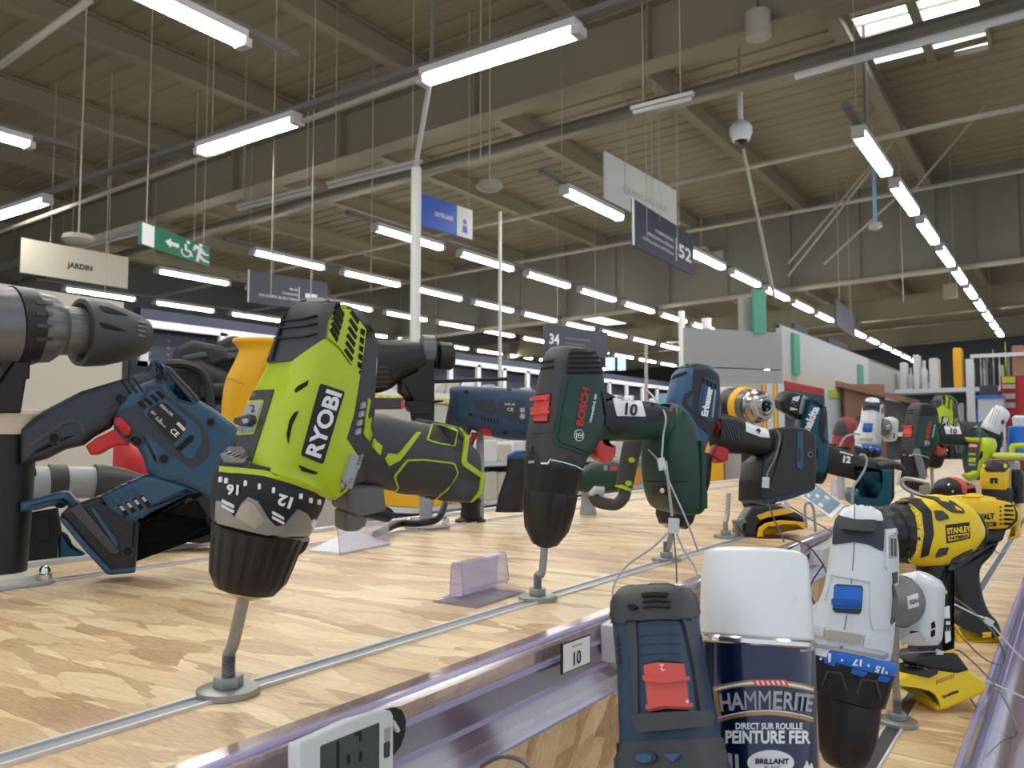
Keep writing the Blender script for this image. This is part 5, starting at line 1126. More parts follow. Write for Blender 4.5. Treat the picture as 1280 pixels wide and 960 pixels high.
# foot: built on the board
FO = [F(352, 655), F(395, 640), F(520, 625), F(560, 612), F(600, 628), F(612, 645), F(655, 672), F(656, 705), F(605, 722), (1164+2, 880), F(490, 740), F(480, 712), F(430, 695), F(352, 690)]
T.slab(F((350, 655), (385, 640), (470, 622), (560, 610), (600, 628), (655, 665), (656, 702), (610, 722), (520, 758), (495, 762), (484, 735), (470, 714), (430, 702), (350, 690)), -.035, .022, 'foot', 'stanley yellow', None, .004, .08, w=.01)
P(F((385, 620), (400, 612), (480, 626), (512, 632), (508, 645), (480, 658), (450, 652), (386, 640)), 'fuel_gauge', 'soft black', None, .0025, rnd=.1)
T.slab(F((400, 600), (440, 575), (560, 572), (602, 628), (560, 640), (470, 628)), -.022, .024, 'foot_collar', 'soft black', None, .004, .1, w=.012)
for i in range(4): x = 402+i*20; P(F((x, 622+i*2), (x+14, 623+i*2), (x+16, 629+i*2), (x+2, 628+i*2)), 'gauge_light', 'light grey', None, .0032)
T.text('brushless', F(554, 712), 4.4, -22, 'print black', None, 1.0, bold=.05, lift=.001)
for i in range(9): x = 506+i*7; y = 682-i*2.6; P(F((x, y), (x+3, y-1), (x+5, y-16), (x+2, y-15)), 'foot_slot', 'mid grey' if False else 'gold print', None, .0006)

# ---------------- DEWALT drill behind it
T = DW = Tool('power_drill', 'yellow and black drill behind the one lettered STANLEY, lettered DEWALT', 'drill', (1225, 655, 1.22), roll=90, phi=0, tau=-20)
T.loft([(H2(300, 440), H2(300, 690), .027, 3), (H2(430, 412), H2(430, 705), .029, 3), (H2(640, 400), H2(640, 710), .030, 3), (H2(820, 420), H2(820, 708), .030, 3), (H2(930, 455), H2(940, 695), .028, 2.8), (H2(1010, 510), H2(1010, 660), .022, 2.4)], 'housing', 'tool yellow', n=36, k=4, dome=(0, .2))
T.slab(H2((700, 690), (960, 690), (925, 790), (880, 815), (820, 815), (760, 820), (700, 810)), -.016, .016, 'lower_housing', 'soft black', None, .005, .1)
T.slab(F((550, 290), (640, 235), (720, 200), (700, 250), (660, 300), (668, 380), (690, 440), (722, 480), (716, 530), (560, 535), (562, 455), (590, 430), (575, 380)), -.018, .018, 'grip', 'satin black', None, .008, smooth=True)
T.slab(F((560, 475), (600, 500), (600, 522), (716, 524), (712, 536), (565, 541)), -.028, .024, 'foot', 'tool yellow', None, .003, .1, w=.01)
P = T.patch
P(H2((640, 400), (700, 385), (760, 400), (720, 430), (600, 428), (560, 420)), 'top_ridge', 'tool yellow', None, .0025, rnd=.15)
T.text('DEWALT', H2(735, 590), 7.6, -4, 'print black', None, .82, bold=.06, lift=.001); P(H2((690, 645), (858, 632), (858, 668), (694, 676)), 'name_plate', 'print black', None, .0007, rnd=.1); T.text('XR LI-ION', H2(775, 655), 2.6, -4, 'tool yellow', None, 1.0, bold=.03, lift=.0014)
for i in range(5):
    y = 492+i*38; P(H2((925-i*4, y), (940, y-6), (1000+i*6-(i > 2)*8*(i-2), y), (1000+i*5-(i > 2)*8*(i-2), y+14), (932, y+14)), 'vent_slot', 'slot black', None, .0008)
    P(H2((888, 500+i*36), (902, 498+i*36), (902, 512+i*36), (888, 514+i*36)), 'vent_slot', 'slot black', None, .0008)
P(H2((780, 395), (880, 430), (1000, 470), (960, 462), (860, 440), (840, 420)), 'rear_band', 'soft black', None, .001); P(H2((1000, 460), (1040, 560), (1035, 620), (960, 700), (700, 712), (700, 698), (950, 688), (1020, 610), (1025, 560)), 'rear_band', 'soft black', None, .001)
P(H2((565, 482), (605, 482), (605, 492), (568, 494)), 'side_slot', 'mid grey', None, .0007)
P(F((660, 508), (690, 506), (690, 524), (662, 526)), 'foot_mark', 'tool yellow', None, .001)
# ================================================================ tools along the rear track of the upper level
K_ = Crop(0, 360, 4.8); J = Crop(0, 340, 2.4)
def circ(c, rx, ry, n=20): return [(c[0]+rx*math.cos(2*math.pi*i/n), c[1]+ry*math.sin(2*math.pi*i/n)) for i in range(n)]
def vlathe(T, px, py, d, prof, name, mt, n=36):
    """upright turned part at a pixel: prof (height, radius)"""
    c = at(px, py, d); inv = T.mw.inverted(); mb = MB().lathe(prof, c, (0, 0, 1), n); mb.v = [inv@v for v in mb.v]
    return T.solid(mb, name, mt)
def wbox(T, mb, name, mt): inv = T.mw.inverted(); mb.v = [inv@v for v in mb.v]; return T.solid(mb, name, mt)
def plate(T, c, half, name='foot_plate', mt='light grey', z=None):
    z = ZU if z is None else z
    P = rounded([(c.x-half, c.y-half), (c.x+half, c.y-half), (c.x+half, c.y+half), (c.x-half, c.y+half)], .25, 4)
    wbox(T, MB().prism(P, z, z+.004, None, .001), name, mt)
    for sx_, sy_ in ((-.72, -.72), (.72, -.72), (-.72, .72), (.72, .72)):
        o = V((c.x+half*sx_, c.y+half*sy_, z+.004)); wbox(T, MB().lathe([(0, .0075), (.006, .0075), (.007, .006), (.012, .0058), (.015, .004), (.016, .001)], o, (0, 0, 1), 16), 'cap_nut', 'chrome')
# grey hammer drill on a black stand, far left
T = Tool('hammer_drill', 'grey hammer drill with black chuck held level on a black stand at the left edge', 'drill', (60, 415, .92), roll=90, phi=0, tau=-22)
T.lathe([(K_(-260, 225), 46), (K_(60, 228), 47.5)], 'housing', 'gunmetal', n=48)
T.lathe([(K_(62, 229), 47), (K_(66, 229), 49), (K_(184, 232), 47), (K_(190, 232), 45)], 'clamp_band', 'satin black', n=48)
T.lathe([(K_(190, 236), 43), (K_(200, 237), 44.5), (K_(296, 243), 42), (K_(345, 250), 34), (K_(362, 252), 32)], 'gear_ring', 'gunmetal', n=112, mod=flute(14, .035, 1, 2, .35))
T.lathe([(K_(350, 253), 31), (K_(362, 253), 31.5), (K_(440, 258), 31), (K_(530, 264), 30)], 'barrel', 'gunmetal', n=120, mod=flute(30, .02, 1, 2, .4))
T.lathe([(K_(515, 268), 29), (K_(470, 268), 38), (K_(476, 268), 43.5), (K_(520, 270), 44), (K_(620, 275), 42), (K_(720, 281), 36.5), (K_(820, 288), 29), (K_(830, 289), 27.5), (K_(870, 292), 23), (K_(888, 294), 15), (K_(890, 294), 5)], 'chuck', 'charcoal', n=72)
P = T.patch
for y in (118, 216): P(K_((594, y-8), (640, y-2), (730, y+32), (765, y+48), (700, y+40), (620, y+24)), 'chuck_groove', 'slot black', None, .0010)
for y in (90, 155, 225, 305): P(K_((220, y-12), (300, y-8), (318, y), (314, y+14), (222, y+10), (214, y)), 'ring_pocket', 'charcoal', None, .0012, rnd=.2)
for y in (196, 222, 248, 275): P(K_((826, y), (850, y+6), (872, y+14), (874, y+20), (850, y+16), (828, y+12)), 'nose_rib', 'mid grey', None, .0012)
T.slab(K_((25, 218), (228, 236), (214, 330), (186, 470), (184, 546), (163, 550), (130, 752), (-160, 756), (-160, 560), (5, 540)), -.02, .02, 'bracket', 'satin black', None, .003, .02, w=.02)
zc_ = at(8, 525, .92)
vlathe(T, 4, 525, .92, [(-.016, .036), (-.010, .040), (.002, .043), (.006, .047), (.010, .047), (.012, .043)], 'flange', 'cream')
hz = zc_.z-.016-ZU
vlathe(T, 4, 525, .92, [(-.016, .034), (-.016-hz*.5, .0315), (-.016-hz+.012, .029)], 'column', 'satin black')
vlathe(T, 4, 525, .92, [(-.016-hz+.014, .034), (-.016-hz+.010, .040), (-.016-hz+.004, .041)], 'foot_ring', 'cream')
plate(T, at(4, 525, .92), .048)
# blue demolition drill leaning with its loop handle
T = Tool('power_saw', 'blue and charcoal tool with red trigger leaning behind the lime drill at the left', 'power tool', (200, 560, .97), 0, 0)
T.slab(J((500, 300), (560, 340), (598, 385), (640, 410), (700, 455), (740, 500), (760, 640), (720, 690), (640, 700), (600, 665), (540, 640), (470, 625), (440, 600), (430, 560), (395, 500), (340, 470), (350, 400), (400, 340)), -.030, .030, 'housing', 'steel blue', None, .010, .08, w=.02)
T.slab(J((60, 470), (135, 412), (240, 358), (360, 322), (400, 312), (438, 296), (452, 266), (476, 262), (500, 285), (512, 330), (500, 380), (440, 400), (390, 420), (345, 440), (330, 465), (280, 492), (245, 520), (190, 532), (130, 562), (60, 580)), -.024, .026, 'handle', 'navy plastic', None, .010, .06, w=.02)
T.slab(J((490, 280), (510, 283), (598, 378), (596, 390), (540, 375), (518, 345), (508, 320)), -.020, .030, 'rear_guard', 'charcoal', None, .003, .1, w=.03)
T.slab(J((462, 262), (478, 260), (505, 300), (512, 345), (540, 378), (590, 392), (575, 400), (530, 386), (500, 350), (494, 305)), -.02, .0315, 'blue_edge', 'steel blue', None, .002, w=.03)
T.slab(J((256, 522), (288, 498), (350, 468), (388, 500), (382, 520), (345, 520), (292, 549), (271, 549)), -.012, .0285, 'trigger', 'bright red', None, .003, .06)
T.slab(J((560, 660), (640, 640), (700, 680), (760, 760), (700, 790), (640, 770), (592, 690), (560, 672), (420, 735), (418, 770), (405, 900), (332, 905), (180, 728), (210, 700), (250, 690), (300, 672), (430, 735)), -.024, .024, 'lower_guard', 'satin black', None, .005, .04, w=.02)
T.slab(J((300, 672), (360, 642), (430, 610), (470, 610), (560, 640), (600, 660), (560, 672), (440, 730), (400, 750), (330, 720)), -.026, .028, 'motor_neck', 'steel blue', None, .007, .06, w=.02)
T.slab(J((60, 690), (120, 676), (180, 658), (205, 658), (235, 690), (228, 710), (215, 716), (200, 700), (150, 704), (110, 715), (60, 722)), -.016, .016, 'front_arm', 'steel blue', None, .006, .1, w=.01)
T.slab(J((178, 735), (200, 740), (250, 800), (335, 893), (404, 884), (406, 900), (332, 908), (320, 905), (255, 835), (185, 750)), -.025, .026, 'blue_sole', 'steel blue', None, .002, w=.02)
T.slab(J((205, 712), (240, 695), (360, 840), (350, 850), (330, 848)), -.02, .030, 'side_bar', 'charcoal', None, .003, w=.03); T.slab(J((268, 706), (285, 712), (356, 815), (350, 828), (340, 820)), -.02, .0275, 'blue_insert', 'steel blue', None, .001, w=.03)
P = T.patch
for i in range(4): P(J((315+i*22, 668-i*12), (322+i*22, 662-i*12), (378+i*20, 730-i*10), (370+i*20, 734-i*10)), 'grip_rib', 'tool navy', None, .0014)
P(J((338, 708), (395, 672), (440, 700), (446, 722), (400, 752), (378, 745)), 'vent_frame', 'steel blue', None, .0018)
for i in range(4): x, y = 352+i*22, 700-i*9; P(J((x, y), (x+12, y-5), (x+36, y+26), (x+24, y+34)), 'vent_slot', 'slot black', None, .0022); P(J((x+6, y+4), (x+13, y), (x+24, y+12), (x+16, y+17)), 'vent_light', 'sand grey', None, .0026)
P(J((340, 438), (352, 420), (372, 410), (420, 395), (440, 345), (480, 340), (500, 370), (600, 445), (630, 510), (628, 545), (590, 585), (565, 582), (480, 520), (440, 480), (420, 520), (380, 512), (352, 480)), 'side_frame', 'navy plastic', None, .0016)
P(J((448, 355), (476, 350), (500, 385), (600, 465), (606, 510), (580, 560), (556, 556), (430, 425), (430, 395)), 'inner_panel', 'steel blue', None, .0028, rnd=.08)
P(J((482, 392), (500, 395), (560, 452), (545, 490), (520, 516), (440, 430), (450, 408)), 'rating_plate', 'print black', None, .0036, rnd=.05)
T.text('CE', J(524, 482), 7, 42, 'print white', None, 1, bold=.02, lift=.0044); T.text('ERBAUER', J(500, 415), 3.5, 42, 'print white', None, 1, lift=.0044); T.text('20V  n  B', J(470, 432), 3.4, 42, 'print white', None, 1, lift=.0044); T.text('0-2800/min', J(482, 452), 2.6, 42, 'print white', None, 1, lift=.0044)
P(J((528, 455), (536, 450), (558, 472), (550, 478)), 'plate_label', 'cream', None, .0042)
for i in range(4): x, y = 412+i*18, 392-i*10; P(J((x, y), (x+9, y-6), (x+30, y+12), (x+22, y+22)), 'vent_slot', 'slot black', None, .0034)
P(J((525, 530), (570, 488), (582, 492), (580, 505), (542, 538)), 'lower_slot', 'slot black', None, .0034)
P(J((350, 440), (362, 436), (394, 468), (392, 482), (380, 488), (350, 455)), 'lock_button', 'bright red', None, .0034, rnd=.1)
for (x, y, r__) in ((480, 316, 14), (360, 380, 14), (163, 499, 16), (418, 507, 11), (492, 560, 13), (632, 450, 11), (180, 700, 13), (384, 838, 15), (570, 693, 12), (634, 744, 12)):
    P([J(*p) for p in circ((x, y), r__*1.25, r__*1.2)], 'screw_rim', 'slate', None, .0030 if x not in (163, 180, 384) else .002); P([J(*p) for p in circ((x, y), r__*.95, r__*.92)], 'screw_hole', 'slot black', None, .0036 if x not in (163, 180, 384) else .0026)
P(J((80, 520), (200, 440), (240, 440), (258, 480), (250, 486), (234, 452), (200, 452), (90, 528)), 'grip_line', 'charcoal', None, .0014)
for i in range(3): P(J((362+i*18, 326-i*4), (366+i*18, 325-i*4), (395+i*18, 365-i*4), (390+i*18, 367-i*4)), 'grip_rib', 'slot black', None, .001)
# lower grey chuck tool and dark battery behind it
N_ = Crop(20, 560, 4.571)
T = Tool('hammer_drill', 'pale grey drill nose with dark chuck lying behind the blue tool at lower left', 'drill', (100, 605, 1.12), roll=88, phi=0, tau=-12)
T.lathe([(N_(-60, 215), 22), (N_(60, 210), 22), (N_(190, 205), 21.5)], 'housing', 'light grey'); T.lathe([(N_(178, 198), 20), (N_(182, 198), 22.5), (N_(282, 196), 22), (N_(288, 196), 20)], 'band', 'charcoal')
T.lathe([(N_(285, 198), 20), (N_(470, 196), 19.5)], 'barrel', 'light grey'); T.lathe([(N_(440, 200), 18), (N_(445, 200), 24), (N_(480, 200), 24), (N_(600, 200), 20), (N_(710, 200), 12), (N_(730, 200), 8)], 'chuck', 'charcoal', n=60, mod=flute(8, .05, 2, 4))
T.patch(N_((80, 128), (112, 128), (114, 160), (82, 158)), 'stop_knob', 'deep black', None, .004)
# standing on a small grey post
c = at(60, 610, 1.12); vlathe(T, 28, 640, 1.12, [(-.10, .008), (.03, .008)], 'post', 'light grey', 12)
T = Tool('battery_tool', 'black and teal battery tool standing low behind the blue tool at the left', 'power tool', (80, 670, 1.10), 0, 0)
T.slab(N_((62, 370), (240, 340), (262, 470), (240, 520), (235, 665), (40, 660), (35, 640), (60, 560)), -.025, .025, 'battery', 'deep black', None, .004, .05, w=.02)
T.slab(N_((240, 470), (280, 480), (330, 560), (400, 600), (380, 615), (320, 650), (240, 660)), -.018, .018, 'housing', 'makita teal', None, .004, .05, w=.02)
T.patch(N_((285, 490), (320, 520), (310, 545), (285, 540)), 'slot', 'slot black', None, .001); T.patch(N_((110, 400), (170, 390), (190, 420), (185, 520), (120, 530)), 'battery_recess', 'satin black', None, .003)
T = Tool('power_tool', 'bright red rounded tool body seen between the blue tool and the cream board', 'power tool', (165, 585, 1.35), 0, 0)
T.loft([(J(340, 500), J(400, 520), .02, 2.5), (J(338, 560), J(445, 560), .03, 2.5), (J(335, 620), J(450, 620), .03, 2.5), (J(340, 700), J(440, 700), .02, 2.5)], 'housing', 'bright red', dome=(.2, .2)); vlathe(T, 163, 640, 1.33, [(-1.27, .008), (.02, .008)], 'post', 'light grey', 10)
T = Tool('power_saw', 'dark low saw body with black base behind the chuck of the lime drill', 'power tool', (245, 665, 1.2), 0, 0)
T.slab(N_((690, 450), (760, 440), (900, 400), (1000, 420), (1160, 470), (1200, 520), (1060, 545), (880, 530), (760, 560), (700, 550)), -.03, .03, 'base', 'satin black', None, .006, .1, w=.02)
T.slab(N_((700, 470), (765, 470), (770, 545), (700, 555)), -.02, .034, 'side_plate', 'makita teal', None, .002, w=.03)
# yellow flared tool body
T = Tool('yellow_mixer', 'tall yellow flared tool body standing behind the lime drill', 'power tool', (310, 480, 1.45), roll=2, phi=0)
Y_ = Crop(160, 390, 6.4)
T.loft([(Y_(740, 1100), Y_(960, 1100), .020, 2.2), (Y_(746, 820), Y_(1010, 820), .024, 2.2), (Y_(755, 680), Y_(1040, 680), .026, 2.2), (Y_(782, 540), Y_(1090, 540), .028, 2.2), (Y_(850, 400), Y_(1140, 400), .026, 2.2), (Y_(884, 310), Y_(1160, 310), .024, 2.2), (Y_(860, 265), Y_(1180, 265), .027, 2.2), (Y_(834, 240), Y_(1200, 240), .030, 2.2), (Y_(836, 218), Y_(1200, 218), .030, 2.2), (Y_(855, 208), Y_(1180, 208), .028, 2.2)], 'housing', 'amber', n=36, k=4, dome=(0, .03))
T.patch(Y_((782, 528), (850, 538), (930, 580), (928, 586), (850, 545), (782, 536)), 'seam', 'gold print', None, .001)
vlathe(T, 300, 600, 1.44, [(-1.32, .01), (.03, .01)], 'post', 'light grey', 12)
# black machines (mowers) beyond the table, left
def machine(px, py, d, s, label, seed):
    random.seed(seed); T = Tool('lawn_mower', label, 'lawn mower', (px, py, d), 0, 0); k = d/FPX*s
    def q(a, b): return (px+a*s, py+b*s)
    T.slab([q(-44, 20), q(-46, -6), q(-30, -30), q(10, -38), q(44, -20), q(56, 6), q(58, 30), q(20, 60), q(-30, 60)], -.2, .2, 'deck', 'deep black', None, .04, .15)
    T.slab([q(-28, -28), q(-22, -50), q(0, -60), q(40, -52), q(50, -36), q(30, -26)], -.1, .15, 'engine_cover', 'soft black', None, .02, .2)
    T.slab([q(8, -6), q(60, -8), q(64, 14), q(10, 16)], .0, .24, 'side_box', 'satin black', None, .02, .2)
    T.lathe([(q(-2, 34), 20*s), (q(-2, 35), 20*s)], 'wheel_dummy', 'soft black') if False else None
    c = T.L(*q(22, 40)); T.solid(MB().lathe([(.18, .02*d*s/2), (.20, .022*d*s), (.26, .022*d*s), (.27, .018*d*s)], (c.x, c.y, 0), (0, 0, 1), 28), 'wheel', 'rubber')
    pts = [T.L(*q(*p)) for p in ((-48, 60), (-50, 0), (-36, -26), (4, -24), (20, 0), (22, 50))]
    T.solid(MB().tube(spline([p+V((0, 0, .26)) for p in pts], 5), .012*d*s/2.2, 8), 'handle_bar', 'satin black')
    T.slab([q(-14, -40), q(16, -46), q(22, -38), q(-10, -32)], .1, .17, 'fin_block', 'charcoal', None, .01, .2)
    zf = T.inv@V((T.mw.translation.x, T.mw.translation.y, 0)); T.solid(MB().box((zf.x-.3, zf.y, -.2), (zf.x+.3, zf.y+.02, .2)).tube([(zf.x, zf.y, 0), (zf.x, -.1, 0)], .05, 10), 'display_plinth', 'mid grey')
machine(240, 485, 3.6, 1.0, 'black lawn mower on a display plinth behind the blue tool, nearer of the two', 3)
machine(290, 470, 4.3, .85, 'black lawn mower on a display plinth, the farther one beside the yellow body', 5)
# black hammer drill behind the lime drill, on a grey post
X_ = Crop(400, 250, 2.7826); W_ = Crop(440, 400, 3.692)
T = Tool('hammer_drill', 'black hammer drill held level on a grey post behind the lime drill', 'drill', (500, 450, 1.5), roll=90, phi=0, tau=-10)
T.loft([(W_(-60, 130), W_(-60, 310), .035, 2.4), (W_(60, 90), W_(60, 340), .040, 2.5), (W_(150, 95), W_(160, 325), .040, 2.5), (W_(230, 98), W_(240, 270), .035, 2.3), (W_(300, 100), W_(305, 238), .028, 2.2), (W_(330, 104), W_(330, 232), .026, 2)], 'housing', 'satin black', n=36)
T.lathe([(W_(318, 135), 17), (W_(322, 135), 18.5), (W_(372, 138), 18.5), (W_(378, 138), 17)], 'clamp_band', 'gunmetal')
T.lathe([(W_(374, 165), 15), (W_(384, 166), 17), (W_(392, 166), 13), (W_(400, 167), 17.5), (W_(455, 168), 17.5), (W_(466, 168), 15), (W_(470, 168), 8)], 'chuck', 'satin black', n=48)
for i in range(5): T.patch(W_((95, 215+i*22), (170, 213+i*22), (168, 220+i*22), (96, 222+i*22)), 'side_rib', 'charcoal', None, .0012)
T.slab(W_((225, 270), (300, 238), (340, 150), (384, 150), (382, 480), (290, 470), (280, 380), (225, 340)), -.022, .02, 'bracket', 'satin black', None, .004, .05)
T.slab(W_((245, 376), (420, 370), (425, 376), (380, 386), (380, 440), (280, 430)), -.03, .03, 'collar', 'satin black', None, .003, .05)
T.slab(W_((-40, 360), (235, 362), (240, 412), (-40, 415)), .0, .03, 'side_bar', 'charcoal', None, .003); T.slab(W_((228, 368), (246, 370), (240, 412), (226, 412)), .0, .032, 'red_tip', 'coral', None, .002)
T.rod([T.L(*W_(382, 285)), T.L(*W_(714, 272))], .0035, 'depth_rod', 'deep black')
T.slab(W_((320, 480), (374, 480), (372, 945), (322, 945)), -.012, .012, 'post', 'light grey', None, .002)
b_ = on_z(534, 660, ZU); plate(T, b_, .033)
# dark cable loop on the board by that post
tag(MB().tube(spline([on_z(470, 668, ZU+.012), on_z(498, 655, ZU+.012), on_z(525, 654, ZU+.015), on_z(548, 648, ZU+.02), on_z(556, 630, ZU+.04)], 6), .006, 10).build('black_cable', 'deep black'), 'thick black cable curling round the grey post behind the lime drill', 'cable')
tag(MB().lathe([(0, .03), (.004, .03), (.008, .02), (.03, .018), (.04, .022), (.05, .012)], on_z(588, 652, ZU), (0, 0, 1), 24).build('rubber_foot', 'deep black'), 'black round rubber base standing right of the grey post', 'base')
# navy drill with red trigger between the lime and the green drills
Q_ = Crop(540, 440, 4.8)
T = Tool('hammer_drill', 'navy corded drill with red trigger and rating plate seen between the lime and green drills', 'drill', (620, 510, 1.6), roll=90, phi=0)
T.loft([(Q_(112, 214), Q_(112, 300), .018, 2.6), (Q_(150, 204), Q_(150, 430), .028, 3), (Q_(280, 208), Q_(280, 478), .033, 3), (Q_(400, 214), Q_(400, 518), .034, 3), (Q_(540, 222), Q_(540, 530), .034, 3), (Q_(660, 240), Q_(660, 525), .034, 3)], 'housing', 'slate blue', n=36, dome=(.3, 0))
T.slab(Q_((110, 230), (170, 250), (230, 330), (250, 420), (225, 500), (210, 640), (60, 640), (62, 520), (80, 400), (100, 310)), -.022, .022, 'handle', 'navy plastic', None, .01, .15)
T.slab(Q_((238, 482), (280, 490), (262, 520), (245, 560), (235, 636), (212, 640), (220, 560)), -.01, .01, 'trigger', 'bright red', None, .003, .1)
P = T.patch
P(Q_((290, 456), (356, 462), (352, 498), (286, 488)), 'lock_button', 'bright red', None, .003); P(Q_((400, 295), (548, 292), (566, 400), (560, 432), (520, 424), (400, 372)), 'rating_plate', 'slate', None, .001)
P(Q_((250, 290), (370, 282), (396, 350), (360, 380), (270, 350)), 'side_recess', 'navy plastic', None, .001)
for i in range(6): P(Q_((294+i*19, 384+i*4), (302+i*19, 386+i*4), (302+i*19, 412+i*4), (294+i*19, 410+i*4)), 'vent_slot', 'slot black', None, .001)
for x, y in ((205, 240), (465, 222), (232, 376), (440, 484)): P([Q_(*p) for p in circ((x, y), 14, 10)], 'screw_hole', 'slot black', None, .0012)
T.text('CE', Q_(470, 345), 4, 3, 'print white', None, 1.2, lift=.002); T.text('GSB 20', Q_(466, 314), 2.6, 3, 'print white', None, 1.2, lift=.002); P([Q_(*p) for p in circ((543, 385), 16, 18)], 'mark', 'light grey', None, .0018); P(Q_((528, 335), (556, 335), (556, 362), (528, 362)), 'mark', 'light grey', None, .0016)
vlathe(T, 600, 640, 1.62, [(-.05, .008), (.16, .008)], 'post', 'light grey', 12)
T = Tool('power_drill', 'navy tool handle with a pale blue rim standing left of the green drill chuck', 'drill', (640, 600, 1.5), 0, 0)
T.loft([(Q_(380, 960), Q_(545, 960), .02, 2.4), (Q_(400, 860), Q_(560, 860), .022, 2.5), (Q_(432, 760), Q_(580, 760), .024, 2.5), (Q_(444, 720), Q_(600, 720), .026, 2.6), (Q_(452, 640), Q_(640, 640), .028, 2.6)], 'handle', 'satin black', n=32)
T.loft([(Q_(450, 642), Q_(640, 642), .029, 2.6), (Q_(460, 618), Q_(640, 618), .029, 2.6), (Q_(500, 598), Q_(640, 598), .024, 2.6)], 'base', 'slate blue', n=32); T.patch(Q_((452, 626), (500, 600), (560, 592), (560, 600), (505, 608), (458, 638)), 'rim_line', 'blue', None, .002)
# lime grip with lever handle, and dark green drill behind the green one
M_ = Crop(680, 540, 5.818)
T = Tool('side_handle_tool', 'dark tool grip with lime ring and curved lever behind the green drill', 'power tool', (775, 600, 1.45), 12, 10)
T.loft([(M_(520, 400), M_(635, 440), .016, 2.4), (M_(530, 340), M_(655, 365), .017, 2.4), (M_(545, 230), M_(680, 250), .018, 2.4), (M_(565, 110), M_(715, 110), .020, 2.4), (M_(600, -20), M_(740, 0), .020, 2.4)], 'grip', 'grip texture', n=30)
P = T.patch; P(M_((516, 388), (570, 384), (636, 414), (630, 446), (570, 428), (515, 424)), 'lime_ring', 'lime', None, .0015)
for c_ in ((636, 203), (612, 372)): P([M_(*p) for p in circ(c_, 22, 20)], 'lime_stud', 'lime', None, .0022)
T.rod(spline([T.L(*M_(590, 430)), T.L(*M_(575, 480)), T.L(*M_(520, 525)), T.L(*M_(440, 520)), T.L(*M_(385, 500)), T.L(*M_(360, 455))], 5), .011, 'lever', 'charcoal'); T.rod([T.L(*M_(352, 470)), T.L(*M_(380, 430)), T.L(*M_(432, 440))], .010, 'pivot', 'light grey')
T = Tool('power_drill', 'dark green drill lying low behind the green drill chuck, mostly hidden', 'drill', (735, 595, 1.75), 90, 0)
T.loft([(M_(240, 300), M_(250, 430), .03, 2.6), (M_(330, 230), M_(340, 440), .035, 2.8), (M_(430, 210), M_(440, 440), .035, 2.8), (M_(560, 230), M_(560, 430), .03, 2.8)], 'housing', 'dark green', n=28, dome=(.4, .2))
T.patch(M_((480, 255), (535, 252), (530, 280), (478, 282)), 'red_mark', 'print red', None, .001); T.patch([M_(*p) for p in circ((448, 262), 16, 22)], 'emblem', 'mid grey', None, .001); T.slab(M_((400, 420), (470, 410), (460, 430), (420, 440)), .0, .02, 'red_switch', 'coral', None, .002)
vlathe(T, 735, 640, 1.75, [(-.02, .02), (.05, .012)], 'post', 'light grey', 12)
c = on_z(875, 612, ZU)
# ---------------- second group on the front track: navy blue drill lettered Erbauer
G_ = Crop(820, 440, 4.0)
T = ER = Tool('power_drill', 'blue and black drill with a 4 label and a big black battery, lettered Erbauer', 'drill', (880, 520, 1.12), roll=-14, phi=28)
T.loft([(G_(100, 500), G_(235, 560), .024, 2.8), (G_(80, 430), G_(255, 480), .026, 3), (G_(60, 340), G_(290, 400), .027, 3), (G_(45, 240), G_(325, 330), .028, 3), (G_(60, 160), G_(318, 200), .027, 3), (G_(80, 100), G_(310, 125), .024, 2.8), (G_(120, 70), G_(270, 80), .018, 2.5)], 'housing', 'erbauer blue', n=40, dome=(0, .15))
T.lathe([(G_(155, 500), 31), (G_(140, 600), 33), (G_(130, 650), 33), (G_(120, 700), 30)], 'torque_ring', 'satin black'); T.lathe([(G_(118, 700), 27), (G_(100, 760), 25), (G_(88, 830), 23), (G_(84, 870), 17)], 'chuck', 'satin black', n=60, mod=flute(9, .05, 1, 2)); T.lathe([(G_(84, 865), 12), (G_(82, 882), 9)], 'chuck_nose', mat('pale brass', (206,196,160), .3, .8))
T.loft([(G_(300, 300), G_(290, 500), .018, 2.5), (G_(380, 310), G_(380, 520), .019, 2.5), (G_(470, 350), G_(450, 525), .020, 2.5), (G_(580, 385), G_(540, 545), .020, 2.5), (G_(640, 400), G_(620, 560), .020, 2.5)], 'handle', 'soft black', n=30)
T.slab(G_((600, 380), (660, 372), (740, 385), (786, 420), (790, 560), (782, 690), (640, 740), (540, 755), (508, 740), (510, 640), (530, 540), (580, 500)), -.035, .030, 'battery', 'soft black', None, .006, .08, w=.02)
P = T.patch
P(G_((90, 90), (130, 60), (220, 62), (310, 110), (318, 160), (300, 130), (232, 95), (200, 70), (120, 84)), 'rear_frame', 'soft black', None, .001); P(G_((190, 80), (236, 66), (312, 118), (318, 250), (300, 370), (262, 410), (212, 370), (170, 300), (130, 262), (140, 215), (180, 190)), 'side_frame', 'soft black', None, .0014)
P(G_((236, 122), (298, 148), (300, 220), (282, 345), (262, 352), (210, 310), (206, 280), (225, 150)), 'side_panel', 'slate blue', None, .0024, rnd=.08); P(G_((150, 240), (184, 212), (180, 275), (168, 286)), 'side_window', 'slate blue', None, .0022)
P(G_((76, 140), (90, 118), (150, 98), (158, 108), (98, 128)), 'top_slot', 'slot black', None, .001)
for i in range(4): P(G_((230+i*18, 132+i*9), (240+i*18, 136+i*9), (240+i*18, 160+i*9), (230+i*18, 156+i*9)), 'vent_slot', 'slot black', None, .003)
P(G_((240, 172), (276, 182), (256, 328), (218, 316)), 'name_plate', 'erbauer blue', None, .0028); T.text('Erbauer', G_(248, 250), 8.4, -79, 'print white', None, 1.08, bold=.06, lift=.0040)
P(G_((286, 190), (294, 192), (280, 330), (272, 328)), 'side_line', 'pale blue', None, .003)
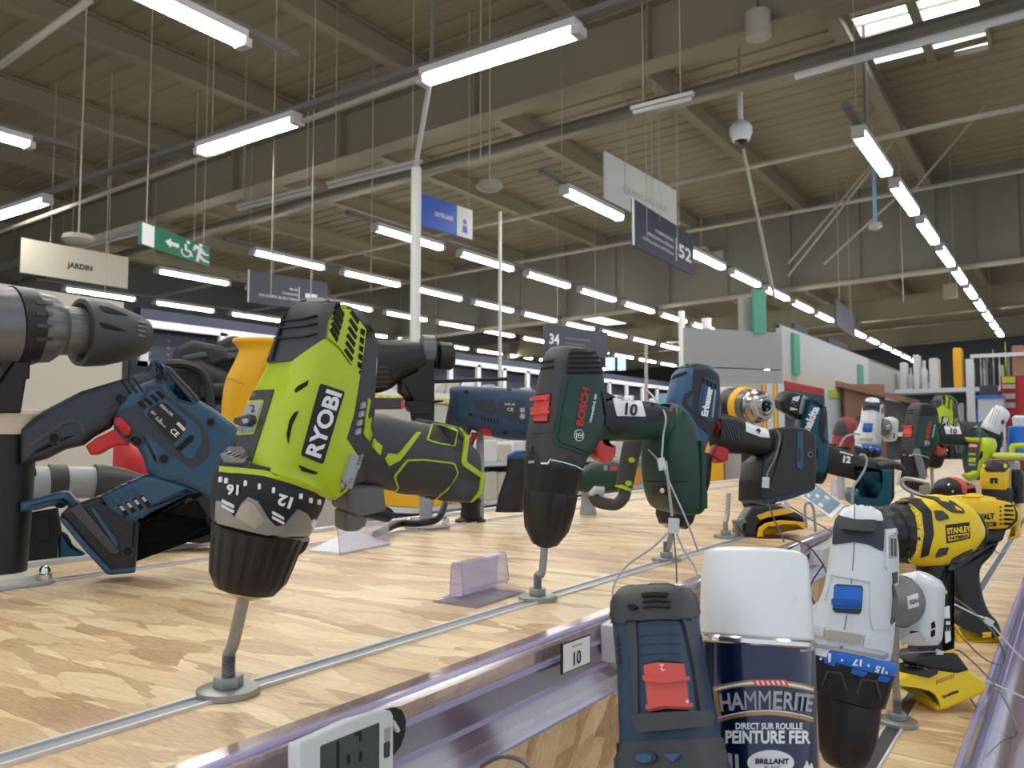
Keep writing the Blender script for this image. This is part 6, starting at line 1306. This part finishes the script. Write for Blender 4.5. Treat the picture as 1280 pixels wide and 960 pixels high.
T.slab(G_((282, 520), (310, 460), (345, 462), (368, 490), (364, 540), (330, 555)), -.01, .012, 'trigger', 'bright red', None, .003, .1); P(G_((300, 352), (322, 348), (324, 380), (306, 412), (290, 405)), 'lock_button', 'bright red', None, .0025); P(G_((78, 262), (98, 260), (98, 272), (78, 272)), 'gear_switch', 'bright red', None, .002)
P(G_((448, 352), (520, 352), (560, 396), (568, 430), (520, 425), (450, 398)), 'number_label', 'paper', None, .001); T.text('4', G_(508, 392), 9, 12, 'print black', None, 1, bold=.03, lift=.0022)
P(G_((706, 395), (732, 400), (735, 560), (728, 590), (702, 575)), 'battery_stripe', 'steel blue', None, .001); P(G_((712, 480), (722, 480), (722, 545), (712, 545)), 'stripe_slot', 'slate', None, .002); P([G_(*p) for p in circ((770, 513), 12, 15)], 'screw_rim', 'mid grey', None, .001); P([G_(*p) for p in circ((770, 513), 7, 9)], 'screw_hole', 'slot black', None, .002)
P(G_((540, 738), (660, 715), (780, 676), (780, 692), (650, 742), (560, 756)), 'battery_rim', 'steel blue', None, .0012)
for i in range(5): P(G_((334+i*16, 350+i*8), (340+i*16, 352+i*8), (372+i*12, 440), (366+i*12, 440)), 'grip_rib', 'charcoal', None, .0012)
T.text('18', G_(232, 556), 4, 90, 'print white', None, 1, lift=.002)
a = on_z(833, 701, ZU); nose = T.mw@T.L(*G_(82, 880)); bolt(a, nose, 'threaded rod on a washer below the hanging grip of the green drill', bend=a.lerp(nose, .5))
# yellow drill with bare metal chuck facing the camera
T = D2 = Tool('power_drill', 'yellow and black drill with bare metal chuck pointing at the viewer, on its open foot', 'drill', (930, 510, 1.36), roll=90, phi=0, tau=52)
def ring3(T, c0, pts, name, mt, n=40, mod=None):   # lathe along the local y axis from a local point
    return T.solid(MB().lathe(pts, c0, (0, 1, 0), n, mod=mod), name, mt)
c0 = T.L(*G_(556, 272), 0); k = 1.36/FPX/4.0
ring3(T, c0, [(0, .012), (.003, .0145)][:0] or [(-.002, 20*k), (.0, 34*k), (-.001, 42*k), (-.0045, 46*k), (-.005, 60*k), (-.011, 68*k), (-.012, 73*k), (-.022, 79*k), (-.024, 76*k), (-.026, 83*k), (-.030, 83*k)][::-1], 'chuck', mat('worn chrome', (168,162,156), .24, 1))
ring3(T, c0+V((0, .0004, 0)), [(-.001, 22*k), (.001, 22*k)], 'jaw_hole', 'slot black'); 
for i in range(3): a_ = R(120*i+20); o = c0+V((math.cos(a_)*15*k, 0, math.sin(a_)*15*k)); T.solid(MB().lathe([(0, 7*k), (.002, 6*k)], o, (0, 1, 0), 8), 'jaw', 'gunmetal')
ring3(T, c0, [(-.032, 84*k), (-.045, 88*k), (-.046, 80*k)][::-1], 'chuck_ring', 'gunmetal', 60)
ring3(T, c0, [(-.045, 90*k), (-.05, 98*k), (-.058, 100*k), (-.06, 92*k)][::-1], 'torque_ring', 'amber', 60)
ring3(T, c0, [(-.058, 92*k), (-.085, 96*k), (-.09, 92*k)][::-1], 'gear_collar', 'soft black', 60)
ring3(T, c0, [(-.088, 98*k), (-.094, 104*k), (-.12, 104*k), (-.125, 98*k)][::-1], 'gear_band', 'light grey', 60)
ring3(T, c0, [(-.12, 96*k), (-.13, 108*k), (-.18, 108*k), (-.20, 80*k), (-.205, 30*k)][::-1], 'housing', 'amber', 40)
T2 = T
inv = T.mw.inverted()
def wpt(p, w_=0): return p
zg = [at(*G_(x, y), 1.42) for x, y in ((500, 420), (495, 560), (488, 700), (520, 780))]
q = MB().tube(spline([inv@p for p in zg], 5), [.024]*5+[.023]*5+[.024]*5+[.030], 20); T.solid(q, 'handle', 'soft black')
T.bvh = None; B3 = Tool('drill_foot', 'x', 'x', (955, 640, 1.38), 0, 12)
r3 = B3.root; B3.slab(G_((440, 830), (480, 770), (560, 760), (640, 770), (735, 820), (745, 850), (690, 858), (620, 838), (560, 850), (520, 880), (510, 925), (440, 925), (410, 900)), -.034, .034, 'foot', 'soft black', None, .006, .12, w=.03)
B3.slab(G_((505, 925), (512, 880), (545, 855), (620, 840), (690, 845), (745, 852), (744, 890), (720, 885), (700, 868), (640, 868), (560, 880), (540, 900), (538, 925)), -.036, .037, 'foot_rim', 'amber', None, .002, .08, w=.036)
B3.patch(G_((502, 818), (560, 796), (640, 782), (690, 802), (640, 812), (560, 826), (520, 838)), 'foot_mark', 'amber', None, .0015, rnd=.1)
B3.slab(G_((392, 842), (440, 832), (470, 850), (440, 870), (445, 925), (412, 922)), .0, .034, 'latch', 'smoke grey', None, .003, .1, w=.03)
for o in list(r3.children): mw = r3.matrix_world.copy(); o.parent = T.root; o.matrix_parent_inverse = T.root.matrix_world.inverted()@mw
bpy.data.objects.remove(r3)
a = on_z(907, 672, ZU); bolt(a, at(911, 617, 1.37), 'bare threaded rod standing free beside the yellow drill with the metal chuck', bend=a.lerp(at(911, 617, 1.37), .5))
# ---------------- teal drill with a 12 label
U_ = Crop(940, 470, 5.65)
T = MK = Tool('power_drill', 'teal and black drill with a 12 on its grip, lettered makita', 'drill', (1030, 560, 1.42), roll=25, phi=22)
T.loft([(U_(330, 660), U_(520, 700), .022, 2.6), (U_(300, 560), U_(545, 600), .026, 3), (U_(290, 440), U_(545, 500), .028, 3), (U_(300, 330), U_(540, 400), .028, 3), (U_(330, 220), U_(535, 300), .028, 3), (U_(350, 150), U_(520, 225), .024, 2.8)], 'housing', 'makita teal', n=36, dome=(0, .15))
T.slab(U_((205, 180), (240, 130), (300, 115), (365, 130), (350, 200), (330, 320), (300, 300), (215, 250)), -.02, .024, 'battery_pack', 'soft black', None, .006, .1)
T.lathe([(U_(440, 640), 17), (U_(435, 700), 16), (U_(425, 745), 13)], 'chuck', 'satin black')
T.loft([(U_(480, 440), U_(480, 660), .018, 2.6), (U_(560, 480), U_(540, 700), .019, 2.6), (U_(680, 520), U_(670, 730), .020, 2.6), (U_(800, 560), U_(780, 760), .020, 2.6), (U_(920, 580), U_(900, 780), .020, 2.6)], 'handle', 'soft black', n=30)
T.slab(U_((690, 640), (760, 640), (1000, 650), (990, 700), (985, 860), (975, 925), (730, 925), (720, 860), (740, 820), (860, 830), (885, 760), (885, 680)), -.028, .024, 'battery_base', 'makita teal', None, .006, .1, w=.02)
T.slab(U_((880, 620), (990, 600), (1060, 620), (1100, 680), (1090, 690), (1010, 650), (900, 655)), -.03, .024, 'base_cap', 'charcoal', None, .006, .1, w=.02)
T.slab(U_((960, 650), (1010, 640), (1010, 860), (970, 925), (950, 925)), -.026, .02, 'battery_end', 'soft black', None, .003)
P = T.patch
T.text('makita', U_(412, 310), 10, -68, 'print white', None, 1.05, bold=.05, lift=.0016); P(U_((288, 150), (338, 140), (318, 240), (268, 240)), 'name_plate', 'print white', None, .0008); T.text('BL', U_(304, 192), 9, -70, 'soft black', None, 1, bold=.06, lift=.002)
for i in range(3): P(U_((312+i*14, 262+i*4), (320+i*14, 262+i*4), (316+i*14, 300+i*4), (308+i*14, 298+i*4)), 'vent_slot', 'slot black', None, .001)
P(U_((370, 135), (440, 150), (500, 200), (530, 230), (520, 330), (500, 420), (540, 480), (500, 470), (470, 400), (478, 300), (500, 220), (430, 175)), 'rear_frame', 'soft black', None, .0016)
for i in range(5): P(U_((400+i*20, 158+i*11), (412+i*20, 162+i*11), (410+i*20, 185+i*11), (398+i*20, 180+i*11)), 'vent_slot', 'slot black', None, .0026)
P([U_(*p) for p in circ((453, 548), 14, 38)], 'side_hole', 'slot black', None, .001)
T.text('12', U_(668, 590), 8.5, 8, 'print white', None, 1.05, bold=.06, lift=.0016); P(U_((620, 534), (650, 540), (710, 560), (712, 566), (650, 548), (620, 542)), 'label_edge', 'print white', None, .0012)
vlathe(T, 1100, 640, 1.5, [(-.12, .006), (.03, .006)], 'support_rod', 'zinc', 12)
# steel clip lever
V_ = Crop(1120, 560, 6.857)
T = Tool('belt_clip', 'steel loop clip lever sticking up behind the drill lettered STANLEY', 'clip', (1145, 605, 1.35), 100, 10)
T.rod(spline([T.L(*V_(*p)) for p in ((290, 300), (180, 275), (80, 262), (50, 300), (90, 350), (200, 400), (260, 415))], 5), .0035, 'loop', 'brushed steel'); T.slab(V_((0, 290), (25, 200), (48, 205), (25, 320), (0, 320)), -.004, .004, 'bracket', 'white plastic', None, .001); T.slab(V_((200, 330), (290, 310), (300, 380), (240, 410), (200, 380)), -.003, .003, 'plate', 'zinc', None, .001)
T.rod([T.L(*V_(255, 400)), T.L(*V_(240, 620))], .003, 'stem', 'zinc')
# ---------------- farther row: copies of the white, green and lime tools
def put_copy(src, label, ref, scale_len, roll, phi, tau=0, nose_z=None, name=None):
    T = Tool('tmp', 'x', 'x', ref, roll, phi, tau); mw = T.mw.copy(); bpy.data.objects.remove(T.root)
    c = copy_tree(src.root); c.matrix_world = mw; tag(c, label, src.root['category']); bpy.context.view_layer.update(); return c, mw
c, mw = put_copy(WH, 'farther white drill with blue ring, standing behind the teal drill base', (1087, 538, 1.95), 1, 4, -15); nz = mw@WH.L(*F(200, 950)); bolt((nz.x, nz.y, ZU), nz, 'bolt stand under the farther white drill')
c, mw = put_copy(BO, 'farther dark green drill with red switch, right of the farther white drill', (1152, 552, 1.85), 1, 7, 33); nz = mw@BO.L(*D(182, 848)); bolt((nz.x, nz.y, ZU), (nz.x, nz.y, max(nz.z, ZU+.03)), 'bolt stand under the farther green drill')
c, mw = put_copy(RY, 'farther lime drill peeping over the grip of the farther green drill', (1178, 540, 2.1), 1, 10, 25); nz = mw@RY.L(*B(214, 512)); bolt((nz.x, nz.y, ZU), (nz.x, nz.y, max(nz.z, ZU+.03)), 'bolt stand under the farther lime drill')
R2 = Crop(1150, 480, 6.857)
T = Tool('price_card', 'small black price card with red header hanging beside the farther green drill', 'card', (1215, 580, 1.7), 5, 0); T.slab(R2((420, 500), (512, 500), (490, 745), (388, 730)), -.0015, 0, 'card', 'charcoal', None, .0002)
T.patch(R2((418, 505), (500, 508), (490, 552), (412, 548)), 'header', 'bright red', None, .0004); T.text('ONE+', R2(455, 528), 3.4, 3, 'print white', None, 1, bold=.04, lift=.001)
for i, (a_, b_) in enumerate(((590, 610), (630, 670), (680, 700))): T.patch(R2((420, a_), (480, a_+4), (474, b_), (412, b_-3)), 'print_block', 'lime' if i < 2 else 'light grey', None, .0004)
T = Tool('grinder', 'lime grinder with curved body, to the right of the black price card', 'power tool', (1225, 575, 1.75), 0, 0)
T.loft([(R2(360, 790), R2(400, 760), .02, 2.5), (R2(420, 835), R2(450, 740), .022, 2.5), (R2(500, 800), R2(490, 700), .024, 2.5), (R2(570, 720), R2(505, 640), .026, 2.5), (R2(620, 640), R2(510, 580), .028, 2.5), (R2(660, 540), R2(510, 510), .028, 2.5), (R2(650, 480), R2(520, 470), .022, 2.5)], 'housing', 'lime', n=28, dome=(.3, .2), fix=False)
T.slab(R2((380, 455), (510, 460), (512, 500), (400, 490)), -.02, .02, 'arm', 'lime', None, .004); T.patch(R2((520, 590), (535, 570), (540, 620), (505, 660)), 'hole', 'slot black', None, .001); vlathe(T, 1205, 615, 1.75, [(-.15, .01), (0, .01)], 'post', 'light grey', 10)
T = Tool('power_drill', 'white and black drill leaning at the right, above the lime grinder', 'drill', (1245, 540, 1.95), 28, 15)
T.loft([(R2(600, 400), R2(700, 440), .026, 2.6), (R2(520, 370), R2(690, 420), .03, 2.8), (R2(560, 300), R2(730, 350), .03, 2.8), (R2(620, 210), R2(770, 280), .028, 2.8), (R2(650, 180), R2(760, 240), .022, 2.6)], 'housing', 'tool white', n=28, dome=(0, .2))
T.lathe([(R2(640, 395), 11), (R2(620, 450), 13), (R2(600, 520), 12), (R2(590, 570), 9)], 'chuck', 'soft black'); T.slab(R2((690, 330), (740, 380), (735, 555), (705, 545), (695, 450)), -.015, .015, 'handle', 'white plastic', None, .004); T.patch(R2((690, 320), (715, 300), (725, 330), (700, 350)), 'name_plate', 'charcoal', None, .001)
for i in range(3): T.patch(R2((640+i*20, 200+i*10), (648+i*20, 196+i*10), (600+i*20, 330+i*10), (592+i*20, 330+i*10)), 'side_rib', 'sand grey', None, .001)
T.slab(R2((480, 380), (560, 380), (700, 420), (690, 600), (640, 575), (600, 420), (520, 440)), -.02, .015, 'bracket', 'soft black', None, .004)
vlathe(T, 1240, 560, 1.95, [(-.17, .008), (0, .008)], 'post', 'light grey', 10)
T = Tool('power_drill', 'blue cylinder tool at the right edge beside the leaning white drill', 'drill', (1268, 545, 2.1), 0, 0)
T.loft([(R2(745, 600), R2(960, 600), .03, 2.4), (R2(750, 480), R2(960, 480), .03, 2.4), (R2(750, 370), R2(960, 370), .03, 2.4)], 'housing', 'blue', n=28, dome=(0, .1)); T.lathe([(R2(860, 360), 8), (R2(860, 290), 9), (R2(860, 270), 6)], 'cap', 'white plastic'); vlathe(T, 1268, 580, 2.1, [(-.13, .01), (0, .01)], 'post', 'light grey', 10)
T = Tool('power_tool', 'long pale lime tool body with handle at the right edge', 'power tool', (1250, 570, 1.7), 90, 0)
T.loft([(R2(640, 590), R2(640, 640), .02, 2.4), (R2(720, 585), R2(720, 655), .022, 2.4), (R2(850, 590), R2(850, 655), .022, 2.4), (R2(960, 590), R2(960, 650), .022, 2.4)], 'housing', mat('pale lime', (196,206,90), .4), n=24, dome=(.3, 0)); T.rod(spline([T.L(*R2(*p)) for p in ((790, 600), (790, 545), (820, 530), (960, 530))], 4), .006, 'handle', 'lime'); vlathe(T, 1262, 575, 1.7, [(-.14, .01), (0, .01)], 'post', 'light grey', 10)
T = Tool('power_drill', 'yellow and black drill seen from above its nose, right of the red planer', 'drill', (1245, 612, 1.45), 0, -8)
T.loft([(V_(740, 350), V_(980, 360), .026, 3), (V_(722, 300), V_(985, 300), .03, 3), (V_(724, 200), V_(985, 200), .03, 3), (V_(740, 150), V_(970, 150), .028, 2.8), (V_(790, 110), V_(920, 110), .02, 2.5)], 'housing', 'tool yellow', n=32, dome=(0, .15)); T.lathe([(V_(870, 340), 17), (V_(870, 400), 18), (V_(880, 470), 15), (V_(880, 560), 10)], 'chuck', 'soft black')
P = T.patch; P(V_((735, 145), (800, 108), (920, 106), (985, 150), (980, 170), (960, 170), (930, 205), (780, 205), (755, 170), (740, 170)), 'rear_cap', 'soft black', None, .0016)
for x in (762, 928): P([V_(*p) for p in circ((x, 158), 13, 15)], 'cap_mark', 'tool yellow', None, .0026)
P(V_((805, 258), (872, 256), (870, 302), (808, 304)), 'switch', 'slot black', None, .0012); P(V_((835, 275), (846, 275), (846, 300), (835, 300)), 'switch_tip', 'light grey', None, .0022)
T.slab(V_((985, 180), (1060, 180), (1092, 240), (1090, 470), (1020, 480), (985, 440)), -.05, -.01, 'battery', 'soft black', None, .005, .1, w=-.01); T.slab(V_((1000, 480), (1052, 470), (1050, 770), (950, 790), (960, 740), (1010, 700)), -.05, -.02, 'foot', 'tool yellow', None, .004, .1, w=-.02)
P(V_((1000, 340), (1040, 330), (1050, 420), (1010, 440)), 'battery_slot', 'slot black', None, .001)
T = Tool('planer', 'black and red rounded power tool lying behind the drill lettered STANLEY', 'power tool', (1190, 612, 1.5), 90, 0)
T.loft([(V_(300, 350), V_(300, 400), .02, 2.3), (V_(340, 290), V_(340, 420), .03, 2.4), (V_(420, 258), V_(420, 430), .034, 2.4), (V_(520, 255), V_(520, 430), .034, 2.4), (V_(600, 290), V_(600, 430), .03, 2.4), (V_(670, 320), V_(670, 420), .02, 2.4)], 'housing', 'soft black', n=30, dome=(.3, .2))
P = T.patch; P(V_((430, 250), (500, 248), (560, 270), (600, 310), (605, 390), (570, 385), (560, 320), (520, 280)), 'red_band', 'salmon red', None, .0015); P(V_((595, 330), (660, 325), (665, 345), (600, 350)), 'red_band', 'salmon red', None, .0015)
for c_ in ((450, 315), (488, 370)): P([V_(*p) for p in circ(c_, 11, 9)], 'screw', 'chrome', None, .0015)
vlathe(T, 1185, 630, 1.5, [(-.1, .01), (0, .01)], 'post', 'light grey', 10)
T = Tool('power_drill', 'dark red and black drill standing behind the teal drill, mostly hidden', 'drill', (1060, 540, 2.2), 0, 0)
T.loft([(U_(560, 500), U_(700, 500), .03, 2.6), (U_(570, 420), U_(740, 420), .035, 2.6), (U_(590, 330), U_(750, 330), .035, 2.6), (U_(620, 300), U_(720, 300), .02, 2.6)], 'housing', mat('dull red', (150,60,66), .45), n=24, dome=(0, .2)); T.patch(U_((575, 320), (650, 305), (680, 400), (660, 430), (570, 415)), 'side_pad', 'charcoal', None, .002); T.lathe([(U_(620, 480), 14), (U_(620, 560), 12)], 'chuck', 'soft black'); vlathe(T, 1050, 560, 2.2, [(-.19, .01), (.02, .01)], 'post', 'light grey', 10)
# leaflet and clear sheet on the upper board near the teal drill
P_ = [on_z(*p, ZU+.001) for p in (U_(345, 850), U_(430, 740), U_(655, 915), U_(560, 1010))]
t = empty('leaflet', P_[0], 'printed blue leaflet lying on the board beside the teal drill', 'leaflet')
kid(MB().add(P_+[p+V((0, 0, .001)) for p in P_], [(0,3,2,1), (4,5,6,7), (0,1,5,4), (1,2,6,5), (2,3,7,6), (3,0,4,7)]), 'sheet', 'paper', t, False)
c_ = sum(P_, V())/4; kid(MB().add([c_+(p-c_)*.86+V((0, 0, .0016)) for p in P_], [(0,1,2,3)]), 'print', mat('leaflet blue', (112,140,160), .5), t, False)
for i in range(9):
    s_, u_ = .15+.22*(i % 3), .12+.25*(i//3); q = [P_[0].lerp(P_[3], s_+a).lerp(P_[1].lerp(P_[2], s_+a), u_+b)+V((0, 0, .002)) for a, b in ((0, 0), (.12, 0), (.12, .14), (0, .14))]
    kid(MB().add(q, [(0,1,2,3)]), 'print_block', 'pale blue' if i % 2 else 'paper', t, False)
# security cables with crimps
def cable(pts, r, label, mt='zinc', crimps=(), name='security_cable', k=6):
    P = [at(x, y, d) for x, y, d in pts]; t = empty(name, P[0], label, 'cable')
    kid(MB().tube(spline(P, k), r, 8), 'wire', mt, t)
    for x, y, d, w_, h_, ang in crimps:
        c = at(x, y, d); a_ = R(ang); e1, e2 = RT*math.cos(a_)-UP*math.sin(a_), UP*math.cos(a_)+RT*math.sin(a_); s_ = d/FPX
        kid(MB().box((-w_/2*s_, -.0022, -h_/2*s_), (w_/2*s_, .0022, h_/2*s_), lambda v: c+e1*v.x+e2*v.z-FW*v.y), 'crimp', 'white plastic', t, False)
    return t
cable([(808, 487, .93), (820, 500, .90), (832, 520, .86), (829, 545, .85), (827, 577, .83)], .0011, 'steel security cable looping over the grip of the green drill', 'light grey', ((827, 580, .83, 9, 15, -12),))
cable([(805, 556, .93), (818, 570, .86), (828, 582, .83), (840, 610, .82), (858, 650, .80), (873, 690, .80)], .0009, 'thin steel cable slanting from the green drill down behind the spray can', 'light grey')
cable([(832, 576, .83), (836, 610, .83), (840, 645, .83)], .0016, 'short thick steel cable between the two crimps under the green drill', 'light grey', ((842, 657, .82, 13, 18, 3),))
cable([(835, 666, .82), (815, 685, .80), (785, 706, .78), (768, 730, .76), (766, 752, .75)], .0010, 'steel cable curving down left to the blue handheld tool', 'light grey')
cable([(842, 668, .82), (845, 700, .79), (846, 730, .78)], .0008, 'dark thin cable dropping straight from the crimp', 'gunmetal')
cable([(846, 668, .82), (856, 690, .80), (868, 708, .78), (873, 725, .77)], .0010, 'steel cable curving down right to the spray can', 'light grey')
cable([G_(*p)+(1.06,) for p in ((606, 392), (620, 430), (600, 520), (560, 600), (552, 640))]+[G_(548, 700)+(1.1,), G_(580, 810)+(1.15,), G_(620, 900)+(1.15,), G_(640, 950)+(1.15,)], .0011, 'grey cable hanging over the black battery beside the label 4', 'mid grey', ((957, 603, 1.05, 8, 13, 3),))
cable([G_(*p)+(1.25,) for p in ((460, 715), (470, 745), (560, 765), (650, 765), (760, 830), (880, 900))], .0010, 'dark cable running from the yellow foot towards the white drill', 'gunmetal', ((983, 632, 1.24, 10, 7, 30),))
cable([G_(*p)+(1.2,) for p in ((410, 870), (440, 910), (520, 930), (640, 930), (720, 950))]+[(1010, 682, 1.1), (1025, 700, 1.05), (1033, 715, 1.0)], .0010, 'dark cable looping behind the cap of the spray can', 'deep black')
cable([U_(*p)+(1.36,) for p in ((620, 495), (660, 430), (730, 410), (760, 415))], .0018, 'pale cable loop above the grip of the teal drill', 'light grey')
cable([U_(*p)+(1.34,) for p in ((760, 560), (790, 555), (810, 590), (800, 650), (760, 720), (715, 790), (708, 900))], .0018, 'pale cable wrapped round the teal drill grip', 'light grey')
cable([F(*p)+(.88,) for p in ((390, 580), (450, 575), (515, 575), (540, 610), (600, 700), (660, 780), (720, 840), (760, 858))]+[F(775, 840)+(.80,), F(760, 780)+(.82,), F(700, 680)+(.86,), F(600, 580)+(.9,), F(560, 565)+(.92,)], .0010, 'long steel cable looping from the foot of the STANLEY drill over the right rail', 'mid grey', ((1174, 816, .88, 8, 7, 20),))
cable([F(*p)+(1.0,) for p in ((540, 375), (620, 430), (700, 510), (735, 590), (715, 615), (660, 590), (590, 520), (560, 480))], .0010, 'dark cable loop hanging between the two yellow drills', 'gunmetal')
cable([F(*p)+(1.0,) for p in ((570, 415), (640, 450), (680, 470), (760, 560), (830, 630))], .0011, 'pale cable running from the DEWALT handle to the right edge', 'white plastic', ((1236, 777, 1.0, 10, 8, 30),))
cable([F(*p)+(.95,) for p in ((600, 640), (700, 680), (800, 725))], .0010, 'thin pale cable crossing the right rail', 'white plastic')
cable([(1030, 705, .9), (1012, 735, .85), (1025, 745, .85)][:2]+[(1022, 760, .80)], .0008, 'dark cable behind the spray can and the white drill', 'deep black')
cable([V_(*p)+(1.3,) for p in ((860, 820), (850, 880), (900, 900), (960, 850), (990, 780))], .0010, 'thin cable loop under the DEWALT drill', 'light grey')
cable([(602, 958, .47), (625, 946, .46), (650, 950, .45), (668, 965, .44)], .0013, 'dark cable loop in front of the chipboard riser at the bottom', 'gunmetal')
# clear hooks and sheets near the teal drill
T = Tool('label_clip', 'small clear looped clip standing on the rail left of the white drill', 'clip', (1013, 660, 1.0), 0, 20)
T.rod(spline([T.L(*G_(*p)) for p in ((752, 880), (745, 790), (752, 758), (775, 758), (790, 800), (798, 900))], 4), .0016, 'loop', 'zinc')
T = Tool('card_holder', 'upright clear plastic holder standing beyond the teal drill', 'card holder', (1048, 612, 2.0), 0, 15); T.slab(U_((560, 730), (630, 730), (635, 850), (560, 845)), -.004, .004, 'sleeve', 'clear plastic', None, .0008)
T = Tool('card_holder', 'tilted clear plastic card holder below the farther white drill', 'card holder', (1148, 590, 1.8), 0, 15); T.slab(V_((150, 10), (200, 0), (280, 250), (215, 280)), -.004, .004, 'sleeve', 'clear acrylic', None, .0008)
